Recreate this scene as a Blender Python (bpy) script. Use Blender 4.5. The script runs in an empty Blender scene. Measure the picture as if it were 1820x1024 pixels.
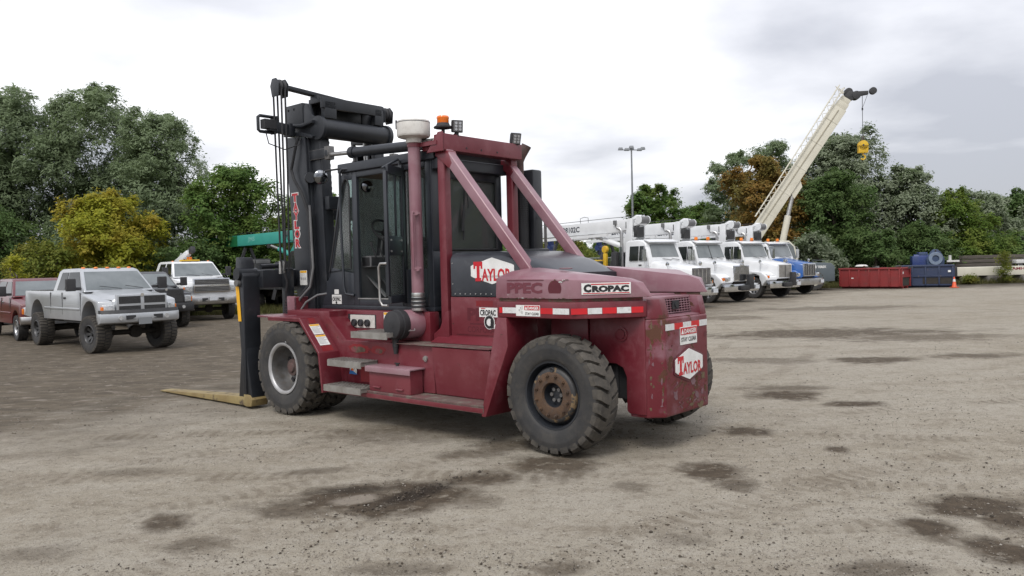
import bpy, bmesh, math, random
import numpy as np
from mathutils import Vector, Matrix
R = math.radians
scene = bpy.context.scene
col = scene.collection

# ------------------------------------------------------------------ camera
cam_d = bpy.data.cameras.new('camera')
cam = bpy.data.objects.new('camera', cam_d)
col.objects.link(cam)
cam_d.sensor_width = 36.0
cam_d.lens = 1410 / 1820 * 36.0
cam_d.clip_start = 0.1
cam_d.clip_end = 2000
cx_ = Vector((0.99969840, -0.00067980, -0.02454915))
cy_ = Vector((-0.02455856, -0.02767325, -0.9993153))
cz_ = Vector((0.0, 0.9996168, -0.02768161))
m3 = Matrix((cx_, -cy_, -cz_)).transposed()
cam.matrix_world = Matrix.Translation((0, 0, 1.95)) @ m3.to_4x4()
scene.camera = cam

# ------------------------------------------------------------------ world: overcast daylight
world = bpy.data.worlds.new('World')
scene.world = world
world.use_nodes = True
wn, wl = world.node_tree.nodes, world.node_tree.links
wn.clear()
SUN_EL, SUN_AZ = R(52), R(200)
wout = wn.new('ShaderNodeOutputWorld')
sky = wn.new('ShaderNodeTexSky'); sky.sky_type = 'NISHITA'; sky.sun_disc = False
sky.sun_elevation = SUN_EL; sky.sun_rotation = SUN_AZ
bg_sky = wn.new('ShaderNodeBackground'); bg_sky.inputs[1].default_value = 0.12
wl.new(sky.outputs[0], bg_sky.inputs[0])
tc = wn.new('ShaderNodeTexCoord')
sep = wn.new('ShaderNodeSeparateXYZ'); wl.new(tc.outputs['Generated'], sep.inputs[0])
# project the view direction on a cloud layer so that clouds flatten towards the horizon
zz = wn.new('ShaderNodeMath'); zz.operation = 'MAXIMUM'; zz.inputs[1].default_value = 0.0
wl.new(sep.outputs[2], zz.inputs[0])
za = wn.new('ShaderNodeMath'); za.operation = 'ADD'; za.inputs[1].default_value = 0.16
wl.new(zz.outputs[0], za.inputs[0])
dv = wn.new('ShaderNodeVectorMath'); dv.operation = 'DIVIDE'
cmb = wn.new('ShaderNodeCombineXYZ')
for k in range(3): wl.new(za.outputs[0], cmb.inputs[k])
wl.new(tc.outputs['Generated'], dv.inputs[0]); wl.new(cmb.outputs[0], dv.inputs[1])
mp = wn.new('ShaderNodeMapping'); mp.inputs['Scale'].default_value = (0.62, 0.62, 0.1)
mp.inputs['Location'].default_value = (0.3, 0.7, 0.4)
wl.new(dv.outputs[0], mp.inputs[0])
nz = wn.new('ShaderNodeTexNoise'); nz.inputs['Scale'].default_value = 1.0
nz.inputs['Detail'].default_value = 7; nz.inputs['Roughness'].default_value = 0.47
nz.inputs['Distortion'].default_value = 0.25
wl.new(mp.outputs[0], nz.inputs['Vector'])
cr = wn.new('ShaderNodeValToRGB')
cr.color_ramp.elements[0].position = 0.35; cr.color_ramp.elements[0].color = (1.0, 1.0, 1.005, 1)
cr.color_ramp.elements[1].position = 0.60; cr.color_ramp.elements[1].color = (0.375, 0.385, 0.425, 1)
e = cr.color_ramp.elements.new(0.455); e.color = (0.72, 0.722, 0.75, 1)
wl.new(nz.outputs['Fac'], cr.inputs[0])
bg_cl = wn.new('ShaderNodeBackground'); bg_cl.inputs[1].default_value = 1.0
zb_ = wn.new('ShaderNodeMath'); zb_.operation = 'MULTIPLY_ADD'; zb_.inputs[1].default_value = 1.15; zb_.inputs[2].default_value = 1.0
wl.new(zz.outputs[0], zb_.inputs[0])
vs_ = wn.new('ShaderNodeVectorMath'); vs_.operation = 'SCALE'
wl.new(cr.outputs[0], vs_.inputs[0]); wl.new(zb_.outputs[0], vs_.inputs['Scale']); wl.new(vs_.outputs[0], bg_cl.inputs[0])
wmix = wn.new('ShaderNodeMixShader'); wmix.inputs[0].default_value = 0.94
wl.new(bg_sky.outputs[0], wmix.inputs[1]); wl.new(bg_cl.outputs[0], wmix.inputs[2])
wl.new(wmix.outputs[0], wout.inputs[0])

sun_d = bpy.data.lights.new('sun', 'SUN')
sun_d.energy = 1.4; sun_d.angle = R(20); sun_d.color = (1.0, 0.965, 0.91)
sun = bpy.data.objects.new('sun', sun_d); col.objects.link(sun)
sd = Vector((math.sin(SUN_AZ) * math.cos(SUN_EL), math.cos(SUN_AZ) * math.cos(SUN_EL), math.sin(SUN_EL)))
sun.rotation_euler = (sd).to_track_quat('Z', 'Y').to_euler()
sun.location = (0, 0, 40)
scene.view_settings.view_transform = 'Standard'
scene.view_settings.look = 'None'
scene.view_settings.exposure = 0.42
scene.view_settings.gamma = 1.0
scene.view_settings.use_curve_mapping = False
scene.render.engine = 'CYCLES'
scene.cycles.max_bounces = 6
scene.cycles.transparent_max_bounces = 16
scene.cycles.use_denoising = True

# ------------------------------------------------------------------ materials
MATS = {}
def lin(v):
    v /= 255.0
    return v / 12.92 if v <= 0.04045 else ((v + 0.055) / 1.055) ** 2.4
def M(name, c, rough=0.5, metal=0.0, c2=None, scale=2.5, det=6, lo=0.35, hi=0.68, wear=None, wscale=6.0, wlo=0.62, whi=0.68,
      bump=0.0, bscale=60.0, coat=0.0, spec=0.5, emit=0, stretch=None, r2=None, dust=None, dlo=.5, dhi=.75):
    """Principled paint with two mottled tones, optional worn patches, optional dust and a fine bump."""
    m = bpy.data.materials.new(name); m.use_nodes = True
    n, l = m.node_tree.nodes, m.node_tree.links
    b = n['Principled BSDF']
    b.inputs['Roughness'].default_value = rough; b.inputs['Metallic'].default_value = metal
    b.inputs['Coat Weight'].default_value = coat; b.inputs['Coat Roughness'].default_value = 0.12
    b.inputs['Specular IOR Level'].default_value = spec
    t = n.new('ShaderNodeTexCoord'); vec = t.outputs['Object']
    if stretch:
        mpn = n.new('ShaderNodeMapping'); mpn.inputs['Scale'].default_value = stretch
        l.new(vec, mpn.inputs[0]); vec = mpn.outputs[0]
    def noise(sc, d=6, ro=.6):
        x = n.new('ShaderNodeTexNoise'); x.inputs['Scale'].default_value = sc; x.inputs['Detail'].default_value = d
        x.inputs['Roughness'].default_value = ro
        l.new(vec, x.inputs['Vector']); return x.outputs['Fac']
    def rng(s, a, bb, o0=0., o1=1.):
        r = n.new('ShaderNodeMapRange'); r.inputs[1].default_value = a; r.inputs[2].default_value = bb
        r.inputs[3].default_value = o0; r.inputs[4].default_value = o1
        l.new(s, r.inputs[0]); return r.outputs[0]
    def mixc(f, a, bb):
        x = n.new('ShaderNodeMix'); x.data_type = 'RGBA'
        l.new(f, x.inputs['Factor'])
        for s, i in ((a, 'A'), (bb, 'B')):
            k = [q for q in x.inputs if q.name == i and q.type == 'RGBA'][0]
            if isinstance(s, tuple): k.default_value = (*s, 1)
            else: l.new(s, k)
        return [q for q in x.outputs if q.type == 'RGBA'][0]
    cur = tuple(c)
    if c2: cur = mixc(rng(noise(scale, det), lo, hi), cur, tuple(c2))
    if dust: cur = mixc(rng(noise(scale * 2.3, 8, .7), dlo, dhi), cur, tuple(dust))
    if wear:
        f = rng(noise(wscale, 9, .68), wlo, whi)
        cur = mixc(f, cur, tuple(wear))
        rr = n.new('ShaderNodeMapRange'); l.new(f, rr.inputs[0]); rr.inputs[3].default_value = rough; rr.inputs[4].default_value = r2 or 0.85
        l.new(rr.outputs[0], b.inputs['Roughness'])
    if isinstance(cur, tuple): b.inputs['Base Color'].default_value = (*cur, 1)
    else: l.new(cur, b.inputs['Base Color'])
    if bump:
        bp = n.new('ShaderNodeBump'); bp.inputs['Strength'].default_value = bump; bp.inputs['Distance'].default_value = 0.01
        l.new(noise(bscale, 5), bp.inputs['Height']); l.new(bp.outputs[0], b.inputs['Normal'])
    if emit:
        b.inputs['Emission Color'].default_value = (*c, 1); b.inputs['Emission Strength'].default_value = emit
    MATS[name] = m
    return m
def glass(name, tint, rough=0.03, refl=1.0, spec_tint=(1, 1, 1), dust=0.0):
    m = bpy.data.materials.new(name); m.use_nodes = True
    n, l = m.node_tree.nodes, m.node_tree.links; n.clear()
    o = n.new('ShaderNodeOutputMaterial'); tr = n.new('ShaderNodeBsdfTransparent'); tr.inputs[0].default_value = (*tint, 1)
    g = n.new('ShaderNodeBsdfGlossy'); g.inputs['Roughness'].default_value = rough; g.inputs[0].default_value = (*spec_tint, 1)
    f = n.new('ShaderNodeFresnel'); f.inputs[0].default_value = 1.5
    a = n.new('ShaderNodeMath'); a.operation = 'MULTIPLY_ADD'; a.inputs[1].default_value = refl; a.inputs[2].default_value = 0.02
    l.new(f.outputs[0], a.inputs[0])
    x = n.new('ShaderNodeMixShader'); l.new(a.outputs[0], x.inputs[0]); l.new(tr.outputs[0], x.inputs[1]); l.new(g.outputs[0], x.inputs[2])
    df = n.new('ShaderNodeBsdfDiffuse'); df.inputs[0].default_value = (.6, .6, .58, 1)  # pale diffuse share mixed into the glass to brighten the panes
    y = n.new('ShaderNodeMixShader'); y.inputs[0].default_value = dust; l.new(x.outputs[0], y.inputs[1]); l.new(df.outputs[0], y.inputs[2])
    l.new(y.outputs[0], o.inputs[0]); MATS[name] = m; return m

RED = M('red paint', (0.112, 0.0098, 0.0175), 0.33, c2=(0.165, 0.036, 0.046), scale=1.3, dust=(0.205, 0.075, 0.085), dlo=.52, dhi=.82, wear=(0.058, 0.030, 0.022), wscale=5.5, wlo=.665, whi=.69, bump=.05, bscale=9)
REDF = M('faded red paint', (0.180, 0.068, 0.087), 0.33, c2=(0.265, 0.150, 0.175), scale=1.1, lo=.30, hi=.62, dust=(0.285, 0.20, 0.215), dlo=.48, dhi=.8, wear=(0.085, 0.045, 0.022), wscale=5, wlo=.69, whi=.71, bump=.05, bscale=9)
REDS = M('scraped red paint', (0.118, 0.012, 0.020), 0.40, c2=(0.195, 0.085, 0.105), scale=2.2, lo=.46, hi=.60, wear=(0.080, 0.030, 0.016), wscale=3.6, wlo=.575, whi=.60, bump=.12, bscale=12)
REDT = M('fresh red patch', (0.20, 0.009, 0.013), 0.4, c2=(0.15, 0.014, 0.02))
RUSTB = M('bare rusty steel', (0.065, 0.04, 0.025), 0.8, c2=(0.16, 0.105, 0.08), scale=9, wear=(0.165, 0.04, 0.046), wscale=8, wlo=.5, whi=.56, bump=.25, bscale=40)
RUST = M('orange rust', (0.092, 0.052, 0.028), 0.85, c2=(0.048, 0.029, 0.02), scale=9, dust=(.06, .05, .045), bump=.35, bscale=60)
TREADPLATE = M('dusty deck', (0.095, 0.066, 0.058), 0.8, c2=(0.125, 0.045, 0.048), scale=3, wear=(.135, .115, .095), wscale=7, wlo=.5, whi=.6, bump=.3, bscale=70)
BLK = M('black steel paint', (0.011, 0.0125, 0.0155), 0.40, c2=(0.022, 0.025, 0.031), scale=1.5, dust=(0.055, 0.056, 0.060), dlo=.58, dhi=.86, bump=.05, bscale=20)
BLKM = M('matte black', (0.014, 0.014, 0.016), 0.7, c2=(.03, .03, .033), bump=.1)
CAB = M('charcoal cab paint', (0.017, 0.020, 0.026), 0.36, c2=(0.032, 0.036, 0.044), scale=1.2, dust=(0.066, 0.068, 0.074), dlo=.6, dhi=.88, bump=.04, bscale=16)
HOODB = M('black hood paint', (0.016, 0.018, 0.023), 0.30, c2=(0.034, 0.037, 0.045), scale=1.6, dust=(0.075, 0.077, 0.085), dlo=.58, dhi=.82)
RUB = M('tyre rubber', (0.021, 0.021, 0.022), 0.72, c2=(0.040, 0.038, 0.036), scale=5, dust=(0.060, 0.053, 0.045), dlo=.50, dhi=.80, bump=.15, bscale=80)
TREAD = M('dusty tread rubber', (0.034, 0.031, 0.0275), 0.85, c2=(0.066, 0.059, 0.050), scale=6, dust=(0.098, 0.086, 0.070), dlo=.42, dhi=.75, bump=.25, bscale=60)
GROOVE = M('tread groove', (0.022, 0.020, 0.018), 0.9, c2=(.045, .04, .034), scale=8)
SILV = M('silver wheel paint', (0.42, 0.42, 0.43), 0.42, metal=.35, c2=(0.30, 0.295, 0.29), scale=5, dust=(.16, .14, .12), dlo=.55, dhi=.85)
GREYW = M('grey wheel', (0.17, 0.17, 0.172), 0.5, metal=.3, c2=(0.09, 0.085, 0.08), scale=5, dust=(.12, .10, .085))
HUBR = M('hub rust red', (0.10, 0.055, 0.05), 0.7, c2=(.06, .045, .04), scale=12, bump=.2)
STEELB = M('worn bright steel', (0.55, 0.55, 0.54), 0.38, metal=.85, c2=(0.38, 0.37, 0.36), scale=7)
GALV = M('galvanised grating', (0.31, 0.30, 0.28), 0.5, metal=.35, c2=(0.20, 0.185, 0.165), scale=7)
MIRG = M('mirror face', (.40, .41, .43), .06, metal=1.0, c2=(.05, .055, .06), scale=4)
CHROME = M('chrome', (0.72, 0.73, 0.75), 0.12, metal=1.0, c2=(.55, .56, .58), scale=3)
FORKY = M('worn yellow fork', (0.26, 0.20, 0.085), 0.6, c2=(0.19, 0.135, 0.055), scale=3, wear=(0.075, 0.055, 0.036), wscale=3.5, wlo=.56, whi=.66, bump=.15)
YEL = M('yellow', (0.62, 0.40, 0.02), 0.5, c2=(.5, .3, .02))
YELR = M('yellow reflector', (0.72, 0.38, 0.015), 0.4)
WHT = M('white vinyl', (0.74, 0.74, 0.73), 0.45, c2=(.62, .62, .6), scale=9)
OFFW = M('aged white sticker', (0.62, 0.62, 0.60), 0.5, c2=(.5, .5, .48), scale=20)
DREF = M('white reflective tape', (0.66, 0.67, 0.67), 0.35, c2=(.56, .57, .57), scale=14, dust=(.4, .38, .36))
RREF = M('red reflective tape', (0.56, 0.010, 0.018), 0.35, c2=(.45, .015, .02), scale=9)
LRED = M('red lettering', (0.50, 0.012, 0.022), 0.4, c2=(.42, .02, .03), scale=8)
LBLK = M('black lettering', (0.012, 0.012, 0.013), 0.5)
LGREY = M('grey print', (0.3, 0.3, 0.3), 0.6)
GHOST = M('unfaded paint ghost', (0.135, 0.034, 0.048), 0.4, c2=(0.125, 0.026, 0.04), scale=6)
GHOST3 = M('faint paint ghost', (0.088, 0.008, 0.015), 0.4, c2=(.10, .012, .02), scale=6)
GHOST2 = M('dark paint ghost', (0.080, 0.010, 0.018), 0.4, c2=(.10, .016, .024), scale=6)
ORG = M('amber lens', (0.85, 0.19, 0.01), 0.2, c2=(.7, .14, .01), coat=.6)
LENS = M('lamp lens', (0.55, 0.57, 0.6), 0.1, metal=.5, c2=(.35, .37, .4), scale=30)
ALUW = M('dull white plastic', (0.60, 0.585, 0.55), 0.5, c2=(.5, .48, .45), scale=5, dust=(.4, .38, .35))
GLS = glass('cab glass', (0.84, 0.93, 0.91), refl=1.0, dust=.05)
GLW = glass('windscreen with painted glare', (0.70, 0.80, 0.78), refl=1.2, dust=.30)  # strong pale diffuse share paints glare into the windscreen
GLD = glass('dark glass', (0.30, 0.36, 0.36), refl=1.1)
VIN = M('black vinyl seat', (0.016, 0.016, 0.018), 0.5, c2=(.03, .03, .03))
GRYP = M('grey plastic', (0.10, 0.10, 0.105), 0.55, c2=(.16, .16, .16))
BROWN = M('brown headliner', (0.11, 0.075, 0.055), .8, c2=(.16, .12, .09))

# ------------------------------------------------------------------ mesh builder
class MB:
    def __init__(s, off=(0, 0, 0)): s.v = []; s.f = []; s.mi = []; s.mats = []; s.off = Vector(off)
    def mid(s, m):
        if m not in s.mats: s.mats.append(m)
        return s.mats.index(m)
    def add(s, vs, fs, m):
        b = len(s.v); k = s.mid(m)
        s.v += [tuple(x) for x in vs]
        for f in fs: s.f.append(tuple(i + b for i in f)); s.mi.append(k)
        return s
    def box(s, x0, x1, y0, y1, z0, z1, m):
        return s.add([(x, y, z) for x in (x0, x1) for y in (y0, y1) for z in (z0, z1)],
                     [(0, 1, 3, 2), (4, 6, 7, 5), (0, 4, 5, 1), (2, 3, 7, 6), (0, 2, 6, 4), (1, 5, 7, 3)], m)
    def hexa(s, p, m):   # 8 points: bottom ring then top ring
        return s.add(p, [(3, 2, 1, 0), (4, 5, 6, 7), (0, 1, 5, 4), (1, 2, 6, 5), (2, 3, 7, 6), (3, 0, 4, 7)], m)
    def beam(s, a, b, w, h, m, up=(0, 0, 1), w2=None, h2=None):
        a, b = Vector(a), Vector(b); d = (b - a).normalized(); up = Vector(up)
        sd = d.cross(up).normalized(); u = sd.cross(d)
        w2 = w2 or w; h2 = h2 or h
        p = []
        for c, ww, hh in ((a, w, h), (b, w2, h2)):
            for q, r in ((-1, -1), (1, -1), (1, 1), (-1, 1)): p.append(c + sd * (q * ww / 2) + u * (r * hh / 2))
        return s.hexa(p, m)
    def prism(s, poly, axis, a, b, m, n=1, warp=None):
        """closed polygon in the two other axes, extruded along axis from a to b in n slices"""
        k = len(poly); vs = []
        for i in range(n + 1):
            t = a + (b - a) * i / n
            for p, q in poly:
                v = {'x': (t, p, q), 'y': (p, t, q), 'z': (p, q, t)}[axis]
                vs.append(warp(*v) if warp else v)
        fs = [tuple(range(k))[::-1], tuple(range(n * k, n * k + k))]
        for i in range(n):
            for j in range(k):
                j2 = (j + 1) % k
                fs.append((i * k + j, i * k + j2, i * k + k + j2, i * k + k + j))
        return s.add(vs, fs, m)
    def cyl(s, a, b, r, m, r2=None, n=16, caps=True):
        a, b = Vector(a), Vector(b); d = (b - a).normalized()
        q = d.to_track_quat('Z', 'Y'); X = q @ Vector((1, 0, 0)); Y = q @ Vector((0, 1, 0)); r2 = r if r2 is None else r2
        vs = []
        for c, rr in ((a, r), (b, r2)):
            for i in range(n):
                t = 2 * math.pi * i / n; vs.append(c + X * (rr * math.cos(t)) + Y * (rr * math.sin(t)))
        fs = [(i, (i + 1) % n, n + (i + 1) % n, n + i) for i in range(n)]
        if caps: fs += [tuple(range(n))[::-1], tuple(range(n, 2 * n))]
        return s.add(vs, fs, m)
    def lathe(s, prof, c, ax, m, n=32, closed=False):
        """prof: (radius, along) pairs"""
        c = Vector(c); d = Vector(ax).normalized(); q = d.to_track_quat('Z', 'Y'); X = q @ Vector((1, 0, 0)); Y = q @ Vector((0, 1, 0))
        vs = []; k = len(prof)
        for r, t in prof:
            for i in range(n):
                a = 2 * math.pi * i / n; vs.append(c + d * t + X * (r * math.cos(a)) + Y * (r * math.sin(a)))
        fs = []
        for j in range(k - 1 + (1 if closed else 0)):
            j2 = (j + 1) % k
            for i in range(n):
                i2 = (i + 1) % n; fs.append((j * n + i, j * n + i2, j2 * n + i2, j2 * n + i))
        return s.add(vs, fs, m)
    def tube(s, pts, r, m, n=8, closed=False):
        pts = [Vector(p) for p in pts]; k = len(pts); vs = []; prev = None
        for i, p in enumerate(pts):
            a = pts[i - 1] if (i > 0 or closed) else p; b = pts[(i + 1) % k] if (i < k - 1 or closed) else p
            d = (b - a).normalized()
            if prev is None:
                up = Vector((0, 0, 1)) if abs(d.z) < .9 else Vector((1, 0, 0)); X = d.cross(up).normalized()
            else:
                X = (prev - d * prev.dot(d)).normalized()
            prev = X; Y = d.cross(X)
            rr = r[i] if isinstance(r, (list, tuple)) else r
            for j in range(n):
                t = 2 * math.pi * j / n; vs.append(p + X * (rr * math.cos(t)) + Y * (rr * math.sin(t)))
        fs = []
        for i in range(k - (0 if closed else 1)):
            i2 = (i + 1) % k
            for j in range(n):
                j2 = (j + 1) % n; fs.append((i * n + j, i * n + j2, i2 * n + j2, i2 * n + j))
        if not closed: fs += [tuple(range(n))[::-1], tuple(range((k - 1) * n, k * n))]
        return s.add(vs, fs, m)
    def slab(s, pts, nrm, th, m):
        """flat polygon pts (3d) thickened along nrm"""
        nn = Vector(nrm).normalized() * th; k = len(pts); p = [Vector(q) for q in pts]
        fs = [tuple(range(k))[::-1], tuple(range(k, 2 * k))] + [(j, (j + 1) % k, k + (j + 1) % k, k + j) for j in range(k)]
        return s.add(p + [q + nn for q in p], fs, m)
    def xf(s, i0, mat):
        for i in range(i0, len(s.v)): s.v[i] = tuple(mat @ Vector(s.v[i]))
        return s
    def mesh(s, name, bevel=0.0, smooth=35, seg=2, bang=30):
        me = bpy.data.meshes.new(name)
        o = s.off
        me.from_pydata([(x + o.x, y + o.y, z + o.z) for x, y, z in s.v], [], s.f)
        for m in s.mats: me.materials.append(m)
        me.polygons.foreach_set('material_index', s.mi)
        bm = bmesh.new(); bm.from_mesh(me)
        bmesh.ops.recalc_face_normals(bm, faces=bm.faces)
        if bevel:
            es = [e for e in bm.edges if len(e.link_faces) == 2 and e.calc_face_angle(0) > R(bang)]
            bmesh.ops.bevel(bm, geom=es, offset=bevel, segments=seg, affect='EDGES', clamp_overlap=True, profile=.6)
        if smooth:
            for f in bm.faces: f.smooth = True
            for e in bm.edges:
                if len(e.link_faces) == 2 and e.calc_face_angle(0) > R(smooth): e.smooth = False
        bm.to_mesh(me); bm.free()
        return me
def OBJ(name, mb, parent=None, bevel=0.0, smooth=35, seg=2, bang=30, label=None, kind=None, loc=None, rot=None):
    me = mb if isinstance(mb, bpy.types.Mesh) else mb.mesh(name, bevel, smooth, seg, bang)
    o = bpy.data.objects.new(name, me); col.objects.link(o)
    if parent: o.parent = parent
    if label: o['label'] = label
    if kind: o['kind'] = kind
    if loc: o.location = loc
    if rot: o.rotation_euler = rot
    return o
def THING(name, label, cat, loc=(0, 0, 0), rz=0.0, group=None):
    o = bpy.data.objects.new(name, None); col.objects.link(o); o.empty_display_size = .3
    o.location = loc; o.rotation_euler = (0, 0, rz); o['label'] = label; o['category'] = cat
    if group: o['group'] = group
    return o
def TAG(o, label, cat, group=None):
    o['label'] = label; o['category'] = cat
    if group: o['group'] = group
    return o
def copy_tree(o, parent=None):
    c = o.copy(); col.objects.link(c)
    if parent: c.parent = parent
    for ch in o.children: copy_tree(ch, c)
    return c
# flat lettering -----------------------------------------------------
_TXT = {}
def glyphs(text, bold=0.02):
    key = (text, bold)
    if key not in _TXT:
        cu = bpy.data.curves.new('txt', 'FONT'); cu.body = text; cu.size = 1; cu.offset = bold; cu.extrude = 0; cu.resolution_u = 2
        ob = bpy.data.objects.new('txt', cu); col.objects.link(ob)
        bpy.context.view_layer.update()
        me = bpy.data.meshes.new_from_object(ob.evaluated_get(bpy.context.evaluated_depsgraph_get()))
        vs = [v.co.copy() for v in me.vertices]; fs = [tuple(p.vertices) for p in me.polygons]
        bpy.data.objects.remove(ob); bpy.data.curves.remove(cu); bpy.data.meshes.remove(me)
        x0 = min(v.x for v in vs); x1 = max(v.x for v in vs); y0 = min(v.y for v in vs); y1 = max(v.y for v in vs)
        _TXT[key] = ([((v.x - x0) / (x1 - x0), (v.y - y0) / (y1 - y0)) for v in vs], fs)
    return _TXT[key]
def text(mb, s, o, U, V, w, h, m, bold=0.02, slant=0.0):
    """lettering s with lower left corner at o, width w along U and height h along V, thin solid"""
    vs, fs = glyphs(s, bold); o, U, V = Vector(o), Vector(U).normalized(), Vector(V).normalized()
    N = U.cross(V).normalized()
    mb.add([o + U * (u * w + slant * v * h) + V * (v * h) + N * 0.0015 for u, v in vs], fs, m)
# ================================================================== GROUND
def vnoise(x, y, seed, n=512):
    rs = np.random.RandomState(seed); g = rs.rand(n, n)
    xi = np.floor(x).astype(int); yi = np.floor(y).astype(int); fx = x - xi; fy = y - yi
    fx = fx * fx * (3 - 2 * fx); fy = fy * fy * (3 - 2 * fy)
    a = g[xi % n, yi % n]; b = g[(xi + 1) % n, yi % n]; c = g[xi % n, (yi + 1) % n]; d = g[(xi + 1) % n, (yi + 1) % n]
    return (a * (1 - fx) + b * fx) * (1 - fy) + (c * (1 - fx) + d * fx) * fy
def ground_mesh():
    xs = np.concatenate([[-420, -200, -100, -60, -40, -28, -20, -15, -11], np.arange(-8, 9, .075), [10, 11.5, 13, 15, 18, 22, 28, 36, 48, 70, 110, 220, 420]])
    ys = np.concatenate([[-120, -60, -25, -10, -2, 1.5, 3.0], np.arange(4.2, 13.0, .06), np.arange(13, 20, .25), [20.5, 21.5, 23, 25, 28, 32, 38, 46, 58, 75, 100, 150, 250, 420]])
    X, Y = np.meshgrid(xs, ys, indexing='ij')
    Z = (vnoise(X * 1.1 + 50, Y * 1.1 + 50, 1) - .5) * .016 + (vnoise(X * 4 + 90, Y * 4 + 90, 2) - .5) * .012 + (vnoise(X * 11 + 90, Y * 11 + 90, 3) - .5) * .007
    # muddy ruts churned by tyres in front of the forklift
    u = np.array([.62, .79]); u /= np.hypot(*u); px, py = X + .92, Y - 6.80
    al = px * u[0] + py * u[1]; ac = -px * u[1] + py * u[0]
    env = np.exp(-(al / .42) ** 4) * np.exp(-(ac / .16) ** 2)
    Z += env * (.016 * np.sin(al * 46) * np.cos(ac * 22) + .022 * (vnoise(X * 26, Y * 26, 5) - .55))
    for cx0, cy0, rr in ((-2.74, 6.17, .22), (3.30, 6.1, .22), (3.28, 8.03, .12), (2.66, 9.02, .2), (3.3, 5.2, .2)):
        Z += np.exp(-((X - cx0) ** 2 + (Y - cy0) ** 2) / rr ** 2) * .022 * (vnoise(X * 18, Y * 18, 7) - .5)
    far = np.clip((np.maximum(np.abs(X) - 9, 0) + np.maximum(Y - 19, 0) + np.maximum(3 - Y, 0)) / 3, 0, 1)
    Z = Z * (1 - far) - .004
    nx, ny = X.shape
    co = np.stack([X.ravel(), Y.ravel(), Z.ravel()], 1).astype(np.float32)
    i = np.arange(nx - 1)[:, None] * ny + np.arange(ny - 1)[None]
    q = np.stack([i, i + ny, i + ny + 1, i + 1], -1).reshape(-1, 4)
    return quad_mesh('ground', co, q, True)
def quad_mesh(name, co, q, smooth=False):
    me = bpy.data.meshes.new(name); k = q.shape[1]
    me.vertices.add(len(co)); me.vertices.foreach_set('co', np.ascontiguousarray(co, np.float32).ravel())
    me.loops.add(q.size); me.loops.foreach_set('vertex_index', np.ascontiguousarray(q, np.int32).ravel())
    me.polygons.add(len(q)); me.polygons.foreach_set('loop_start', np.arange(0, q.size, k, dtype=np.int32))
    if smooth: me.polygons.foreach_set('use_smooth', np.ones(len(q), bool))
    me.update(calc_edges=True); return me
PATCH = [(-1.23, 6.64, 0.91, 0.46, 0.9), (-0.85, 6.86, 0.33, 0.40, 1.4), (-1.85, 6.46, 0.33, 0.34, 0.7), (-0.35, 7.27, 0.31, 0.27, 0.8), (-2.74, 6.17, 0.2, 0.23, 0.8), (-2.32, 5.66, 0.26, 0.17, 0.6), (0.34, 7.66, 0.46, 0.48, 0.8), (1.0, 6.93, 0.15, 0.18, 0.5), (1.84, 7.31, 0.32, 0.32, 0.85), (1.91, 6.85, 0.2, 0.21, 0.7), (3.28, 8.03, 0.14, 0.17, 0.8), (3.87, 11.32, 0.51, 0.42, 0.9), (4.56, 10.57, 0.41, 0.29, 0.9), (2.66, 9.02, 0.27, 0.24, 0.9), (4.14, 11.96, 0.63, 0.31, 0.6), (3.5, 6.03, 0.4, 0.32, 0.9), (3.62, 5.75, 0.29, 0.29, 0.9), (2.94, 5.56, 0.22, 0.28, 0.9), (3.2, 5.15, 0.26, 0.24, 0.9), (6.89, 14.98, 0.88, 0.49, 0.8), (8.99, 15.28, 0.88, 0.43, 0.7), (8.06, 20.71, 3.15, 1.42, 0.75), (9.79, 18.93, 2.12, 0.92, 0.6), (4.79, 15.42, 1.03, 0.52, 0.5), (0.28, 5.03, 0.21, 0.13, 0.6), (2.25, 4.92, 0.27, 0.18, 0.6), (-1.45, 9.38, 0.87, 0.65, 0.5), (-0.1, 8.63, 0.43, 0.38, 0.6), (-1.96, 7.67, 0.34, 0.15, 0.5), (-3.79, 7.84, 0.43, 0.16, 0.4), (-0.34, 8.27, 0.41, 0.25, 0.5), (12.47, 30.85, 3.54, 1.39, 0.5), (7.46, 27.03, 1.19, 1.07, 0.5), (-3.39, 5.49, 0.27, 0.22, 0.4), (-0.82, 5.12, 0.33, 0.14, 0.5), (1.1, 5.52, 0.24, 0.14, 0.35)]
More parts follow.
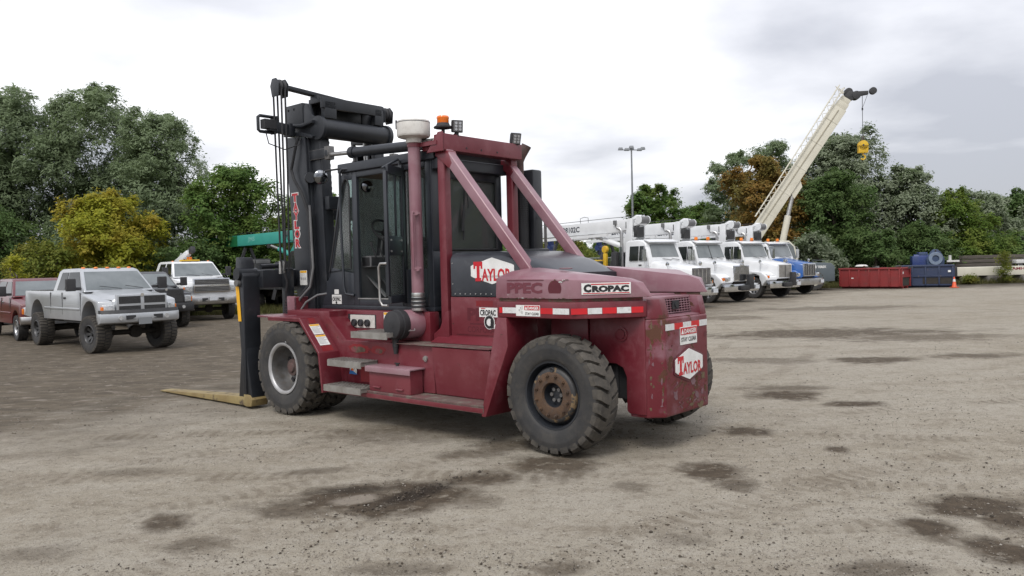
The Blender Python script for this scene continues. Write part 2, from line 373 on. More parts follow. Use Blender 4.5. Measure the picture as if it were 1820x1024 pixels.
def ground_mat():
    m = bpy.data.materials.new('packed dirt'); m.use_nodes = True
    n, l = m.node_tree.nodes, m.node_tree.links; b = n['Principled BSDF']; b.inputs['Roughness'].default_value = .92; b.inputs['Specular IOR Level'].default_value = .25
    P = n.new('ShaderNodeNewGeometry').outputs['Position']
    def mapn(v, sc):
        x = n.new('ShaderNodeMapping'); x.inputs['Scale'].default_value = sc; l.new(v, x.inputs[0]); return x.outputs[0]
    def noise(v, sc, d=8, ro=.6, out='Fac'):
        x = n.new('ShaderNodeTexNoise'); x.inputs['Scale'].default_value = sc; x.inputs['Detail'].default_value = d; x.inputs['Roughness'].default_value = ro
        l.new(v, x.inputs['Vector']); return x.outputs[out]
    def rng(s, a, c, o0=0., o1=1.):
        r = n.new('ShaderNodeMapRange'); r.inputs[1].default_value = a; r.inputs[2].default_value = c; r.inputs[3].default_value = o0; r.inputs[4].default_value = o1
        l.new(s, r.inputs[0]); return r.outputs[0]
    def mix(f, a, c):
        x = n.new('ShaderNodeMix'); x.data_type = 'RGBA'; l.new(f, x.inputs['Factor'])
        for s, i in ((a, 'A'), (c, 'B')):
            k = [q for q in x.inputs if q.name == i and q.type == 'RGBA'][0]
            if isinstance(s, tuple): k.default_value = (*s, 1)
            else: l.new(s, k)
        return [q for q in x.outputs if q.type == 'RGBA'][0]
    def mth(op, a, c=None):
        x = n.new('ShaderNodeMath'); x.operation = op
        for i, s in ((0, a), (1, c)):
            if s is None: continue
            if isinstance(s, (int, float)): x.inputs[i].default_value = s
            else: l.new(s, x.inputs[i])
        return x.outputs[0]
    flat = mapn(P, (1, 1, 0))
    big = noise(flat, .22, 5); mid = noise(flat, .9, 8, .62); fin = noise(flat, 9, 9, .7); vf = noise(flat, 55, 6, .75)
    streak = noise(mapn(P, (.28, 1.6, 0)), 1.0, 7, .62)
    c = mix(rng(mid, .36, .66), (.318, .284, .226), (.262, .228, .174))
    c = mix(rng(big, .40, .62, 0, .75), c, (.342, .312, .258))
    c = mix(rng(streak, .52, .70, 0, .42), c, (.185, .150, .110))
    crust = noise(mapn(P, (.75, 1.25, 0)), 1.7, 10, .72)
    c = mix(rng(crust, .515, .545, 0, .42), c, (.362, .330, .275))
    c = mix(rng(crust, .435, .405, 0, .40), c, (.172, .140, .102))
    c = mix(rng(fin, .52, .66, 0, .62), c, (.155, .126, .094))
    c = mix(rng(fin, .46, .32, 0, .55), c, (.36, .328, .282))
    c = mix(rng(vf, .58, .68, 0, .85), c, (.080, .064, .050))
    c = mix(rng(vf, .39, .30, 0, .75), c, (.43, .40, .36))
    def grit(sc, a0, k, amt):
        vo = n.new('ShaderNodeTexVoronoi'); vo.inputs['Scale'].default_value = sc; l.new(flat, vo.inputs['Vector'])
        hs = n.new('ShaderNodeSeparateColor'); l.new(vo.outputs['Color'], hs.inputs[0])
        inside = rng(vo.outputs['Distance'], .42, .30)
        lt = mth('MULTIPLY', rng(hs.outputs[0], 1 - a0, 1 - a0 + .02, 0, k), inside); dk = mth('MULTIPLY', rng(hs.outputs[1], 1 - a0, 1 - a0 + .02, 0, k), inside)
        return lt, dk, mth('MULTIPLY', inside, mth('ADD', lt, dk))
    gh = None
    for sc, a0, k in ((30, .10, .6), (75, .20, .7), (150, .25, .7)):
        lt, dk, hh = grit(sc, a0, k, 1); c = mix(lt, c, (.47, .43, .365)); c = mix(dk, c, (.135, .110, .080)); gh = hh if gh is None else mth('ADD', gh, hh)
    # tyre tracks: cleat prints along wide arcs
    def track(cx0, cy0, rad, wd, k, nl):
        pv = n.new('ShaderNodeVectorMath'); pv.operation = 'SUBTRACT'; pv.inputs[1].default_value = (cx0, cy0, 0); l.new(flat, pv.inputs[0])
        ln = n.new('ShaderNodeVectorMath'); ln.operation = 'LENGTH'; l.new(pv.outputs[0], ln.inputs[0])
        dd = mth('ABSOLUTE', mth('SUBTRACT', ln.outputs['Value'], rad)); band = rng(dd, wd * 1.15, wd * .8)
        sx_ = n.new('ShaderNodeSeparateXYZ'); l.new(pv.outputs[0], sx_.inputs[0]); an = mth('ARCTAN2', sx_.outputs[1], sx_.outputs[0])
        wv = mth('SINE', mth('ADD', mth('MULTIPLY', an, nl), mth('MULTIPLY', dd, 9.0)))
        return mth('MULTIPLY', mth('MULTIPLY', band, rng(wv, -.3, .5, .25, 1.0)), mth('MULTIPLY', rng(mid, .42, .58), k))
    trk = None
    for args in ((9.0, -4.0, 12.6, .16, .8, 560), (9.0, -4.0, 14.7, .16, .8, 640), (-14, 26, 20.4, .14, .7, 900), (-14, 26, 22.3, .14, .7, 980), (2.5, 31, 25.3, .13, .6, 1100), (-3.5, -18, 25.6, .15, .7, 1150), (-3.5, -18, 27.6, .15, .7, 1240)):
        q = track(*args); trk = q if trk is None else mth('MAXIMUM', trk, q)
    c = mix(mth('MULTIPLY', trk, .8), c, (.150, .122, .088))
    # far left: darker broken asphalt and gravel, patchy
    sp = n.new('ShaderNodeSeparateXYZ'); l.new(P, sp.inputs[0])
    d = mth('ADD', mth('MULTIPLY', sp.outputs[1], .75), mth('MULTIPLY', sp.outputs[0], -1.15))
    d = mth('ADD', d, mth('MULTIPLY', mid, 9.0)); left = rng(d, 15.5, 21.5)
    far2 = mix(rng(noise(mapn(P, (.9, 2.4, 0)), 1.5, 7, .65), .40, .60), (.122, .098, .070), (.072, .057, .040))
    far2 = mix(rng(noise(mapn(P, (1, 2.0, 0)), 2.6, 6, .6), .56, .66), far2, (.225, .192, .156))
    c = mix(mth('MULTIPLY', left, .92), c, far2)
    fr = rng(mth('ADD', sp.outputs[1], mth('MULTIPLY', mid, 10.)), 50, 56); c = mix(fr, c, (.06, .05, .036))
    # mud patches: each with its own place and size, edges broken by noise
    wn2 = n.new('ShaderNodeTexNoise'); wn2.inputs['Scale'].default_value = 3.0; wn2.inputs['Detail'].default_value = 8; wn2.inputs['Roughness'].default_value = .65; l.new(flat, wn2.inputs['Vector'])
    wn3 = n.new('ShaderNodeTexNoise'); wn3.inputs['Scale'].default_value = 1.15; wn3.inputs['Detail'].default_value = 3; l.new(flat, wn3.inputs['Vector'])
    o3 = n.new('ShaderNodeVectorMath'); o3.operation = 'MULTIPLY_ADD'; o3.inputs[1].default_value = (.8, .8, 0); o3.inputs[2].default_value = (-.80, -.80, 0); l.new(wn3.outputs['Color'], o3.inputs[0])
    off = n.new('ShaderNodeVectorMath'); off.operation = 'MULTIPLY_ADD'; off.inputs[1].default_value = (.8, .8, 0); l.new(wn2.outputs['Color'], off.inputs[0]); l.new(o3.outputs[0], off.inputs[2])
    acc = None
    for (x, y, rx, ry, k) in PATCH:
        pv = n.new('ShaderNodeVectorMath'); pv.operation = 'SUBTRACT'; pv.inputs[1].default_value = (x, y, 0); l.new(flat, pv.inputs[0])
        s2 = n.new('ShaderNodeVectorMath'); s2.operation = 'MULTIPLY'; s2.inputs[1].default_value = (1 / rx, 1 / ry, 0); l.new(pv.outputs[0], s2.inputs[0])
        w = n.new('ShaderNodeVectorMath'); w.operation = 'MULTIPLY_ADD'; w.inputs[1].default_value = (2.1, 2.1, 0); l.new(off.outputs[0], w.inputs[0]); l.new(s2.outputs[0], w.inputs[2])
        ln = n.new('ShaderNodeVectorMath'); ln.operation = 'LENGTH'; l.new(w.outputs[0], ln.inputs[0])
        v = rng(ln.outputs['Value'], 1.25, .62, 0, min(k * 1.15, 1.0)); acc = v if acc is None else mth('MAXIMUM', acc, v)
    mud = mix(rng(fin, .38, .62), (.092, .068, .045), (.052, .038, .025))
    br = rng(noise(flat, 6.0, 8, .7), .30, .45)
    c = mix(mth('MULTIPLY', mth('MULTIPLY', acc, br), .96), c, mud)
    # two dark, damp spots in the churned mud and a pale patch
    def ell(x, y, rx, ry, ang, a, bb):
        mp2 = n.new('ShaderNodeMapping'); mp2.vector_type = 'TEXTURE'; mp2.inputs['Location'].default_value = (x, y, 0); mp2.inputs['Rotation'].default_value = (0, 0, ang); mp2.inputs['Scale'].default_value = (rx, ry, 1)
        l.new(flat, mp2.inputs[0]); w = n.new('ShaderNodeVectorMath'); w.operation = 'MULTIPLY_ADD'; w.inputs[1].default_value = (1.3, 1.3, 0); l.new(off.outputs[0], w.inputs[0]); l.new(mp2.outputs[0], w.inputs[2])
        ln = n.new('ShaderNodeVectorMath'); ln.operation = 'LENGTH'; l.new(w.outputs[0], ln.inputs[0]); return rng(ln.outputs['Value'], a, bb)
    c = mix(mth('MULTIPLY', ell(-.90, 6.82, .50, .16, .905, 1.2, .5), .85), c, (.026, .019, .0135))
    c = mix(mth('MULTIPLY', ell(-1.45, 6.98, .42, .11, .12, 1.2, .5), .75), c, (.033, .025, .017))
    c = mix(ell(-1.36, 6.70, .24, .15, .6, 1.1, .6), c, (.245, .212, .172))
    l.new(c, b.inputs['Base Color'])
    h = mth('ADD', mth('SUBTRACT', mth('MULTIPLY', fin, .6), mth('MULTIPLY', trk, .25)), mth('ADD', mth('ADD', mth('MULTIPLY', vf, .55), mth('MULTIPLY', gh, .6)), mth('MULTIPLY', mth('MULTIPLY', acc, fin), .9)))
    bp = n.new('ShaderNodeBump'); bp.inputs['Strength'].default_value = .8; bp.inputs['Distance'].default_value = .035; l.new(h, bp.inputs['Height']); l.new(bp.outputs[0], b.inputs['Normal'])
    return m
gme = ground_mesh(); gme.materials.append(ground_mat()); g_ = OBJ('ground', gme, kind='structure')
# loose stones and clods on the yard
def scatter_stones(name, pts, sizes, mats, seed):
    rs = np.random.RandomState(seed); base = np.array([(1, 0, 0), (-1, 0, 0), (0, 1, 0), (0, -1, 0), (0, 0, 1), (0, 0, -.6)], float)
    fc = np.array([(0, 2, 4), (2, 1, 4), (1, 3, 4), (3, 0, 4), (2, 0, 5), (1, 2, 5), (3, 1, 5), (0, 3, 5)])
    n = len(pts); a = rs.rand(n) * 6.28; jit = rs.uniform(.6, 1.25, (n, 6, 1)) * base[None]
    jit *= np.stack([rs.uniform(.7, 1.3, n), rs.uniform(.6, 1.1, n), rs.uniform(.4, .75, n)], 1)[:, None]
    ca, sa = np.cos(a)[:, None], np.sin(a)[:, None]
    v = np.stack([jit[..., 0] * ca - jit[..., 1] * sa, jit[..., 0] * sa + jit[..., 1] * ca, jit[..., 2]], -1) * sizes[:, None, None] + pts[:, None]
    f = fc[None] + (np.arange(n) * 6)[:, None, None]
    me = quad_mesh(name, v.reshape(-1, 3), f.reshape(-1, 3)); 
    for m in mats: me.materials.append(m)
    me.polygons.foreach_set('material_index', np.repeat(rs.randint(0, len(mats), n), 8).astype(np.int32)); return me
STONES = [M('stone grey', (.21, .185, .152), .9, c2=(.14, .12, .098), scale=30), M('clod brown', (.085, .066, .047), .95, c2=(.055, .042, .03), scale=30), M('stone pale', (.29, .265, .23), .9), M('clod dark', (.05, .04, .03), .95)]
rs = np.random.RandomState(11); N = 34000
yy = 4.3 + 14 * rs.rand(N) ** 1.7; xx = (rs.rand(N) - .5) * 1.5 * yy
clump = vnoise(xx * .8 + 40, yy * .8 + 40, 21) > .46; xx, yy = xx[clump], yy[clump]
sz = .0030 + .012 * rs.rand(len(xx)) ** 7 + .003 * rs.rand(len(xx))
k2 = 260; mx = -.90 + rs.randn(k2) * .28; my = 6.82 + (mx + .90) * 1.2 + rs.randn(k2) * .13; ms = .005 + .017 * rs.rand(k2) ** 3
OBJ('gravel', scatter_stones('gravel', np.stack([xx, yy, np.zeros(len(xx)) + .001], 1), sz, STONES, 4), kind='stuff')
OBJ('mud_clods', scatter_stones('mud_clods', np.stack([mx, my, np.zeros(k2) + .004], 1), ms, [STONES[1], STONES[3], STONES[3]], 9), kind='stuff')

# ================================================================== TREES
def leaf_mat(name, c1, c2, c3, trans=.48, back=None):
    m = bpy.data.materials.new(name); m.use_nodes = True; n, l = m.node_tree.nodes, m.node_tree.links; n.clear()
    o = n.new('ShaderNodeOutputMaterial'); g = n.new('ShaderNodeNewGeometry')
    cr = n.new('ShaderNodeValToRGB'); cr.color_ramp.elements[0].color = (*c1, 1); cr.color_ramp.elements[1].color = (*c2, 1); l.new(g.outputs['Random Per Island'], cr.inputs[0])
    t = n.new('ShaderNodeTexCoord'); nz = n.new('ShaderNodeTexNoise'); nz.inputs['Scale'].default_value = .55; nz.inputs['Detail'].default_value = 4; l.new(t.outputs['Object'], nz.inputs['Vector'])
    r = n.new('ShaderNodeMapRange'); r.inputs[1].default_value = .46; r.inputs[2].default_value = .66; r.inputs[4].default_value = .85; l.new(nz.outputs['Fac'], r.inputs[0])
    x = n.new('ShaderNodeMix'); x.data_type = 'RGBA'; l.new(r.outputs[0], x.inputs['Factor'])
    A = [q for q in x.inputs if q.type == 'RGBA']; l.new(cr.outputs[0], A[0]); A[1].default_value = (*c3, 1); col_ = [q for q in x.outputs if q.type == 'RGBA'][0]
    if back:
        y = n.new('ShaderNodeMix'); y.data_type = 'RGBA'; l.new(g.outputs['Backfacing'], y.inputs['Factor']); B = [q for q in y.inputs if q.type == 'RGBA']; l.new(col_, B[0]); B[1].default_value = (*back, 1); col_ = [q for q in y.outputs if q.type == 'RGBA'][0]
    d = n.new('ShaderNodeBsdfPrincipled'); d.inputs['Roughness'].default_value = .55; d.inputs['Specular IOR Level'].default_value = .12; l.new(col_, d.inputs['Base Color'])
    tr = n.new('ShaderNodeBsdfTranslucent'); l.new(col_, tr.inputs[0]); ms = n.new('ShaderNodeMixShader'); ms.inputs[0].default_value = trans
    l.new(d.outputs[0], ms.inputs[1]); l.new(tr.outputs[0], ms.inputs[2]); l.new(ms.outputs[0], o.inputs[0]); return m
LEAF = {
 'willow': leaf_mat('willow leaves', (.165, .222, .108), (.225, .285, .155), (.180, .238, .102), back=(.21, .265, .15)),
 'poplar': leaf_mat('poplar leaves', (.138, .192, .092), (.205, .255, .145), (.150, .202, .085), back=(.265, .305, .205)),
 'green': leaf_mat('green leaves', (.082, .155, .036), (.142, .222, .062), (.172, .215, .052)),
 'dark': leaf_mat('dark leaves', (.078, .135, .042), (.130, .195, .070), (.118, .165, .056)),
 'bright': leaf_mat('fresh green leaves', (.090, .158, .028), (.160, .235, .050), (.205, .235, .048)),
 'yellow': leaf_mat('turning yellow leaves', (.25, .28, .034), (.40, .385, .048), (.38, .285, .048)),
 'yelgreen': leaf_mat('yellow green leaves', (.125, .170, .034), (.215, .230, .045), (.25, .215, .045)),
 'orange': leaf_mat('orange brown leaves', (.20, .150, .045), (.32, .180, .048), (.185, .172, .052))}
BARK = M('bark', (.070, .056, .044), .95, c2=(.12, .10, .085), scale=6, bump=.5, bscale=14)
def crown_mesh(name, lobes, mat, dens, L, Wd, seed, droop=.0):
    rs = np.random.RandomState(seed); C = []; Nn = []
    for (x, y, z, rx, ry, rz) in lobes:
        area = 4 * math.pi * ((rx * ry) ** 1.6 / 3 + (rx * rz) ** 1.6 / 3 + (ry * rz) ** 1.6 / 3) ** (1 / 1.6)
        nc = max(6, int(area * dens * 1.35 / 26))
        d = rs.randn(nc, 3); d /= np.linalg.norm(d, axis=1)[:, None]; d[:, 2] = np.where(d[:, 2] < -.45, -d[:, 2], d[:, 2])
        rad = np.where(rs.rand(nc) < .74, rs.uniform(.78, 1.08, nc), rs.uniform(.25, .8, nc))
        p = d * rad[:, None] * np.array([rx, ry, rz]) + np.array([x, y, z])
        m = rs.poisson(26, nc) + 4; idx = np.repeat(np.arange(nc), m)
        sc = np.repeat(rs.uniform(.6, 1.35, nc), m)[:, None] * np.array([.33, .33, .25]) * (.40 + .13 * min(rx, 3.5))
        q = p[idx] + rs.randn(len(idx), 3) * sc; C.append(q); Nn.append(d[idx] + np.array([0, 0, .85]) + rs.randn(len(idx), 3) * .5)
    P = np.concatenate(C); D = np.concatenate(Nn); ok = P[:, 2] > .12; P, D = P[ok], D[ok]; n = len(P)
    D /= np.linalg.norm(D, axis=1)[:, None]
    t = rs.randn(n, 3) + np.array([0, 0, -droop]); t -= D * (t * D).sum(1)[:, None]; t /= np.linalg.norm(t, axis=1)[:, None] + 1e-9
    b = np.cross(D, t); s = rs.uniform(.65, 1.35, (n, 1)); 
    v = np.stack([P - t * L * s / 2, P + b * Wd * s / 2 + t * L * s * .06, P + t * L * s / 2 - D * L * .08, P - b * Wd * s / 2 + t * L * s * .06], 1)
    me = quad_mesh(name, v.reshape(-1, 3), np.arange(n * 4).reshape(-1, 4)); me.materials.append(mat); return me, n
NLEAF = 0
def trunk_mb(h, r, lobes, seed, lean=.0):
    rnd = random.Random(seed); b = MB(); top = Vector((lean, 0, h * .62))
    pts = [Vector((0, 0, -.1)), Vector((rnd.uniform(-.1, .1), 0, h * .2)), Vector((lean * .5 + rnd.uniform(-.2, .2), rnd.uniform(-.2, .2), h * .42)), top]
    b.tube(pts, [r * 1.25, r, r * .75, r * .4], BARK, 9)
    for (x, y, z, rx, ry, rz) in lobes[:9]:
        t = rnd.uniform(.35, .95); s = pts[1].lerp(top, t); e_ = Vector((x, y, z)); m = s.lerp(e_, .5) + Vector((rnd.uniform(-.3, .3), rnd.uniform(-.3, .3), .25))
        b.tube([s, m, e_, e_ + (e_ - m) * .45 + Vector((0, 0, rz * .3))], [r * .42, r * .28, r * .16, r * .05], BARK, 6)
    return b
def tree(name, label, cat, loc, H, W, kind, seed, dens=60, L=.20, Wd=.085, n=11, z0=.18, rl=.34, droop=.4, group=None, r=None, lobes=None, flat=1.0):
    global NLEAF
    rnd = random.Random(seed)
    if lobes is None:
        lobes = []; core = []
        for i in range(n):
            t = (i + .5) / n; z = H * (z0 + (1 - z0) * t); env = math.sin(math.pi * min(1, .22 + .78 * t) ** .9) ** .6
            a = i * 2.4 + rnd.uniform(-.5, .5); rr = W / 2 * env * (1 - rl * .9) * rnd.uniform(.35, 1.0)
            rad = W * rl * (.62 + .38 * env) * rnd.uniform(.70, 1.05) * (.85 if t < .8 else .62)
            core.append((rr * math.cos(a), rr * math.sin(a), min(z, H - rad * 1.0), rad, rad, rad * rnd.uniform(.72, .95)))
        lobes = list(core)
        for (x, y, z, r0, _, rz) in core:      # ragged sprays reaching out of each main mass
            for k in range(3 if r0 > .5 else 1):
                a = rnd.uniform(0, 6.28); u = rnd.uniform(-.1, 1.0); c = math.sqrt(max(0, 1 - u * u)); q = r0 * rnd.uniform(.30, .50)
                lobes.append((x + r0 * .95 * c * math.cos(a), y + r0 * .95 * c * math.sin(a), z + rz * .95 * u, q * .8, q * .8, q * rnd.uniform(.8, 1.4)))
    t_ = THING(name, label, cat, loc, rnd.uniform(0, .6), group)
    t_.rotation_euler = (0, 0, 0)
    me, k = crown_mesh('crown', lobes, LEAF[kind], dens, L, Wd, seed, droop); NLEAF += k
    OBJ('crown', me, t_)
    if H > 2.2: OBJ('trunk', trunk_mb(H, r or (.05 + H * .018), lobes, seed), t_)
    return t_
def bush(label, loc, H, W, kind, seed, dens=75, L=.17, Wd=.09, cat='bush', group=None, name='bush'):
    return tree(name, label, cat, loc, H, W, kind, seed, dens, L, Wd, n=6, z0=.1, rl=.36, droop=.0, group=group)
GT = 'trees along the back of the yard'
tree('willow_tree', 'tall grey green willow at the far left edge behind the red pickup', 'tree', (-31.5, 49, 0), 13.6, 9.8, 'willow', 3, 46, .26, .075, n=15, group=GT)
tree('willow_tree', 'tallest grey green willow with a ragged top left of the yellow tree', 'tree', (-26.0, 50, 0), 13.9, 8.8, 'willow', 8, 46, .26, .075, n=15, group=GT)
tree('willow_tree', 'broad willow with drooping right side above the yellow tree', 'tree', (-21.2, 48, 0), 11.7, 7.6, 'willow', 12, 48, .25, .075, n=15, group=GT)
tree('leafy_tree', 'dark green tree behind the white trucks and right of the yellow tree', 'tree', (-15.6, 45, 0), 8.0, 6.6, 'green', 21, 52, .21, .10, n=12, z0=.08, group=GT)
tree('leafy_tree', 'yellow green tree behind the mast and the teal boom', 'tree', (-14.6, 58, 0), 7.7, 7.0, 'bright', 22, 44, .24, .11, n=10, z0=.08, group=GT)
tree('maple_tree', 'round tree turning bright yellow behind the silver pickup', 'tree', (-20.7, 41, 0), 6.2, 6.2, 'yellow', 31, 66, .19, .10, n=13, z0=.06, group=GT)
tree('shrub_tree', 'low yellow green shrub left of the yellow tree', 'tree', (-22.6, 38.5, 0), 3.7, 4.0, 'yelgreen', 33, 70, .17, .08, n=8, z0=.05, group=GT)
tree('shrub_tree', 'dark shrubby tree behind the red pickup', 'tree', (-27.5, 41.5, 0), 6.0, 5.6, 'dark', 34, 56, .19, .08, n=9, z0=.05, group=GT)
tree('sapling', 'slim orange yellow sapling just behind the red pickup', 'tree', (-21.6, 34.6, 0), 2.9, 1.1, 'yellow', 35, 120, .13, .06, n=6, z0=.15, rl=.3)
tree('leafy_tree', 'leafy tree left of the orange one, behind the light mast base', 'tree', (14.9, 82, 0), 9.9, 8.2, 'green', 41, 36, .30, .15, n=11, group=GT)
tree('leafy_tree', 'small dark green tree behind the crane winches', 'tree', (18.9, 80, 0), 7.6, 7.6, 'green', 42, 38, .29, .14, n=10, group=GT)
tree('willow_tree', 'slim grey willow rising left of the orange tree', 'tree', (21.2, 75, 0), 12.2, 6.0, 'willow', 43, 42, .30, .09, n=12, group=GT)
tree('maple_tree', 'orange brown maple left of the cream boom', 'tree', (19.8, 62, 0), 10.2, 6.4, 'orange', 51, 50, .23, .12, n=13, z0=.12, group=GT)
tree('willow_tree', 'pale green willow top showing behind the cream boom', 'tree', (23.0, 69, 0), 12.4, 6.6, 'willow', 54, 40, .28, .09, n=12, group=GT)
tree('poplar_tree', 'big silvery poplar directly behind the yellow hook block', 'tree', (27.6, 66, 0), 12.2, 9.0, 'poplar', 52, 46, .24, .12, n=17, z0=.10, group=GT)
tree('poplar_tree', 'rounded silvery poplar sloping down right of the hook block', 'tree', (32.0, 64, 0), 9.2, 7.6, 'poplar', 53, 48, .24, .12, n=13, z0=.08, group=GT)
tree('poplar_tree', 'lower dark poplar over the red and blue bins', 'tree', (24.6, 60.5, 0), 8.6, 7.2, 'dark', 56, 46, .23, .12, n=12, z0=.05, group=GT)
tree('leafy_tree', 'fresh green tree to the right of the blue machine', 'tree', (35.2, 63, 0), 7.0, 6.2, 'bright', 55, 50, .22, .11, n=11, z0=.05, group=GT)
tree('poplar_tree', 'small silver leaved tree left of the frame edge at the right', 'tree', (41.8, 70, 0), 7.6, 6.6, 'poplar', 57, 44, .26, .12, n=11, z0=.06, group=GT)
tree('poplar_tree', 'silver leaved tree at the right frame edge above the timber stack', 'tree', (47.4, 70, 0), 6.6, 6.8, 'poplar', 58, 44, .26, .12, n=11, z0=.06, group=GT)
tree('leafy_tree', 'far dark tree at the right frame edge behind the silver ones', 'tree', (60.5, 92, 0), 9.4, 9.0, 'dark', 59, 30, .36, .18, n=11, group=GT)
tree('leafy_tree', 'tree standing right of the picture beside the yard', 'tree', (50, 36, 0), 11.0, 9.0, 'green', 61, 24, .36, .18, n=12, group=GT)
tree('leafy_tree', 'tree standing far right of the picture near the yard gate', 'tree', (44, 16, 0), 10.0, 9.0, 'yelgreen', 62, 24, .36, .18, n=12, group=GT)
GB = 'bushes along the foot of the trees'
for (x, y, h, w, k, s, lb) in [
    (-33, 44, 4.6, 6.0, 'dark', 71, 'dark bush at the left frame edge under the willow'), (-24.6, 45, 4.4, 5.4, 'willow', 72, 'grey green bush between the yellow tree and the willow trunk'),
    (-17.0, 42.6, 3.6, 5.0, 'dark', 73, 'dark bush right under the yellow tree behind the white truck'), (-12.6, 47, 4.4, 5.6, 'green', 74, 'green bush under the teal boom'),
    (-29.5, 37.5, 2.6, 4.2, 'green', 75, 'green bush just above the red pickup roof'), (-18.9, 37.6, 2.3, 3.6, 'yelgreen', 76, 'yellow green bush above the silver pickup roof'),
    (-9.0, 62, 4.6, 7.0, 'yelgreen', 77, 'yellow green bush seen between mast and cab'), (-2, 66, 4.2, 8.0, 'green', 78, 'green bush hidden low behind the forklift cab'),
    (4.6, 70, 4.4, 7.4, 'yelgreen', 79, 'olive bush under the white booms right of the cab'), (10.2, 72, 4.2, 6.6, 'green', 80, 'green bush behind the yellow operator stand'),
    (16.5, 70, 5.2, 8.0, 'green', 81, 'dark bush behind the parked crane trucks'), (21.5, 56.5, 3.8, 4.6, 'poplar', 82, 'silver green bush right behind the grey crane hood'),
    (26.0, 57, 3.9, 5.6, 'dark', 83, 'dark bush above the red bin'), (31.0, 60, 4.2, 6.0, 'dark', 84, 'dark bush behind the blue machine'), (37.6, 63, 3.4, 6.4, 'green', 85, 'green bush behind the stacked timber'),
    (44.0, 64, 3.2, 6.6, 'dark', 86, 'dark bush behind the right end of the white boom')]:
    bush(lb, (x, y, 0), h, w, k, s, 52, .22 if y > 50 else .18, .10, group=GB)
bush('yellow green weed sapling in front of the lying white boom', (32.75, 52.6, 0), 2.0, .85, 'yelgreen', 91, 120, .12, .06, 'plant', name='sapling')
bush('low pale weed clump by the concrete blocks', (30.2, 52.4, 0),   .5, .8, 'yelgreen', 92, 70, .10, .05, 'plant', name='weed_clump')
bush('low weeds at the right frame edge below the red lettering', (35.6, 52.9, 0), .45, .9, 'yelgreen', 93, 70, .10, .05, 'plant', name='weed_clump')
# a far-off wood that closes the horizon on every side the yard is open to
rndw = random.Random(77); wl_b = []
for k in range(70):
    an = R(-25 + 230 * (k + rndw.uniform(-.3, .3)) / 70); rr_ = rndw.uniform(135, 165); h_ = rndw.uniform(4.0, 6.2)
    wl_b.append((rr_ * math.cos(an), rr_ * math.sin(an), h_ * .55, rndw.uniform(5, 8), rndw.uniform(5, 8), h_ * .6))
fw_me, k_ = crown_mesh('far_wood', wl_b, LEAF['dark'], 3.2, 1.1, .6, 78); OBJ('far_wood', fw_me, kind='stuff')
# rough grass along the edge of the yard
def grass(pts, h, seed):
    rs = np.random.RandomState(seed); n = len(pts); a = rs.rand(n) * 6.28; hh = h * rs.uniform(.5, 1.3, n); w = .018 + .012 * rs.rand(n)
    d = np.stack([np.cos(a), np.sin(a), np.zeros(n)], 1); ln = rs.randn(n, 3) * .35 * hh[:, None]; ln[:, 2] = 0
    v = np.stack([pts - d * w[:, None], pts + d * w[:, None], pts + ln + np.stack([np.zeros(n), np.zeros(n), hh], 1)], 1)
    return quad_mesh('grass', v.reshape(-1, 3), np.arange(n * 3).reshape(-1, 3))
rs = np.random.RandomState(5)
def strip(n, x0, x1, f, wd): 
    x = rs.uniform(x0, x1, n); return np.stack([x, f(x) + rs.rand(n) ** 1.6 * wd, np.zeros(n) - .01], 1)
gp = np.concatenate([strip(26000, 18, 60, lambda x: 51.5 + (x - 18) * .09, 9), strip(9000, -45, -24, lambda x: 26 + 0 * x, 14), strip(9000, -24, -8, lambda x: 37 + 0 * x, 8)])
gm = grass(gp, .36, 6); gm.materials.append(leaf_mat('dry grass', (.07, .085, .025), (.16, .15, .06), (.12, .105, .05))); OBJ('grass', gm, kind='stuff')

# ================================================================== FENCE
GAL = M('fence galvanised', (.22, .23, .23), .5, metal=.4, c2=(.30, .31, .31), scale=4)
fe = THING('chain_link_fence', 'grey chain link fence with a top rail behind the parked crane trucks', 'fence', (8, 63.5, 0))
b = MB(); b.cyl((-18, 0, 2.42), (15, 0, 2.42), .03, GAL, n=8); OBJ('top_rail', b, fe)
pme = None
for k in range(12):
    x = -18 + 3.0 * k
    if pme is None:
        b = MB(); b.cyl((0, 0, -.1), (0, 0, 2.5), .038, GAL, n=8); b.lathe([(.045, 2.49), (.045, 2.53), (0, 2.55)], (0, 0, 0), (0, 0, 1), GAL, 8); pme = b.mesh('post')
    OBJ('post', pme, fe, loc=(x, 0, 0))
v = []; f = []
for s in (1, -1):
    for k in range(260):
        x = -20.5 + .145 * k
        a = (x, .012 * s, .05); c = (x + s * 2.35, .012 * s, 2.40)
        if min(a[0], c[0]) < -18 or max(a[0], c[0]) > 15: continue
        i = len(v); v += [(a[0] - .004, a[1], a[2]), (a[0] + .004, a[1], a[2]), (c[0] + .004, c[1], c[2]), (c[0] - .004, c[1], c[2])]; f.append((i, i + 1, i + 2, i + 3))
me = quad_mesh('wire_mesh', np.array(v), np.array(f)); me.materials.append(GAL); OBJ('wire_mesh', me, fe, kind='stuff')

# ================================================================== FORKLIFT
FO = (-2.2, 1.2, 0)          # drawing coordinates (near rear tyre = 0,0) to root coordinates
def FB(): return MB(FO)
fl = THING('forklift', 'large maroon counterbalance forklift with black cab and mast, standing with its forks on the ground', 'forklift',
           (-0.4674, 10.3448, 0), R(138.93))
SIDEU, UPV = Vector((-1, 0, 0)), Vector((0, 0, 1))
REARU = Vector((0, -1, 0))

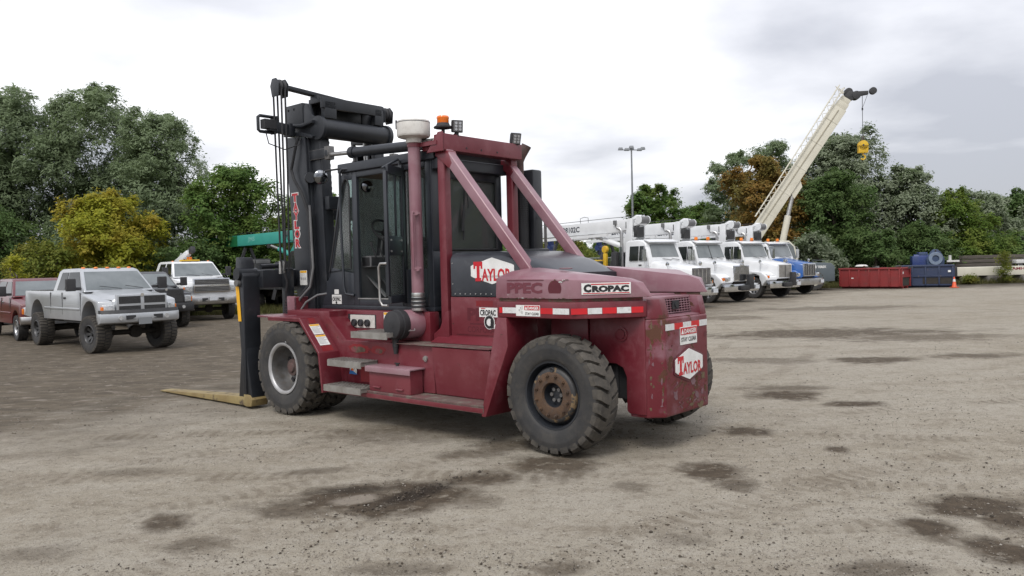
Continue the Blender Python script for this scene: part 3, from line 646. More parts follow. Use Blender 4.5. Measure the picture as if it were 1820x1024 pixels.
def tyre_mb(c, rad, w, rim, nl, h, style, mb=None, ax=1):
    """tyre about an axis along y, centred at c; nl lugs per side"""
    mb = mb or FB(); c = Vector(c); W = w / 2; hs = rad - rim
    half = [(rim - .005, W * .74), (rim + .012, W * .84), (rim + hs * .10, W * .90), (rim + hs * .13, W * .92), (rim + hs * .30, W * .99), (rim + hs * .48, W * 1.0),
            (rim + hs * .52, W * 1.012), (rim + hs * .56, W * 1.0), (rad - h * 1.9, W * .985), (rad - h * 1.55, W * .97)]
    tr = [(rad - h * 1.0, W * .86), (rad - h * .85, W * .5), (rad - h * .8, 0)]
    mb.lathe(half, c, (0, 1, 0), RUB, 56); mb.lathe([(r, -t) for r, t in half], c, (0, 1, 0), RUB, 56)
    g = [half[-1]] + tr
    mb.lathe(g + [(r, -t) for r, t in g[::-1][1:]], c, (0, 1, 0), GROOVE, 56)
    rnd = random.Random(nl)
    for sgn in (1, -1):
        for i in range(nl):
            a0 = 2 * math.pi * (i + (0 if sgn > 0 else .5)) / nl
            pitch = 2 * math.pi / nl
            if style == 'rock':      # slanted traction lugs running from the middle over the shoulder
                st = [(-.10, .30 + .34, .0, rad - .000, .72), (.42, .30 + .08, .0, rad - .001, .70), (.80, .12 - .02, 0, rad - .006, .74), (.985, .0, 0, rad - .030, .70), (1.005, -.02, 0, rad - h * 1.45, .62)]
            else:                    # zig-zag industrial block lugs
                st = [(.03, .42, .0, rad, .60), (.40, .12, .0, rad - .001, .62), (.62, .28, .0, rad - .002, .70), (.95, .0, .0, rad - .018, .74), (1.0, .0, 0, rad - h * 1.7, .66)]
            vs = []; k = len(st)
            for y, da, _, r, wd in st:
                am = a0 + da * pitch
                for q in (-1, 1):
                    for rr in (r, r - h * (1.1 if y < .9 else .8)):
                        a = am + q * wd * pitch * .5 * (1.0 if rr == r else 1.12)
                        vs.append(c + Vector((rr * math.cos(a), sgn * y * W, rr * math.sin(a))))
            fs = []
            for j in range(k - 1):
                p, n = 4 * j, 4 * j + 4
                fs += [(p, n, n + 2, p + 2), (p + 1, p + 3, n + 3, n + 1), (p, p + 1, n + 1, n), (p + 2, n + 2, n + 3, p + 3)]
            fs += [(0, 2, 3, 1), (4 * k - 4, 4 * k - 3, 4 * k - 1, 4 * k - 2)]
            mb.add(vs, fs, TREAD)
    return mb

def front_wheel(yc, side, outer):
    c = Vector((4.5, yc, .632)); s = side
    rm = FB(); w = .34
    flange = [(.335, .135), (.350, .150), (.350, .160), (.332, .163), (.318, .150), (.306, .110), (.300, .03), (.285, -.06), (.255, -.105), (.17, -.125), (.0, -.125)]
    rm.lathe([(r, t * s) for r, t in flange], c, (0, 1, 0), GREYW, 48)
    rm.lathe([(.334, .150 * s), (.352, .150 * s), (.352, .166 * s), (.330, .168 * s), (.312, .156 * s), (.305, .142 * s)], c, (0, 1, 0), SILV, 48)
    wh = OBJ('wheel', rm, fl, smooth=40)
    OBJ('tyre', tyre_mb(c, .635, .35, .335, 24, .035, 'block'), wh, smooth=30)
    if outer:
        hb = FB()
        hb.cyl(c + Vector((0, -.12 * s, 0)), c + Vector((0, .02 * s, 0)), .125, HUBR, r2=.115, n=24)
        hb.cyl(c + Vector((0, .02 * s, 0)), c + Vector((0, .045 * s, 0)), .075, HUBR, r2=.06, n=20)
        OBJ('hub', hb, wh, bevel=.006)
        for i in range(10):
            a = 2 * math.pi * i / 10
            nb = FB(); p = c + Vector((.19 * math.cos(a), -.12 * s, .19 * math.sin(a))); nb.cyl(p, p + Vector((0, .03 * s, 0)), .016, GREYW, n=6); OBJ('wheel_nut', nb, wh)
        for i in range(5):
            a = 2 * math.pi * (i + .3) / 5
            hh = FB(); p = c + Vector((.245 * math.cos(a), -.098 * s, .245 * math.sin(a))); hh.lathe([(.036, .012 * s), (.030, .016 * s), (.0, .006 * s)], p, (0, 1, 0), BLKM, 14); OBJ('hand_hole', hh, wh)
        vv = FB(); vv.cyl(c + Vector((.0, .17 * s, .0)) + Vector((-.12, 0, .36)), c + Vector((-.12, .19 * s, .37)), .008, STEELB, n=8)
        OBJ('valve_stem', vv, wh)
front_wheel(.075, 1, True); front_wheel(-.32, 1, False)
front_wheel(-2.475, -1, True); front_wheel(-2.08, -1, False)

DISC = M('chipped black disc', (.022, .022, .024), .55, c2=(.04, .038, .036), scale=4, wear=(.17, .115, .06), wscale=5, wlo=.52, whi=.56, bump=.1)
def rear_wheel(yc, side):
    c = Vector((.06, yc, .617)); s = side
    rm = FB()
    pr = [(.345, .12), (.36, .14), (.352, .152), (.335, .150), (.325, .12), (.318, .075), (.31, .06), (.30, .085), (.285, .105)]
    rm.lathe([(r, t * s) for r, t in pr], c, (0, 1, 0), BLK, 48)
    wh = OBJ('wheel', rm, fl, smooth=40)
    OBJ('tyre', tyre_mb(c, .617, .36, .345, 27, .038, 'rock'), wh, smooth=30)
    dk = FB()
    dk.lathe([(r, t * s) for r, t in [(.292, .06), (.288, .11), (.276, .132), (.258, .140), (.244, .143)]], c, (0, 1, 0), DISC, 40)
    dk.lathe([(r, t * s) for r, t in [(.244, .143), (.236, .149), (.16, .150), (.135, .146), (.125, .12)]], c, (0, 1, 0), RUST, 40)
    OBJ('wheel_disc', dk, wh, smooth=50)
    dc = FB()
    dc.lathe([(r, t * s) for r, t in [(.131, .13), (.122, .06), (.112, .03), (.06, .035), (.055, .06), (.0, .065)]], c, (0, 1, 0), BLK, 32)
    for i in range(6):
        a = 2 * math.pi * i / 6; p = c + Vector((.062 * math.cos(a), .045 * s, .062 * math.sin(a)))
        dc.cyl(p, p + Vector((0, .035 * s, 0)), .02, GREYW, n=8)
    OBJ('hub', dc, wh)
    for i in range(12):
        a = 2 * math.pi * (i + .5) / 12
        p = c + Vector((.208 * math.cos(a), .143 * s, .208 * math.sin(a)))
        n = FB(); n.cyl(p, p + Vector((0, .022 * s, 0)), .019, RUST, n=6); n.cyl(p + Vector((0, .02 * s, 0)), p + Vector((0, .04 * s, 0)), .010, RUST, n=8)
        OBJ('wheel_nut', n, wh)
    hh = FB(); p = c + Vector((0.0, .140 * s, .262)); hh.lathe([(.028, .006 * s), (.022, .010 * s), (.0, .002 * s)], p, (0, 1, 0), BLKM, 14)
    OBJ('hand_hole', hh, wh)
rear_wheel(-.185, 1); rear_wheel(-2.215, -1)

# ---- chassis, axle, running boards
ch = FB()
ch.box(-.40, 4.9, -1.68, -.74, .52, 1.05, BLKM)
ch.box(4.25, 4.75, -1.92, -.48, .5, .76, BLKM)
ch.cyl((.06, -2.1, .617), (.06, -.3, .617), .12, BLKM)
OBJ('chassis', ch, fl, bevel=.02)
for s in (1, -1):
    def Y(y): return y if s > 0 else -2.4 - y
    b = FB()
    # running board: upper plate with turned down lip
    y0, y1 = sorted((Y(.10), Y(-.52))); b.box(.90, 3.72, y0, y1, .425, .45, TREADPLATE)
    y0, y1 = sorted((Y(.10), Y(.085))); b.box(.90, 3.72, y0, y1, .362, .4245, RED)
    OBJ('running_board', b, fl, bevel=.006)
    b = FB()   # side tank panels with ledge
    b.prism([(Y(-.14), 1.03), (Y(-.55), 1.03), (Y(-.55), .452), (Y(-.16), .452)], 'x', 1.925, 3.70, RED)
    b.prism([(Y(-.10), 1.022), (Y(-.55), 1.022), (Y(-.55), .452), (Y(-.16), .452)], 'x', .97, 1.905, RED)
    OBJ('side_tank', b, fl, bevel=.018, seg=3)
    b = FB()
    y0, y1 = sorted((Y(-.09), Y(-.52)))
    b.box(.97, 2.55, y0, y1, 1.031, 1.036, TREADPLATE)
    OBJ('ledge_plate', b, fl)
    b = FB()   # gusset plate in front of the rear wheel
    def wf(x, y, z):
        k = (z - .33) / 1.07
        near = abs(y - Y(.10)) < 1e-6
        return (x, y + (-.115 * k * (1 if s > 0 else -1) if near else 0), z)
    b.prism([(.935, .33), (.87, .33), (.60, 1.10), (.64, 1.403), (.775, 1.403), (.80, 1.30)], 'y', Y(.10), Y(-.52), RED, warp=wf)
    OBJ('rear_fender', b, fl, bevel=.012)
    # front fender: bent plate over and behind the front wheels
    prof = [(4.95, 1.325), (4.18, 1.325), (3.76, .875), (3.70, .36)]
    th = .03
    ins = [(x + (.0 if i == 0 else .03), z - .03 if i < 2 else z - .008) for i, (x, z) in enumerate(prof)]
    b = FB(); b.prism(prof + ins[::-1], 'y', Y(.17), Y(-.16), RED)
    b.prism([(4.95, 1.322), (4.18, 1.322), (3.76, .872), (3.70, .37), (3.74, .37), (3.80, .86), (4.20, 1.27), (4.95, 1.27)], 'y', Y(.165), Y(.15), RED)
    OBJ('front_fender', b, fl, bevel=.018, seg=3)
    b = FB(); b.prism([(4.95, 1.318), (4.18, 1.318), (3.77, .868), (3.715, .44), (3.6, .44), (3.6, 1.03), (3.95, 1.318), (3.95, 1.40), (4.95, 1.40)], 'y', Y(-.15), Y(-.55), RED)
    b.box(2.28, 4.72, *sorted((Y(-.44), Y(-.60))), 1.035, 1.402, RED)
    OBJ('deck', b, fl, bevel=.014)
for s in (1,):
    b = FB()  # low front bracket on the deck with hose opening
    b.prism([(5.28, 1.335), (4.97, 1.335), (4.97, 1.59), (5.22, 1.59)], 'y', -.30, -.33, REDF)
    b.box(4.97, 5.0, -.56, -.30, 1.335, 1.58, RED); b.box(4.97, 5.25, -.56, -.53, 1.335, 1.58, RED)
    b.box(4.72, 5.30, -.58, .12, 1.305, 1.334, RED)
    OBJ('valve_bracket', b, fl, bevel=.01)
    b = FB()
    for k in range(3): b.cyl((5.08 + .05 * k, -.48 + .05 * k, 1.34), (5.08 + .05 * k, -.48 + .05 * k, 1.47), .028, BLKM, n=10)
    OBJ('control_valve', b, fl)
# ---- steps (grating)
def step(x0, x1, y0, y1, z, teeth):
    p = FB()
    p.box(x0, x1, y1 - .012, y1, z - .075, z + .006, GALV)
    p.box(x0, x0 + .01, y0, y1 - .012, z - .05, z, GALV); p.box(x1 - .01, x1, y0, y1 - .012, z - .075, z, GALV)
    n = 11
    for i in range(n + 1):
        x = x0 + .012 + (x1 - x0 - .024) * i / n
        p.box(x - .012, x + .012, y0, y1 - .013, z - .018, z + (.012 if teeth else .004), GALV)
    for j in range(4):
        y = y0 + (y1 - y0) * (j + .5) / 4.3; p.box(x0 + .011, x1 - .011, y - .008, y + .008, z - .02, z + .002, GALV)
    OBJ('step', p, fl)
step(2.95, 3.64, -.14, .13, .79, True); step(2.88, 3.64, -.13, .20, .475, False); step(2.52, 3.22, -.43, .06, 1.165, False)
# ---- tool box
b = FB(); b.box(2.10, 2.86, -.13, .07, .452, .735, RED); tb = OBJ('tool_box', b, fl, bevel=.006)
b = FB(); b.box(2.07, 2.90, -.145, .10, .742, .760, REDF); b.box(2.07, 2.90, .095, .105, .69, .757, REDF); OBJ('lid', b, tb, bevel=.004)
for x in (2.28, 2.70):
    b = FB(); b.cyl((x - .06, .085, .505), (x + .06, .085, .505), .010, RED, n=8); b.box(x - .05, x + .05, .071, .085, .498, .512, RED); OBJ('hinge', b, tb)
b = FB(); b.cyl((2.5, -.08, .757), (2.5, -.08, .785), .02, BLKM, n=10); b.box(2.46, 2.54, -.09, -.07, .785, .80, BLKM); OBJ('latch', b, tb)
# worn patches and little marks on the tank panel
b = FB()
def blob(mb, cx, cz, rx, rz, y, m, seed, n=18):
    r = random.Random(seed)
    pts = [(cx + rx * math.cos(2 * math.pi * i / n) * r.uniform(.82, 1.1), y, cz + rz * math.sin(2 * math.pi * i / n) * r.uniform(.82, 1.1)) for i in range(n)]
    mb.slab(pts, (0, 1, 0), .0012, m)
blob(b, 3.32, .925, .235, .068, -.1425, REDT, 1); blob(b, 2.93, .925, .15, .06, -.1425, REDT, 2)
blob(b, 3.34, .915, .16, .042, -.1405, RUSTB, 3); blob(b, 2.92, .915, .075, .034, -.1405, RUSTB, 4)
b.box(2.90, 3.30, -.1455, -.1425, .50, .70, REDT)
OBJ('worn_patch', b, fl, smooth=0)
b = FB(); b.box(3.38, 3.52, -.143, -.139, .59, .66, WHT); b.prism([(3.36, .585), (3.54, .585), (3.50, .65)], 'y', -.139, -.137, M('blue sticker', (.03, .15, .4), .4))
b.prism([(3.44, .63), (3.50, .63), (3.47, .69)], 'y', -.139, -.137, ORG); OBJ('sticker', b, fl, smooth=0)
b = FB(); b.cyl((2.05, -.16, .87), (2.05, -.13, .87), .035, STEELB, n=12); b.box(2.02, 2.08, -.132, -.12, .855, .885, GALV); OBJ('tank_lock', b, fl)
# ---- front side panel recess with gauges, plug
b = FB(); b.box(3.32, 3.92, -.452, -.437, 1.16, 1.35, BLKM); rc = OBJ('gauge_recess', b, fl, bevel=.012)
b = FB(); b.box(3.34, 3.86, -.439, -.431, 1.17, 1.34, ALUW); OBJ('gauge_plate', b, rc)
for x in (3.76, 3.62, 3.48):
    b = FB(); b.cyl((x, -.432, 1.235), (x, -.405, 1.235), .048, BLKM, n=16); b.lathe([(.05, -.40 + .43), (.036, .034)], (x, -.43, 1.235), (0, 1, 0), BLK, 16); OBJ('gauge', b, rc)
b = FB(); b.slab([(4.14, -.44, 1.30), (4.06, -.44, 1.21), (3.99, -.44, 1.28), (4.06, -.44, 1.37)], (0, 1, 0), .012, BLKM); OBJ('rubber_plug', b, fl)
# ---- air cleaner canister, drop boot, intake stack
def ac(t): return Vector((2.56, -.05, 1.262)) + Vector((-.06, -.80, -.01)).normalized() * t
A0 = Vector((.06, .80, .01)).normalized()
b = FB(); b.lathe([(.165, -.16), (.178, -.18), (.178, -.62), (.168, -.66), (.0, -.67)], ac(0), A0, REDF, 40); b.lathe([(.181, -.40), (.184, -.41), (.181, -.42)], ac(0), A0, RED, 40)
aq = OBJ('air_cleaner', b, fl)
b = FB(); b.lathe([(.0, .0), (.16, .0), (.172, -.008), (.177, -.03), (.177, -.075), (.188, -.08), (.188, -.13), (.182, -.165), (.17, -.17)], ac(0), A0, BLKM, 40)
b.lathe([(.03, .002), (.04, .004), (.045, .002)], ac(0), A0, BLKM, 20); OBJ('end_cap', b, aq)
b = FB(); b.cyl(ac(.06) + Vector((0, 0, -.16)), ac(.06) + Vector((0, 0, -.24)), .045, BLKM, r2=.036); b.cyl(ac(.06) + Vector((0, 0, -.24)), ac(.06) + Vector((0, 0, -.27)), .040, BLKM); b.cyl(ac(.06) + Vector((0, 0, -.27)), ac(.06) + Vector((0, 0, -.36)), .036, BLKM, r2=.024); OBJ('dust_valve', b, aq)
b = FB(); b.tube([ac(.14) + Vector((-.185, 0, -.06)), ac(.10) + Vector((-.20, .0, -.07)), ac(.19) + Vector((-.205, 0, -.07)), ac(.20) + Vector((-.19, 0, -.05))], .006, STEELB, 6); OBJ('clamp', b, aq)
b = FB(); b.cyl((2.44, -.40, 1.62), (2.44, -.40, 3.53), .078, REDF, n=28); st = OBJ('intake_pipe', b, fl)
b = FB()
for z, m, r in ((1.42, STEELB, .085), (1.45, BLKM, .088), (1.50, BLKM, .092), (1.55, BLKM, .088), (1.60, STEELB, .084)): b.cyl((2.44, -.40, z - .0), (2.44, -.40, z + .048), r, m, n=28)
OBJ('rubber_boot', b, st, bevel=.008)
b = FB(); b.lathe([(.078, 3.50), (.098, 3.505), (.10, 3.560), (.165, 3.566), (.198, 3.578), (.206, 3.592), (.208, 3.605), (.208, 3.755), (.200, 3.775), (.05, 3.785), (0, 3.786)], (2.44, -.40, 0), (0, 0, 1), ALUW, 44); pc = OBJ('precleaner_bowl', b, st)
b = FB(); b.lathe([(.208, 3.745), (.2105, 3.75), (.208, 3.757)], (2.44, -.40, 0), (0, 0, 1), GRYP, 44); b.box(2.585, 2.60, -.262, -.245, 3.68, 3.79, BLKM); OBJ('bowl_band', b, pc)
b = FB(); b.tube([(2.33, -.36, 2.62), (2.36, -.27, 2.64), (2.36, -.265, 2.60), (2.36, -.265, 1.98), (2.36, -.27, 1.94), (2.33, -.36, 1.95)], .017, REDF, 10); b.cyl((2.37, -.34, 2.63), (2.33, -.30, 2.63), .03, REDF); b.cyl((2.37, -.34, 1.945), (2.33, -.30, 1.945), .03, REDF); OBJ('grab_handle', b, st)
b = FB(); b.box(2.06, 2.50, -.52, -.42, 3.45, 3.50, RED); b.lathe([(.082, 3.45), (.086, 3.45), (.086, 3.50), (.082, 3.50)], (2.44, -.40, 0), (0, 0, 1), RED, 28, closed=True); OBJ('pipe_clamp', b, st)

# ---- overhead frame: posts, cross beam, diagonal struts
for y in (-.565, -1.835):
    b = FB(); b.box(2.03, 2.15, y - .062, y + .062, 1.02, 3.40, RED); OBJ('frame_post', b, fl, bevel=.03, seg=3)
    b = FB(); b.beam((2.09, y + .005, 3.43) if y > -1 else (2.22, y, 3.41), (.66, y + .005, 1.79) if y > -1 else (.80, y, 1.78), .125, .125, REDF); OBJ('diagonal_strut', b, fl, bevel=.02, seg=3)
    gx = 0 if y > -1 else .13
    b = FB(); b.prism([(2.17 + gx, 3.33), (1.93 + gx, 3.15), (1.88 + gx, 3.21), (1.95 + gx, 3.374), (2.17 + gx, 3.374)], 'y', y - .07, y + .07, RED); OBJ('gusset', b, fl, bevel=.008)
b = FB(); b.box(1.97, 2.15, -1.92, -.46, 3.375, 3.58, RED); b.prism([(2.26, 3.36), (1.965, 3.36), (1.965, 3.60), (2.05, 3.60)], 'y', -.455, -.43, RED); bm_ = OBJ('cross_beam', b, fl, bevel=.02, seg=3)
b = FB()
for x in (2.28, 2.2): b.box(x, x + .10, -.72, -.48, 3.40, 3.52, RED)
b.cyl((2.20, -.62, 3.52), (2.44, -.56, 3.50), .06, ALUW, n=14)
OBJ('cylinder_mount', b, fl, bevel=.01)
for y in (-.85, -1.12, -1.42):
    b = FB(); b.cyl((1.975, y, 3.43), (1.966, y, 3.43), .013, BLKM, n=8); OBJ('bolt', b, bm_)
# beacon
b = FB(); b.cyl((2.10, -.58, 3.58), (2.10, -.58, 3.68), .022, BLKM, n=10); b.lathe([(.05, 3.655), (.115, 3.665), (.118, 3.68), (.085, 3.70), (.075, 3.725), (.07, 3.725)], (2.10, -.58, 0), (0, 0, 1), BLKM, 28); bc = OBJ('beacon', b, fl)
b = FB(); b.lathe([(.068, 3.722), (.073, 3.73), (.073, 3.775), (.078, 3.785), (.078, 3.80), (.070, 3.812), (.0, 3.818)], (2.10, -.58, 0), (0, 0, 1), ORG, 28); OBJ('amber_lens', b, bc, smooth=50)
# rear work lights
def worklight(p, yaw, pitch):
    i = FB(); p = Vector(p)
    i.box(-.035, .02, -.068, .068, -.075, .075, BLKM)
    for k in range(4): i.box(.021, .045, -.062 + .035 * k, -.044 + .035 * k, -.06, .06, BLKM)
    mat = Matrix.Translation(p) @ Matrix.Rotation(yaw, 4, 'Z') @ Matrix.Rotation(pitch, 4, 'Y')
    i.xf(0, mat); w = OBJ('work_light', i, fl, bevel=.006)
    f = FB(); f.box(-.040, -.034, -.056, .056, -.062, .062, GRYP); f.xf(0, mat); OBJ('bezel', f, w)
    for yy in (-.026, .026):
        for z2 in (-.038, 0, .038):
            f = FB(); f.cyl((-.046, yy, z2), (-.040, yy, z2), .017, LENS, n=10); f.xf(0, mat); OBJ('diode', f, w)
    f = FB(); f.box(-.02, .03, -.02, .02, -.12, -.075, BLKM); f.xf(0, mat); OBJ('bracket', f, w)
    f = FB(); q = p + Vector((.03, .02, -.09)); f.tube([q, q + Vector((.02, -.06, -.05)), q + Vector((.0, -.12, -.03)), q + Vector((.05, -.15, -.06))], .01, BLKM, 6); OBJ('cable', f, w)
worklight((1.98, -.70, 3.685), R(-24), R(-6)); worklight((1.98, -1.80, 3.65), R(-20), R(-16))
# ---- exhaust on the far side
b = FB(); b.cyl((2.15, -2.08, 1.6), (2.15, -2.08, 3.10), .095, BLK, n=24); b.tube([(2.15, -2.08, 3.1), (2.15, -2.08, 3.38), (2.12, -2.09, 3.46), (2.06, -2.13, 3.60)], [.055, .055, .058, .07], HUBR, 14); ex = OBJ('exhaust', b, fl)
b = FB()
for k in range(46): b.cyl((2.15, -2.08, 1.95 + .025 * k), (2.15, -2.08, 1.962 + .025 * k), .108, BLKM, n=18, caps=True)
OBJ('heat_shield', b, ex)
b = FB(); b.box(2.02, 2.50, -2.40, -2.20, 1.7, 3.28, BLK); OBJ('side_screen', b, fl, bevel=.03)
b = FB(); b.tube([(1.98, -2.3, 2.62), (1.90, -2.3, 2.60), (1.90, -2.3, 1.9)], .02, GREYW, 8); OBJ('rear_handle', b, fl)

# ---- hood: red lower side panel, black upper hood with sloping top
b = FB(); b.box(.62, 1.985, -1.90, -.52, 1.04, 1.59, RED); b.box(1.05, 1.90, -.521, -.512, 1.14, 1.56, RED); b.prism([(-.36, 1.04), (-.52, 1.04), (-.52, 1.12), (-.49, 1.10)], 'x', .62, 2.2, RED); b.prism([(2.27, 1.04), (2.0, 1.04), (2.0, 1.42), (2.06, 1.40), (2.16, 1.2), (2.27, 1.13)], 'y', -.49, -.60, RED)
hd = OBJ('engine_side_panel', b, fl, bevel=.02, seg=3)
b = FB(); b.cyl((1.16, -.515, 1.475), (1.16, -.508, 1.475), .022, BLKM, n=12); OBJ('lock_hole', b, hd)
top = [(1.97, 2.14), (1.15, 2.125), (.75, 2.02), (.40, 1.86)]
b = FB()
vs = []; fs = []
for x, z in top:
    for y, dz in ((-.52, None), (-.52, -.10), (-.545, -.045), (-.62, -.012), (-.75, 0), (-1.65, 0), (-1.78, -.012), (-1.855, -.045), (-1.88, -.10), (-1.88, None)):
        vs.append((x, y, 1.60 if dz is None else z + dz))
for i in range(len(top) - 1):
    for j in range(9): fs.append((i * 10 + j, i * 10 + j + 1, i * 10 + 11 + j, i * 10 + 10 + j))
fs += [tuple(range(10)), tuple(range(30, 40))]
b.add(vs, fs, HOODB); bh = OBJ('hood', b, fl, smooth=50)
b = FB()
for x, z in [(1.90 - .085 * i, 1.63) for i in range(11)] + [(1.94, 1.75), (1.94, 2.0)]:
    b = FB(); b.cyl((x, -.525, z), (x, -.514, z), .009, STEELB, n=8); OBJ('rivet', b, bh)
b = FB(); b.box(1.2, 1.55, -1.5, -1.3, 2.09, 2.16, BLK); OBJ('hood_latch', b, bh, bevel=.02)
# sign with six sides, lettering in small capitals
def taylor(mb, o, U, V, s, m):
    """TAYLOR with a tall slab T; total width about 1.0*s"""
    U, V, o = Vector(U), Vector(V), Vector(o); N = U.cross(V)
    def rect(u0, u1, v0, v1):
        mb.slab([o + U * (u * s) + V * (v * s) for u, v in ((u0, v0), (u1, v0), (u1, v1), (u0, v1))], N, .002, m)
    rect(.01, .25, .30, .385); rect(.095, .172, .06, .302); rect(.055, .21, 0, .065); rect(.01, .055, .245, .302); rect(.205, .25, .245, .302)
    text(mb, 'AYLOR', o + U * (.225 * s) + N * .001, U, V, .77 * s, .245 * s, m, .035)
def hexsign(c, U, V, w, h, s, cut=.42):
    c, U, V = Vector(c), Vector(U), Vector(V); N = U.cross(V)
    def ring(k): return [c + U * (a * w / 2 * k) + V * (bb * h / 2 * k) for a, bb in ((-1, .38), (-.90, .48), (0, 1), (.90, .48), (1, .38), (1, -.38), (.90, -.48), (0, -1), (-.90, -.48), (-1, -.38))]
    p = FB(); p.slab(ring(1.0), N, .006, WHT); g = OBJ('name_sign', p, fl, smooth=0)
    q = FB(); taylor(q, c + N * .006 - U * (s * .5) - V * (s * .2), U, V, s, LRED)
    OBJ('lettering', q, g, smooth=0); return g
g = hexsign((1.285, -.519, 1.90), SIDEU, UPV, .68, .31, .60)
p = FB(); text(p, 'YOUR BIG RED SERVICE', Vector((1.46, -.512, 1.825)), SIDEU, UPV, .34, .022, LGREY, .0)
OBJ('small_print', p, g, smooth=0)
# ghost lettering and sticker on the red panel
p = FB(); text(p, 'PPEC', (1.70, -.5115, 1.31), SIDEU, UPV, .60, .155, GHOST3, .05); p.box(1.28, 1.55, -.5115, -.5105, 1.485, 1.55, REDT); text(p, 'CORPORATION', (1.70, -.5115, 1.17), SIDEU, UPV, .66, .075, GHOST3, .01); p.box(1.12, 1.66, -.5115, -.5105, 1.265, 1.285, GHOST3)
OBJ('ghost_lettering', p, hd, smooth=0)
p = FB(); p.box(1.21, 1.50, -.511, -.508, 1.36, 1.47, WHT); p.lathe([(.085, .0), (.085, .003), (0, .003)], (1.34, -.511, 1.30), (0, 1, 0), WHT, 20); p.box(1.22, 1.34, -.511, -.508, 1.225, 1.275, WHT)
stk = OBJ('sticker', p, hd, smooth=0)
p = FB(); text(p, 'CROPAC', (1.485, -.507, 1.375), SIDEU, UPV, .25, .07, LBLK, .035); p.box(1.40, 1.47, -.507, -.506, 1.455, 1.465, LRED)
p.lathe([(.075, .0), (.075, .0015), (.045, .0015)], (1.34, -.506, 1.30), (0, 1, 0), LBLK, 20); p.box(1.27, 1.32, -.507, -.505, 1.23, 1.33, LBLK)
OBJ('lettering', p, stk, smooth=0)

# ---- counterweight: humps, skirt, central rear block
def mir(pts): return [(x, -2.4 - y) for x, y in pts][::-1]
skirt = [(.775, -.02), (-.13, -.02), (-.24, -.075), (-.72, -.60), (-.72, -1.2), (.775, -1.2)]
for s in (1, -1):
    f = (lambda P: P) if s > 0 else mir
    b = FB(); b.prism(f([(.775, -.02), (-.19, -.02), (-.27, -.065), (-.72, -.595), (-.72, -.64), (.70, -.64), (.775, -.5)]), 'z', 1.405, 1.575, RED)
    OBJ('counterweight_skirt', b, fl, bevel=.015, seg=2)
    b = FB(); b.prism(f([(.76, -.04), (-.18, -.04), (-.255, -.085), (-.69, -.59), (-.69, -.60), (.74, -.60)]), 'z', 1.576, 1.605, RUSTB)
    OBJ('joint_strip', b, fl)
    # hump with bevelled top: lower ring and upper ring
    lo = [(.785, -.015), (-.19, -.015), (-.28, -.065), (-.80, -.62), (.785, -.62)]
    hi = [(.72, -.21, 1.895), (-.165, -.20, 1.862), (-.225, -.225, 1.855), (-.535, -.56, 1.80), (-.57, -.62, 1.795), (.72, -.62, 1.935)]
    b = FB()
    lo = lo[:3] + [(-.775, -.59), (-.80, -.62)] + lo[4:]
    lo3 = [(x, y, 1.607) for x, y in lo]
    md = [(.778, -.022, 1.825), (-.19, -.022, 1.80), (-.278, -.068, 1.795), (-.655, -.475, 1.765), (-.69, -.62, 1.755), (.778, -.62, 1.88)]
    V8 = lo3 + md + hi
    if s < 0: V8 = [(x, -2.4 - y, z) for x, y, z in V8]
    n6 = 6
    F8 = [tuple(range(6))[::-1]] + [(i, (i + 1) % 6, 6 + (i + 1) % 6, 6 + i) for i in range(6)] + [(6 + i, 6 + (i + 1) % 6, 12 + (i + 1) % 6, 12 + i) for i in range(6)] + [tuple(range(12, 18))]
    b.add(V8, F8, REDF)
    hp = OBJ('counterweight_hump', b, fl, bevel=.016, seg=2, bang=14, smooth=25)
    if s > 0:
        hump = hp
        p = FB(); p.lathe([(.07, 0), (.07, .006), (.0, .007)], (.12, -.40, 1.908), (-.045, .06, 1), GHOST2, 24); OBJ('lifting_plug', p, hp)
p = FB(); text(p, 'PPEC', (.62, -.0165, 1.66), SIDEU, UPV, .48, .115, GHOST, .05); p.box(.12, .62, -.0175, -.0155, 1.795, 1.803, GHOST)
p.lathe([(.085, .0), (.085, .0015), (0, .0015)], (-.02, -.0185, 1.71), (0, 1, 0), GHOST2, 28)
OBJ('ghost_lettering', p, hump, smooth=0)
# angled hump face: direction from (-.235,-.07) to (-.735,-.60)
AU = Vector((-.50, -.535, 0)).normalized(); AN = AU.cross(UPV)
def ang(t, z, o=0.0): return Vector((-.28, -.066, z)) + AU * t + AN * (o + .0005)
def angl(mb, t0, t1, z0, z1, off, th, m, lean=0.0):
    mb.slab([ang(t0, z0, off), ang(t1, z0, off), ang(t1, z1, off - lean), ang(t0, z1, off - lean)], AN, th, m)
b = FB(); angl(b, .03, .53, 1.648, 1.762, .004, .004, WHT, .0); lab = OBJ('name_plate', b, hump, smooth=0)
b = FB(); angl(b, .125, .515, 1.743, 1.753, .0082, .002, LRED); angl(b, .045, .515, 1.655, 1.663, .0082, .002, LRED)
text(b, 'C', ang(.05, 1.668, .0085), AU, UPV, .078, .084, LBLK, .07); text(b, 'ROPAC', ang(.135, 1.669, .0085), AU, UPV, .375, .066, LBLK, .07)
OBJ('lettering', b, lab, smooth=0)
b = FB(); rnd2 = random.Random(8)
for k in range(40):
    x = rnd2.uniform(-.15, .70); z = 1.612 + .03 * rnd2.random() ** 2 if k > 9 else rnd2.uniform(1.775, 1.80); 
    if k <= 9: x = rnd2.uniform(-.18, .02)
    n = 8; rx, rz = rnd2.uniform(.006, .03), rnd2.uniform(.003, .010)
    b.slab([(x + rx * math.cos(6.283 * i / n) * rnd2.uniform(.5, 1.2), -.0175, z + rz * math.sin(6.283 * i / n) * rnd2.uniform(.5, 1.2)) for i in range(n)], (0, 1, 0), .001 + .0001 * (k % 7), RUST if k % 3 else OFFW)
OBJ('paint_chips', b, hump, smooth=0, kind='stuff')
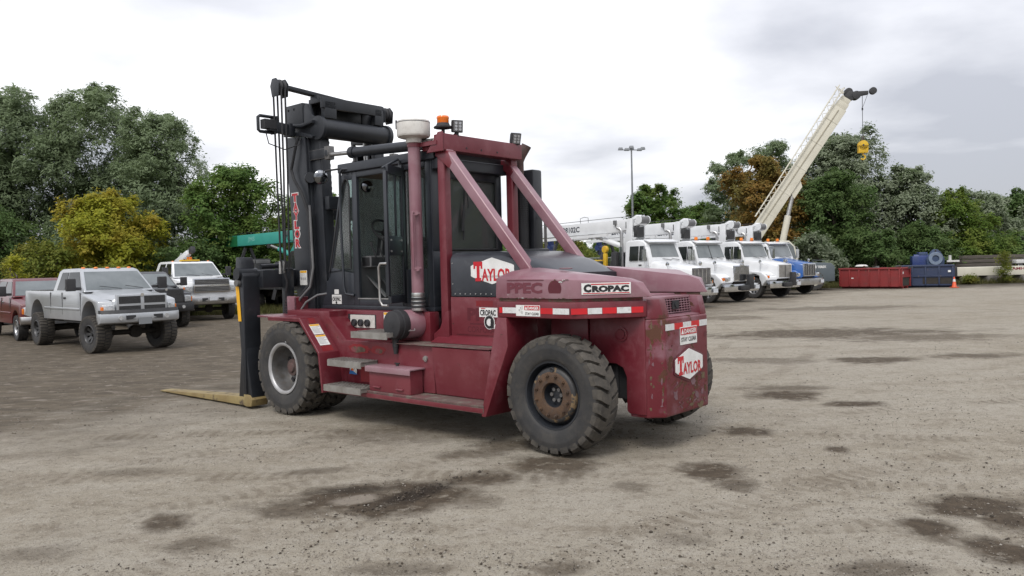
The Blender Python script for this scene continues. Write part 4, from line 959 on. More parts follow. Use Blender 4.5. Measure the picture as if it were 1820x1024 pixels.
# reflective tape on the skirt, red and white pieces
def tape(parent, pts): pass
z0, z1 = 1.452, 1.512
for x0, x1, m in ((.735, .692, RREF), (.69, .50, DREF), (.17, .012, RREF), (.01, -.196, DREF)):
    b = FB(); b.box(x1, x0, -.0185, -.0165, z0, z1, m); OBJ('reflective_tape', b, fl, smooth=0)
SU = Vector((-.45, -.53, 0)).normalized(); SN = SU.cross(UPV)
def ska(t0, t1, z0, z1, o, th, m, mb):
    c = Vector((-.27, -.065, 0)) + SN * (o + .0005)
    mb.slab([c + SU * t0 + UPV * z0, c + SU * t1 + UPV * z0, c + SU * t1 + UPV * z1, c + SU * t0 + UPV * z1], SN, th, m)
ts = [-.075, .095, .245, .395, .545, .672]
for k in range(5):
    b = FB(); ska(ts[k] + .004, ts[k + 1], z0, z1, .0025, .002, RREF if k % 2 == 0 else DREF, b); OBJ('reflective_tape', b, fl, smooth=0)
def danger(o, U, V, w, h, pict):
    o, U, V = Vector(o), Vector(U), Vector(V); N = U.cross(V)
    def q(mb, u0, u1, v0, v1, off, m): mb.slab([o + U * (a * w) + V * (c * h) + N * off for a, c in ((u0, v0), (u1, v0), (u1, v1), (u0, v1))], N, .0015, m)
    p = FB(); q(p, 0, 1, 0, 1, .0, WHT); g = OBJ('warning_sign', p, fl, smooth=0)
    p = FB(); L0 = .36 if pict else .03
    q(p, L0, .98, .55, .95, .0022, LRED)
    uw = .98 - L0
    p.slab([o + U * ((L0 + uw * a) * w) + V * (c * h) + N * .0042 for a, c in ((.04, .6), (.19, .6), (.115, .9))], N, .001, WHT)
    text(p, 'DANGER', o + U * ((L0 + uw * .22) * w) + V * (.61 * h) + N * .0042, U, V, uw * .74 * w, .27 * h, WHT, .03)
    text(p, 'STAY CLEAR', o + U * ((L0 + uw * .04) * w) + V * ((.10 if pict else .16) * h) + N * .0022, U, V, uw * .92 * w, .25 * h, LBLK, .02)
    if pict:
        p.lathe([(.07 * h, 0), (.07 * h, .001), (0, .001)], o + U * (.2 * w) + V * (.74 * h) + N * .002, N, LGREY, 10)
        q(p, .16, .24, .3, .66, .002, OFFW); q(p, .12, .16, .45, .62, .002, LGREY); q(p, .24, .27, .2, .45, .002, LGREY); q(p, .26, .275, .62, .95, .002, LGREY)
    OBJ('lettering', p, g, smooth=0)
danger((.50, -.0172, 1.425), SIDEU, UPV, .325, .115, True)
# central rear block
blk = FB()
blk.box(-.4995, -.15, -1.72, -.625, .905, 1.375, REDS)
blk.prism([(-.50, -.62), (-.71, -.62), (-.85, -.75), (-.85, -1.65), (-.74, -1.73), (-.50, -1.73)], 'z', .37, 1.38, REDS)
cw = OBJ('counterweight_block', blk, fl, bevel=.022, seg=3)
blk = FB()
for sg0 in (1, -1):
    def fy(P): return P if sg0 > 0 else mir(P)
    blk.prism(fy([(-.30, -.62), (-.71, -.62), (-.835, -.74), (-.835, -.86), (-.30, -.86)]), 'z', 1.381, 1.58, REDS, warp=lambda x, y, z: (x + (.045 if (z > 1.5 and x < -.7) else 0), y, z))
blk.prism([(-.30, 1.381), (-.30, 1.42), (-.66, 1.41), (-.83, 1.388), (-.83, 1.381)], 'y', -.861, -1.539, REDF)
blk.prism([(-.42, 1.588), (-.70, 1.586), (-.70, 1.562), (-.42, 1.562)], 'y', -.861, -1.539, REDF)
OBJ('rear_corner_post', blk, fl, bevel=.014)
blk = FB(); blk.box(-.42, -.40, -1.54, -.86, 1.42, 1.56, BLKM)
OBJ('radiator_core', blk, fl)
blk = FB(); blk.box(-.42, .70, -1.72, -.68, 1.575, 1.60, REDF); OBJ('rear_deck', blk, fl, bevel=.01)
b = FB()
for k in range(12): y = -.875 - .0590 * k; b.cyl((-.715, y, 1.412), (-.70, y, 1.562), .005, REDF, n=6)
for k in range(6): z = 1.418 + .0255 * k; b.cyl((-.717 + .003 * k, -.862, z), (-.717 + .003 * k, -1.538, z), .0045, REDF, n=6)
gr = OBJ('radiator_grille', b, fl)
b = FB(); b.box(-.735, -.72, -1.25, -1.12, 1.455, 1.545, BLKM); b.cyl((-.736, -1.185, 1.50), (-.745, -1.185, 1.50), .03, BLK); OBJ('camera_box', b, gr)
b = FB(); b.prism([(-.02, 1.404), (-.70, 1.404), (-.70, .40), (-.50, .40), (-.47, .43), (-.47, .78), (-.43, .87), (-.34, .91), (-.02, .91)], 'y', -.605, -.66, RED)
b.prism([(.5, -.60), (.0, -.60), (.0, -.70), (.5, -.70)], 'z', .95, 1.404, RED)
OBJ('wheel_well_panel', b, fl, bevel=.015)
b = FB(); b.box(-.30, .40, -1.7, -.70, .52, .90, BLKM); OBJ('axle_opening', b, fl, bevel=.05, seg=3)
b = FB(); b.cyl((-.42, -.604, 1.22), (-.42, -.585, 1.22), .05, RED, n=20); b.lathe([(.075, .0), (.075, .012), (.055, .014)], (-.42, -.603, 1.22), (0, 1, 0), RED, 24); OBJ('tie_down_eye', b, fl)
# rear face tape, sign
xr = -.8515
for k in range(5):
    y0 = -.755 - .178 * k; b = FB(); b.box(xr - .002, xr, y0 - .176, y0, 1.255, 1.32, DREF if k % 2 == 0 else RREF); OBJ('reflective_tape', b, fl, smooth=0)
danger((xr - .0025, -1.04, 1.085), REARU, UPV, .365, .185, False)
p = FB(); c = Vector((xr, -1.21, .885)); 
sg = hexsign((xr - .0075, -1.215, .875), REARU, UPV, .58, .325, .51)
k = [Vector((xr, -1.215 - a * .315, .872 + v * .19)) for a, v in ((-1, .40), (-.9, .5), (0, 1), (.9, .5), (1, .40), (1, -.40), (.9, -.5), (0, -1), (-.9, -.5), (-1, -.40))]
p.slab(k, (-1, 0, 0), .007, GHOST2); OBJ('sign_back_plate', p, sg, bevel=.003)
b = FB(); rnd = random.Random(5)
CHIPR = M('chip rust', (.105, .045, .015), .85, c2=(.06, .028, .012), scale=20); CHIPP = M('chip primer', (.165, .095, .108), .6, c2=(.13, .065, .078), scale=9); CHIPM = M('chip bare metal', (.13, .095, .05), .6, c2=(.08, .05, .028), scale=20)
def chip(o, U, V, N, u, v, ru, rv, k, m, ang=0.0):
    n = rnd.randint(7, 12); pts = []
    for i in range(n):
        t = 2 * math.pi * i / n; rr = rnd.uniform(.45, 1.25); a, c = ru * rr * math.cos(t), rv * rr * math.sin(t)
        pts.append(o + U * (u + a * math.cos(ang) - c * math.sin(ang)) + V * (v + a * math.sin(ang) + c * math.cos(ang)) + N * .0002)
    b.slab(pts, N, .0007 + .00008 * (k % 9), m)
O0, NR = Vector((xr, 0, 0)), Vector((-1, 0, 0))
for k in range(95):
    y = rnd.triangular(-1.63, -.80, -1.52); z = .40 + .5 * rnd.random() ** 1.7
    if rnd.random() < .14: y, z = rnd.uniform(-1.62, -.80), rnd.uniform(.9, 1.24)
    big = rnd.random() < .22
    chip(O0, REARU, UPV, NR, -y, z, rnd.uniform(.02, .075) if big else rnd.uniform(.005, .025), rnd.uniform(.015, .05) if big else rnd.uniform(.003, .014), k, rnd.choice([CHIPR, CHIPP, CHIPR, GHOST2, CHIPM, CHIPP]), rnd.uniform(-.5, .5))
for k in range(26):     # long scuffs
    y = rnd.uniform(-1.60, -.88); z = rnd.uniform(.42, .85)
    chip(O0, REARU, UPV, NR, -y, z, rnd.uniform(.03, .10), rnd.uniform(.002, .005), k + 3, rnd.choice([CHIPM, CHIPR, CHIPP]), rnd.uniform(-.35, .6))
cA = Vector((-.71, -.62, 0)); cU = Vector((-.14, -.13, 0)).normalized(); cN = cU.cross(UPV)
for k in range(34):     # worn vertical edge strip
    z = rnd.uniform(.40, 1.36); chip(cA + cN * .0, cU, UPV, cN, rnd.choice([.03, .05, .15, .16]) + rnd.uniform(-.015, .015), z, rnd.uniform(.004, .016), rnd.uniform(.008, .05), k, rnd.choice([CHIPR, CHIPM, CHIPP, RUSTB]))
OBJ('paint_chips', b, cw, smooth=0, kind='stuff')

# ---- cab: hollow shell with glass, open door
cb = FB(); yl, yr = -.55, -1.86
cb.box(2.30, 4.66, yr, yl, 1.405, 1.46, CAB); cb.box(2.34, 4.4, yr + .03, yl - .03, 1.461, 1.50, BLKM)
roof = OBJ('cab_floor', cb, fl, bevel=.008)
cb = FB(); cb.box(2.22, 4.17, yr - .04, yl + .035, 3.30, 3.425, CAB); cb.box(2.35, 4.0, yr + .05, yl - .05, 3.24, 3.299, BROWN)
cb.box(2.18, 2.30, yr, yl, 3.18, 3.32, CAB)
OBJ('cab_roof', cb, fl, bevel=.02, seg=3)
cb = FB()
def side(y0, y1, door):
    cb.prism([(2.42, 1.46), (2.31, 1.46), (2.31, 3.30), (2.42, 3.30)], 'y', y0, y1, CAB)      # rear post
    cb.prism([(3.93, 1.46), (3.80, 1.46), (3.80, 3.30), (3.90, 3.30)], 'y', y0, y1, CAB)      # door post
    cb.prism([(4.655, 1.46), (3.90, 1.46), (3.90, 1.90), (4.45, 1.99), (4.49, 1.84)], 'y', y0, y1, CAB)   # lower front panel
    cb.prism([(4.50, 1.84), (4.44, 1.84), (4.03, 3.30), (4.12, 3.30)], 'y', y0, y1, CAB)      # slanted front post
    cb.box(3.90, 4.06, *sorted((y0, y1)), 3.20, 3.30, CAB)
    if not door:
        cb.box(2.42, 3.80, *sorted((y0, y1)), 1.46, 1.56, CAB); cb.box(2.42, 3.8, *sorted((y0, y1)), 3.22, 3.30, CAB)
        cb.box(3.05, 3.13, *sorted((y0, y1)), 1.56, 3.22, CAB)
side(yl, yl - .05, True); side(yr, yr + .05, False)
cb.box(2.42, 3.80, yl - .05, yl, 1.461, 1.55, CAB); cb.box(2.42, 3.80, yl - .05, yl, 3.22, 3.30, CAB); cb.box(2.83, 3.14, yl - .05, yl, 1.55, 3.22, CAB)
cb.box(2.305, 2.35, yr, yl, 1.46, 2.16, CAB); cb.box(2.305, 2.35, yr, yr + .12, 2.16, 3.30, CAB); cb.box(2.305, 2.35, yl - .14, yl, 2.16, 3.30, CAB); cb.box(2.305, 2.35, yr + .12, yl - .14, 3.10, 3.30, CAB)
cb.box(4.55, 4.655, yr + .05, yl - .05, 1.46, 1.80, CAB)
cabs = OBJ('cab_frame', cb, fl, bevel=.010)
b = FB(); b.box(3.12, 3.82, yl - .06, yl + .012, 1.548, 1.562, STEELB); OBJ('door_sill', b, cabs)
for poly, y in (([(4.43, 1.955), (3.98, 1.985), (3.98, 3.10), (4.02, 3.19), (4.07, 3.16)], yl - .022),):
    b = FB(); b.prism(poly, 'y', y, y + .006, GLS); OBJ('quarter_window', b, fl, smooth=0)
b = FB(); b.tube([(4.455, yl + .004, 1.93), (3.965, yl + .004, 1.965), (3.955, yl + .004, 3.10), (3.99, yl + .004, 3.20), (4.04, yl + .004, 3.21), (4.09, yl + .004, 3.15)], .013, BLKM, 8, closed=True); OBJ('window_seal', b, fl)
b = FB(); b.box(2.42, 2.83, yl - .03, yl - .024, 1.95, 3.2, GLS); OBJ('rear_side_window', b, fl)
b = FB(); b.box(2.42, 2.83, yl - .05, yl, 1.55, 1.94, CAB); OBJ('lower_side_panel', b, fl)
b = FB(); b.box(2.42, 3.05, yr + .02, yr + .026, 1.56, 3.22, GLS); b.box(3.13, 3.80, yr + .02, yr + .026, 1.56, 3.22, GLS); b.prism([(4.45, 1.97), (3.93, 1.90), (3.91, 3.2), (4.06, 3.2)], 'y', yr + .02, yr + .026, GLS); OBJ('far_side_window', b, fl, smooth=0)
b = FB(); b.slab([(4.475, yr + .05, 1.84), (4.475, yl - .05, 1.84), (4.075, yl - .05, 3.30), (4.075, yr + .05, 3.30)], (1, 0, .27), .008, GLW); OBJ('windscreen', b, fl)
b = FB(); b.box(2.325, 2.331, yr + .12, yl - .14, 2.16, 3.10, GLS); rw = OBJ('rear_window', b, fl)
b = FB(); b.tube([(2.298, -.70, 2.18), (2.298, -1.73, 2.18), (2.298, -1.73, 3.09), (2.298, -.70, 3.09)], .016, BLKM, 6, closed=True); OBJ('window_seal', b, rw)
b = FB(); b.beam((2.29, -1.12, 2.98), (2.29, -1.08, 2.30), .018, .012, BLKM); b.beam((2.285, -1.10, 2.75), (2.285, -1.06, 2.42), .01, .03, BLKM); b.beam((2.285, -1.16, 2.98), (2.285, -1.18, 2.72), .01, .01, BLKM); OBJ('rear_wiper', b, rw)
# open door swung back against the pipe: hinge at x=2.83
hx, hy = Vector((2.82, -.53, 0)), Vector((2.62, -.06, 0))
DU = (hy - hx); DL = DU.length; DU.normalize(); DN = DU.cross(UPV)
def dq(mb, u0, u1, v0, v1, m, d=.045):
    mb.hexa([tuple(hx + DU * u + DN * dd + UPV * v) for v in (v0, v1) for u, dd in ((u0, -d / 2), (u1, -d / 2), (u1, d / 2), (u0, d / 2))], m)
b = FB(); W_ = DL
dq(b, 0, .075, 1.50, 3.28, CAB); dq(b, W_ - .055, W_, 1.62, 3.16, CAB)
dq(b, .075, W_ - .055, 3.13, 3.24, CAB); dq(b, .075, W_ - .055, 1.52, 1.62, CAB); dq(b, .075, W_ - .055, 2.12, 2.36, CAB, .035); dq(b, .22, .25, 2.36, 3.13, CAB, .03)
dr = OBJ('door', b, fl, bevel=.008)
b = FB(); dq(b, .076, .22, 2.361, 3.129, GLS, .006); dq(b, .25, W_ - .056, 2.361, 3.129, GLS, .006); dq(b, .076, W_ - .056, 1.621, 2.119, GLS, .006); OBJ('pane', b, dr)
b = FB()
for u in (.12, W_ - .10):
    for v in (2.17, 2.31):
        p = hx + DU * u - DN * .0 + UPV * v; b.cyl(p - DN * .03, p + DN * .03, .012, STEELB, n=8)
p = hx + DU * (.17) + UPV * 2.24; b.cyl(p + DN * .02, p + DN * .045, .03, BLK, n=10); b.beam(p + DN * .045, p + DN * .045 + DU * .17, .014, .025, BLK); OBJ('door_latch', b, dr)
b = FB(); q = hx + DU * (W_ + .0); b.tube([q + UPV * 2.02, q + UPV * 2.02 + DU * .03 + Vector((.10, .0, 0)), q + UPV * 1.98 + Vector((.13, .02, 0)), q + UPV * 1.56 + Vector((.125, .02, -.0)), q + UPV * 1.50 + Vector((.09, .01, 0)), q + UPV * 1.50 + Vector((.0, .0, 0.0))], .016, STEELB, 10); OBJ('door_handle', b, dr, smooth=60)
b = FB(); b.tube([hx + UPV * 1.47 + DN * .03 + DU * .02, hx + UPV * 3.34 + DN * .03 + DU * .02, hx + UPV * 3.35 + DN * .03 + DU * .06, hy + UPV * 3.19 + DN * .03], .016, CAB, 8); OBJ('door_rail', b, dr)
# grab rail at the front corner, stickers
b = FB(); b.tube([(3.93, yl + .01, 3.345), (4.02, yl + .06, 3.345), (4.07, yl + .065, 3.30), (4.08, yl + .065, 2.6), (4.05, yl + .065, 1.72), (4.02, yl + .06, 1.62), (3.90, yl + .01, 1.60)], .020, CAB, 10); OBJ('grab_rail', b, fl)
b = FB(); b.box(4.20, 4.42, yl, yl + .002, 1.475, 1.605, OFFW); s1 = OBJ('sticker', b, fl, smooth=0)
b = FB(); text(b, 'CROPAC', (4.41, yl + .0025, 1.515), SIDEU, UPV, .19, .055, LBLK, .04); b.box(4.215, 4.405, yl + .0022, yl + .0032, 1.575, 1.582, LGREY); b.lathe([(.02, 0), (.02, .001), (0, .001)], (4.32, yl + .0025, 1.495), (0, 1, 0), LBLK, 10); OBJ('lettering', b, s1, smooth=0)
b = FB(); b.box(4.26, 4.36, yl, yl + .002, 1.615, 1.68, OFFW); b.box(4.135, 4.155, yl, yl + .002, 1.80, 1.88, OFFW); OBJ('sticker', b, fl, smooth=0)
b = FB(); b.box(3.02, 3.16, -.4395, -.437, 1.28, 1.385, WHT); b.box(3.025, 3.155, -.437, -.436, 1.352, 1.382, YELR); text(b, 'NO RIDERS', (3.145, -.4365, 1.30), SIDEU, UPV, .11, .02, LBLK); OBJ('sticker', b, fl, smooth=0)
# warning labels on the slanted front fender
fu = Vector((0, -1, 0)); fa, fz = Vector((4.18, 0, 1.325)), Vector((3.76, 0, .875)); fd = (fz - fa).normalized(); fn = Vector((fd.z, 0, -fd.x)); fn = fn if fn.x < 0 else -fn
def fq(mb, t0, t1, y0, y1, off, m):
    mb.slab([tuple(fa + fd * t + fn * off + Vector((0, y, 0))) for t, y in ((t0, y0), (t0, y1), (t1, y1), (t1, y0))], fn, .0012, m)
for t in (.13, .32):
    b = FB(); fq(b, t, t + .175, .085, -.075, .001, WHT); lb = OBJ('sticker', b, fl, smooth=0)
    b = FB(); fq(b, t + .004, t + .03, .08, -.07, .0028, YELR)
    for j in range(6): fq(b, t + .045 + .02 * j, t + .050 + .02 * j, .075, -.02 - .045 * random.Random(j).random(), .0028, LGREY)
    OBJ('lettering', b, lb, smooth=0)
b = FB(); fq(b, .505, .595, .09, -.08, .0008, REDT); fq(b, .02, .11, .05, -.05, .0008, REDT); OBJ('worn_patch', b, fl, smooth=0)
# mirrors
def mirror(p, a, r):
    b = FB(); p = Vector(p); a = Vector(a).normalized(); b.lathe([(r, 0), (r * .96, .02), (r * .6, .055), (0, .065)], p, -a, BLK, 24); m_ = OBJ('mirror', b, fl, smooth=60)
    b = FB(); b.lathe([(r * .97, .0), (r * .9, .012), (r * .5, .026), (0, .03)], p, a, MIRG, 24); OBJ('mirror_glass', b, m_, smooth=60)
    return m_
mm = mirror((4.42, -.42, 3.27), (-1, .35, -.05), .105)
b = FB(); b.tube([(4.46, -.44, 3.30), (4.40, -.50, 3.36), (4.10, -.52, 3.36)], .014, BLKM, 8); OBJ('mirror_arm', b, mm)
mirror((3.78, -.72, 3.10), (-1, .5, -.1), .085)
# inside the cab: seat, console, wheel, pedals
b = FB(); b.box(2.62, 3.10, -1.42, -.95, 1.88, 2.02, VIN); b.beam((2.66, -1.185, 2.0), (2.46, -1.185, 2.72), .46, .13, VIN, up=(1, 0, 0)); b.box(2.65, 3.05, -1.38, -1.0, 1.50, 1.88, BLKM); OBJ('seat', b, fl, bevel=.04, seg=3)
b = FB(); b.prism([(4.40, 1.50), (3.95, 1.50), (3.90, 2.06), (4.30, 2.12)], 'y', -1.75, -.68, GRYP); b.beam((4.20, -1.2, 1.6), (4.04, -1.2, 2.44), .12, .12, BLKM); b.box(3.72, 3.93, -1.0, -.70, 1.98, 2.14, BLKM); OBJ('dashboard', b, fl, bevel=.02)
b = FB(); sc_, sn = Vector((3.98, -1.19, 2.50)), Vector((-.78, 0, .62)).normalized(); sx, sy = Vector((0, 1, 0)), sn.cross(Vector((0, 1, 0)))
b.tube([sc_ + sx * (.21 * math.cos(2 * math.pi * i / 28)) + sy * (.21 * math.sin(2 * math.pi * i / 28)) for i in range(28)], .017, BLKM, 8, closed=True)
for i in range(3): b.beam(sc_ - sn * .03, sc_ + sx * (.21 * math.cos(2.1 * i)) + sy * (.21 * math.sin(2.1 * i)), .03, .014, BLKM, up=sn)
b.cyl(sc_ - sn * .06, sc_ + sn * .01, .04, BLKM); OBJ('steering_wheel', b, fl)
b = FB(); b.beam((3.98, -.80, 1.92), (3.70, -.95, 1.56), .09, .02, GRYP); b.beam((3.98, -1.05, 1.9), (3.74, -1.16, 1.56), .09, .02, GRYP); OBJ('pedal', b, fl)
b = FB(); b.cyl((3.70, -.78, 2.12), (3.74, -.74, 2.28), .012, BLKM, n=8); b.cyl((3.74, -.74, 2.28), (3.745, -.735, 2.33), .022, BLKM, n=10); b.cyl((3.66, -.88, 2.1), (3.69, -.84, 2.24), .012, BLKM, n=8); OBJ('control_lever', b, fl)

# ---- mast
def mrail(y0, y1, xb0, xb1, xt0, xt1, zb, zt, m=BLK):
    b = FB(); b.prism([(xb1, zb), (xb0, zb), (xt0, zt), (xt1, zt)], 'y', y0, y1, m); return b
for s in (1, -1):
    def Y(y): return y if s > 0 else -2.4 - y
    b = FB(); b.prism([(5.17, .55), (4.80, .55), (4.80, 1.6), (4.92, 3.9), (5.42, 3.95), (5.24, 1.6)], 'y', Y(-.52), Y(-.56), BLK)
    b.prism([(5.06, .55), (4.98, .55), (5.05, 1.6), (5.20, 3.9), (5.28, 3.9), (5.13, 1.6)], 'y', Y(-.56), Y(-.72), BLK)
    b.prism([(4.84, .55), (4.78, .55), (4.78, 1.6), (4.90, 3.9), (4.96, 3.9), (4.84, 1.6)], 'y', Y(-.56), Y(-.76), BLK)
    rail = OBJ('mast_rail', b, fl, bevel=.006)
    if s > 0: near_rail = rail
    b = FB(); b.prism([(4.78, .6), (4.60, .6), (4.60, 1.6), (4.66, 3.3), (4.70, 4.0), (4.90, 4.0), (4.78, 1.6)], 'y', Y(-.60), Y(-.64), BLK)
    b.prism([(4.68, .6), (4.60, .6), (4.60, 1.6), (4.66, 3.3), (4.70, 3.95), (4.78, 3.95), (4.68, 1.6)], 'y', Y(-.64), Y(-.78), BLK)
    OBJ('inner_rail', b, fl, bevel=.006)
    b = FB(); b.cyl((4.84, Y(-.74), .8), (4.92, Y(-.74), 3.4), .085, BLK, n=20); b.cyl((4.92, Y(-.74), 3.4), (4.94, Y(-.74), 3.95), .05, STEELB, n=16); b.cyl((4.915, Y(-.74), 3.32), (4.925, Y(-.74), 3.42), .10, BLK, n=20); OBJ('lift_cylinder', b, fl)
    # chain beside the centre
    b = FB()
    for k in range(58):
        z = 1.4 + .043 * k; x = 4.86 + .05 * (z - 1.4)
        b.box(x - .026, x + .026, *sorted((Y(-.93), Y(-.93 - (.05 if k % 2 else .03)))), z, z + .040, GREYW)
    OBJ('lift_chain', b, fl)
for z, x in ((1.0, 4.95), (2.85, 5.08)):
    b = FB(); b.box(x - .04, x + .05, -1.86, -.56, z - .13, z + .13, BLK); OBJ('mast_crossmember', b, fl, bevel=.01)
b = FB(); b.box(4.52, 4.62, -1.80, -.62, 2.83, 3.02, BLK); OBJ('mast_crossmember', b, fl, bevel=.01)
b = FB(); b.cyl((4.66, -.60, 4.01), (4.66, -1.80, 4.01), .142, BLK, n=36); tbm = OBJ('top_tube', b, fl)
for y in (-.585, -1.815):
    b = FB(); s = 1 if y > -1 else -1
    b.cyl((4.66, y - .03, 4.01), (4.66, y + .03, 4.01), .172, BLK, n=32)
    b.prism([(4.70, 4.05), (4.72, 4.17), (4.80, 4.22), (4.86, 4.37), (4.92, 4.40), (4.98, 4.37), (5.02, 4.27), (5.06, 4.22), (5.02, 4.05)], 'y', y - .024, y + .024, BLK)
    b.prism([(5.45, 4.16), (5.02, 4.10), (4.72, 4.13), (4.72, 4.08), (5.0, 4.05), (5.45, 4.10)], 'y', y - .08, y + .08, BLK)
    b.prism([(5.44, 4.04), (5.0, 3.98), (4.72, 3.90), (4.74, 3.86), (5.0, 3.92), (5.44, 3.97)], 'y', y - .07, y + .07, BLK)
    b.prism([(5.40, 4.12), (4.70, 4.12), (4.70, 3.9), (5.0, 3.95), (5.40, 4.0)], 'y', y - .015, y + .015, BLK)
    OBJ('tube_flange', b, fl, bevel=.008)
b = FB(); b.box(5.0, 5.45, -.80, -.55, 4.10, 4.42, BLK); b.box(4.95, 5.40, -1.85, -1.60, 4.10, 4.42, BLK)
b.box(4.96, 5.40, -1.60, -.80, 4.22, 4.43, BLK); OBJ('top_crosshead', b, fl, bevel=.012)
b = FB()
for y in (-.62, -.72): 
    for x in (5.36, 5.22): b.cyl((x, -.552, 4.35), (x, -.545, 4.35), .018, BLKM, n=8)
b.box(4.60, 4.66, -1.72, -.62, 4.30, 4.46, BLK); b.prism([(4.70, 4.16), (4.60, 4.16), (4.60, 4.40), (4.70, 4.44)], 'y', -.66, -.86, BLK); b.prism([(4.70, 4.16), (4.60, 4.16), (4.60, 4.40), (4.70, 4.40)], 'y', -1.58, -1.74, BLK); b.box(4.66, 5.0, -1.74, -.66, 4.40, 4.47, BLK)
OBJ('top_bracket', b, fl, bevel=.02)
# hose sheaves on a bar across the top
b = FB(); b.beam((5.15, -.28, 4.64), (5.10, -2.12, 4.50), .12, .055, BLK); b.box(4.98, 5.16, -1.6, -.8, 4.43, 4.56, BLK); sb = OBJ('sheave_bar', b, fl, bevel=.008)
for y, z in ((-.22, 4.60), (-2.17, 4.45)):
    b = FB()
    for dy in (-.075, 0.075): b.prism([(4.98, z - .14), (4.96, z + .04), (5.03, z + .12), (5.13, z + .12), (5.18, z + .02), (5.14, z - .14)], 'y', y + dy - .008, y + dy + .008, BLK)
    sg_ = OBJ('sheave_guard', b, fl, bevel=.004)
    for dy in (-.032, .032):
        b = FB(); b.lathe([(.03, -.025), (.115, -.025), (.10, -.008), (.10, .008), (.115, .025), (.03, .025)], (5.08, y + dy, z), (0, 1, 0), BLKM, 24, closed=True); OBJ('sheave', b, sg_)
    for dx, dy in ((.10, -.032), (.10, .032), (-.10, -.032), (-.10, .032)):
        if y < -1: continue
        b = FB(); b.tube([(5.08 + dx, y + dy, z), (5.07 + dx * .9, y + dy, 3.4), (5.10 + dx * .6, y + dy - .02, 2.1), (5.12 + dx * .5, y + dy - .02, 1.95)], .014, BLKM, 8); OBJ('mast_hose', b, fl)
        if dx > 0:
            b = FB(); b.cyl((5.12 + dx * .5, y + dy - .02, 2.10), (5.13 + dx * .5, y + dy - .02, 1.92), .022, STEELB, n=10); OBJ('hose_fitting', b, fl)
# side light on an arm
b = FB(); b.beam((5.20, -.52, 4.02), (5.20, -.10, 4.06), .10, .15, BLK); b.box(5.12, 5.28, -.46, -.40, 3.93, 4.12, BLK); la = OBJ('lamp_arm', b, fl, bevel=.008)
b = MB((FO[0], FO[1] - .10, 0)); b.tube([(5.22, -.10, 3.965), (5.22, .12, 3.965), (5.22, .15, 3.985), (5.22, .15, 4.17), (5.22, .12, 4.19), (5.22, -.10, 4.19)], .024, BLK, 8); b.box(5.14, 5.30, -.12, -.10, 3.95, 4.20, BLK); b.box(5.14, 5.26, -.10, .09, 4.01, 4.14, BLKM); OBJ('lamp_cage', b, la)
b = FB(); b.tube([(5.2, -.05, 3.99), (5.2, -.10, 3.80), (5.1, -.30, 3.72), (5.0, -.48, 3.80), (5.0, -.5, 3.90)], .009, BLKM, 6); OBJ('lamp_cable', b, la)
# hoses down the near rail
b = FB(); b.tube([(5.05, -.49, 3.92), (5.10, -.46, 3.7), (5.20, -.46, 3.45), (5.14, -.46, 3.30), (4.98, -.47, 3.1), (4.84, -.48, 2.8), (4.80, -.48, 2.4), (4.78, -.48, 2.0), (4.84, -.46, 1.75), (5.0, -.40, 1.58), (5.05, -.42, 1.40)], .022, BLKM, 8); OBJ('hose', b, fl)
b = FB(); b.tube([(4.78, -.47, 2.9), (4.76, -.47, 2.4), (4.74, -.47, 2.0), (4.80, -.45, 1.72), (4.96, -.38, 1.55), (5.08, -.40, 1.40)], .018, GRYP, 8); OBJ('hose', b, fl)
b = FB(); b.tube([(5.06, -.40, 1.38), (4.95, -.36, 1.36), (4.84, -.40, 1.50), (4.70, -.50, 1.60), (4.55, -.56, 1.62)], .016, GRYP, 8); OBJ('hose', b, fl)
b = FB(); b.tube([(5.13, -.24, 1.94), (5.12, -.28, 1.8), (5.20, -.30, 1.6), (5.16, -.38, 1.40)], .018, BLKM, 8); OBJ('hose', b, fl)
# vertical lettering and sticker on the near rail
tu, td = Vector((-1, 0, 0)), Vector((.05, 0, 1)).normalized()
b = FB(); wl_ = MB(FO)
for k, chx in enumerate('TAYLOR'):
    z = 2.98 - .135 * k; x = 5.17 + .053 * (z - 2.3) + .065 + (.018 if k == 0 else 0)
    w = .15 if k == 0 else .125
    text(wl_, chx, (x + .018, -.5190, z - .014), SIDEU, UPV, w + .036, .152, WHT, .085); text(b, chx, (x, -.5165, z), SIDEU, UPV, w, .125, LRED, .055)
nb_ = OBJ('lettering_outline', wl_, near_rail, smooth=0); OBJ('lettering', b, near_rail, smooth=0)
b = FB(); b.box(4.97, 5.15, -.5195, -.5175, 1.745, 1.96, OFFW); b.box(4.98, 5.14, -.5173, -.5165, 1.925, 1.955, YELR)
for k in range(3): text(b, 'WARNING'[k * 2:k * 2 + 2], (5.13 - .05 * k, -.517, 1.82), SIDEU, UPV, .035, .04, LGREY)
OBJ('sticker', b, near_rail, smooth=0)
b = FB(); b.lathe([(.0, 0), (.075, 0), (.085, .02), (.085, .08), (.0, .10)], (4.78, -.50, 3.3), (.6, -.4, 0), BLK, 20); OBJ('mast_lamp', b, fl)
# tilt cylinders
for y in (-.60, -1.80):
    b = FB(); b.cyl((2.26, y, 3.50), (3.92, y, 3.575), .068, BLK, n=24); b.cyl((3.86, y, 3.572), (3.95, y, 3.577), .080, BLK, n=24); tcyl = OBJ('tilt_cylinder', b, fl)
    b = FB(); b.cyl((3.95, y, 3.577), (4.42, y, 3.60), .030, STEELB, n=16); OBJ('piston_rod', b, tcyl)
    b = FB(); b.box(4.40, 4.50, y - .05, y + .05, 3.53, 3.72, GREYW); b.cyl((4.45, y - .06, 3.62), (4.45, y + .06, 3.62), .05, BLK); b.box(4.5, 4.9, y - .03, y + .03, 3.56, 3.70, BLK); OBJ('rod_clevis', b, tcyl, bevel=.006)
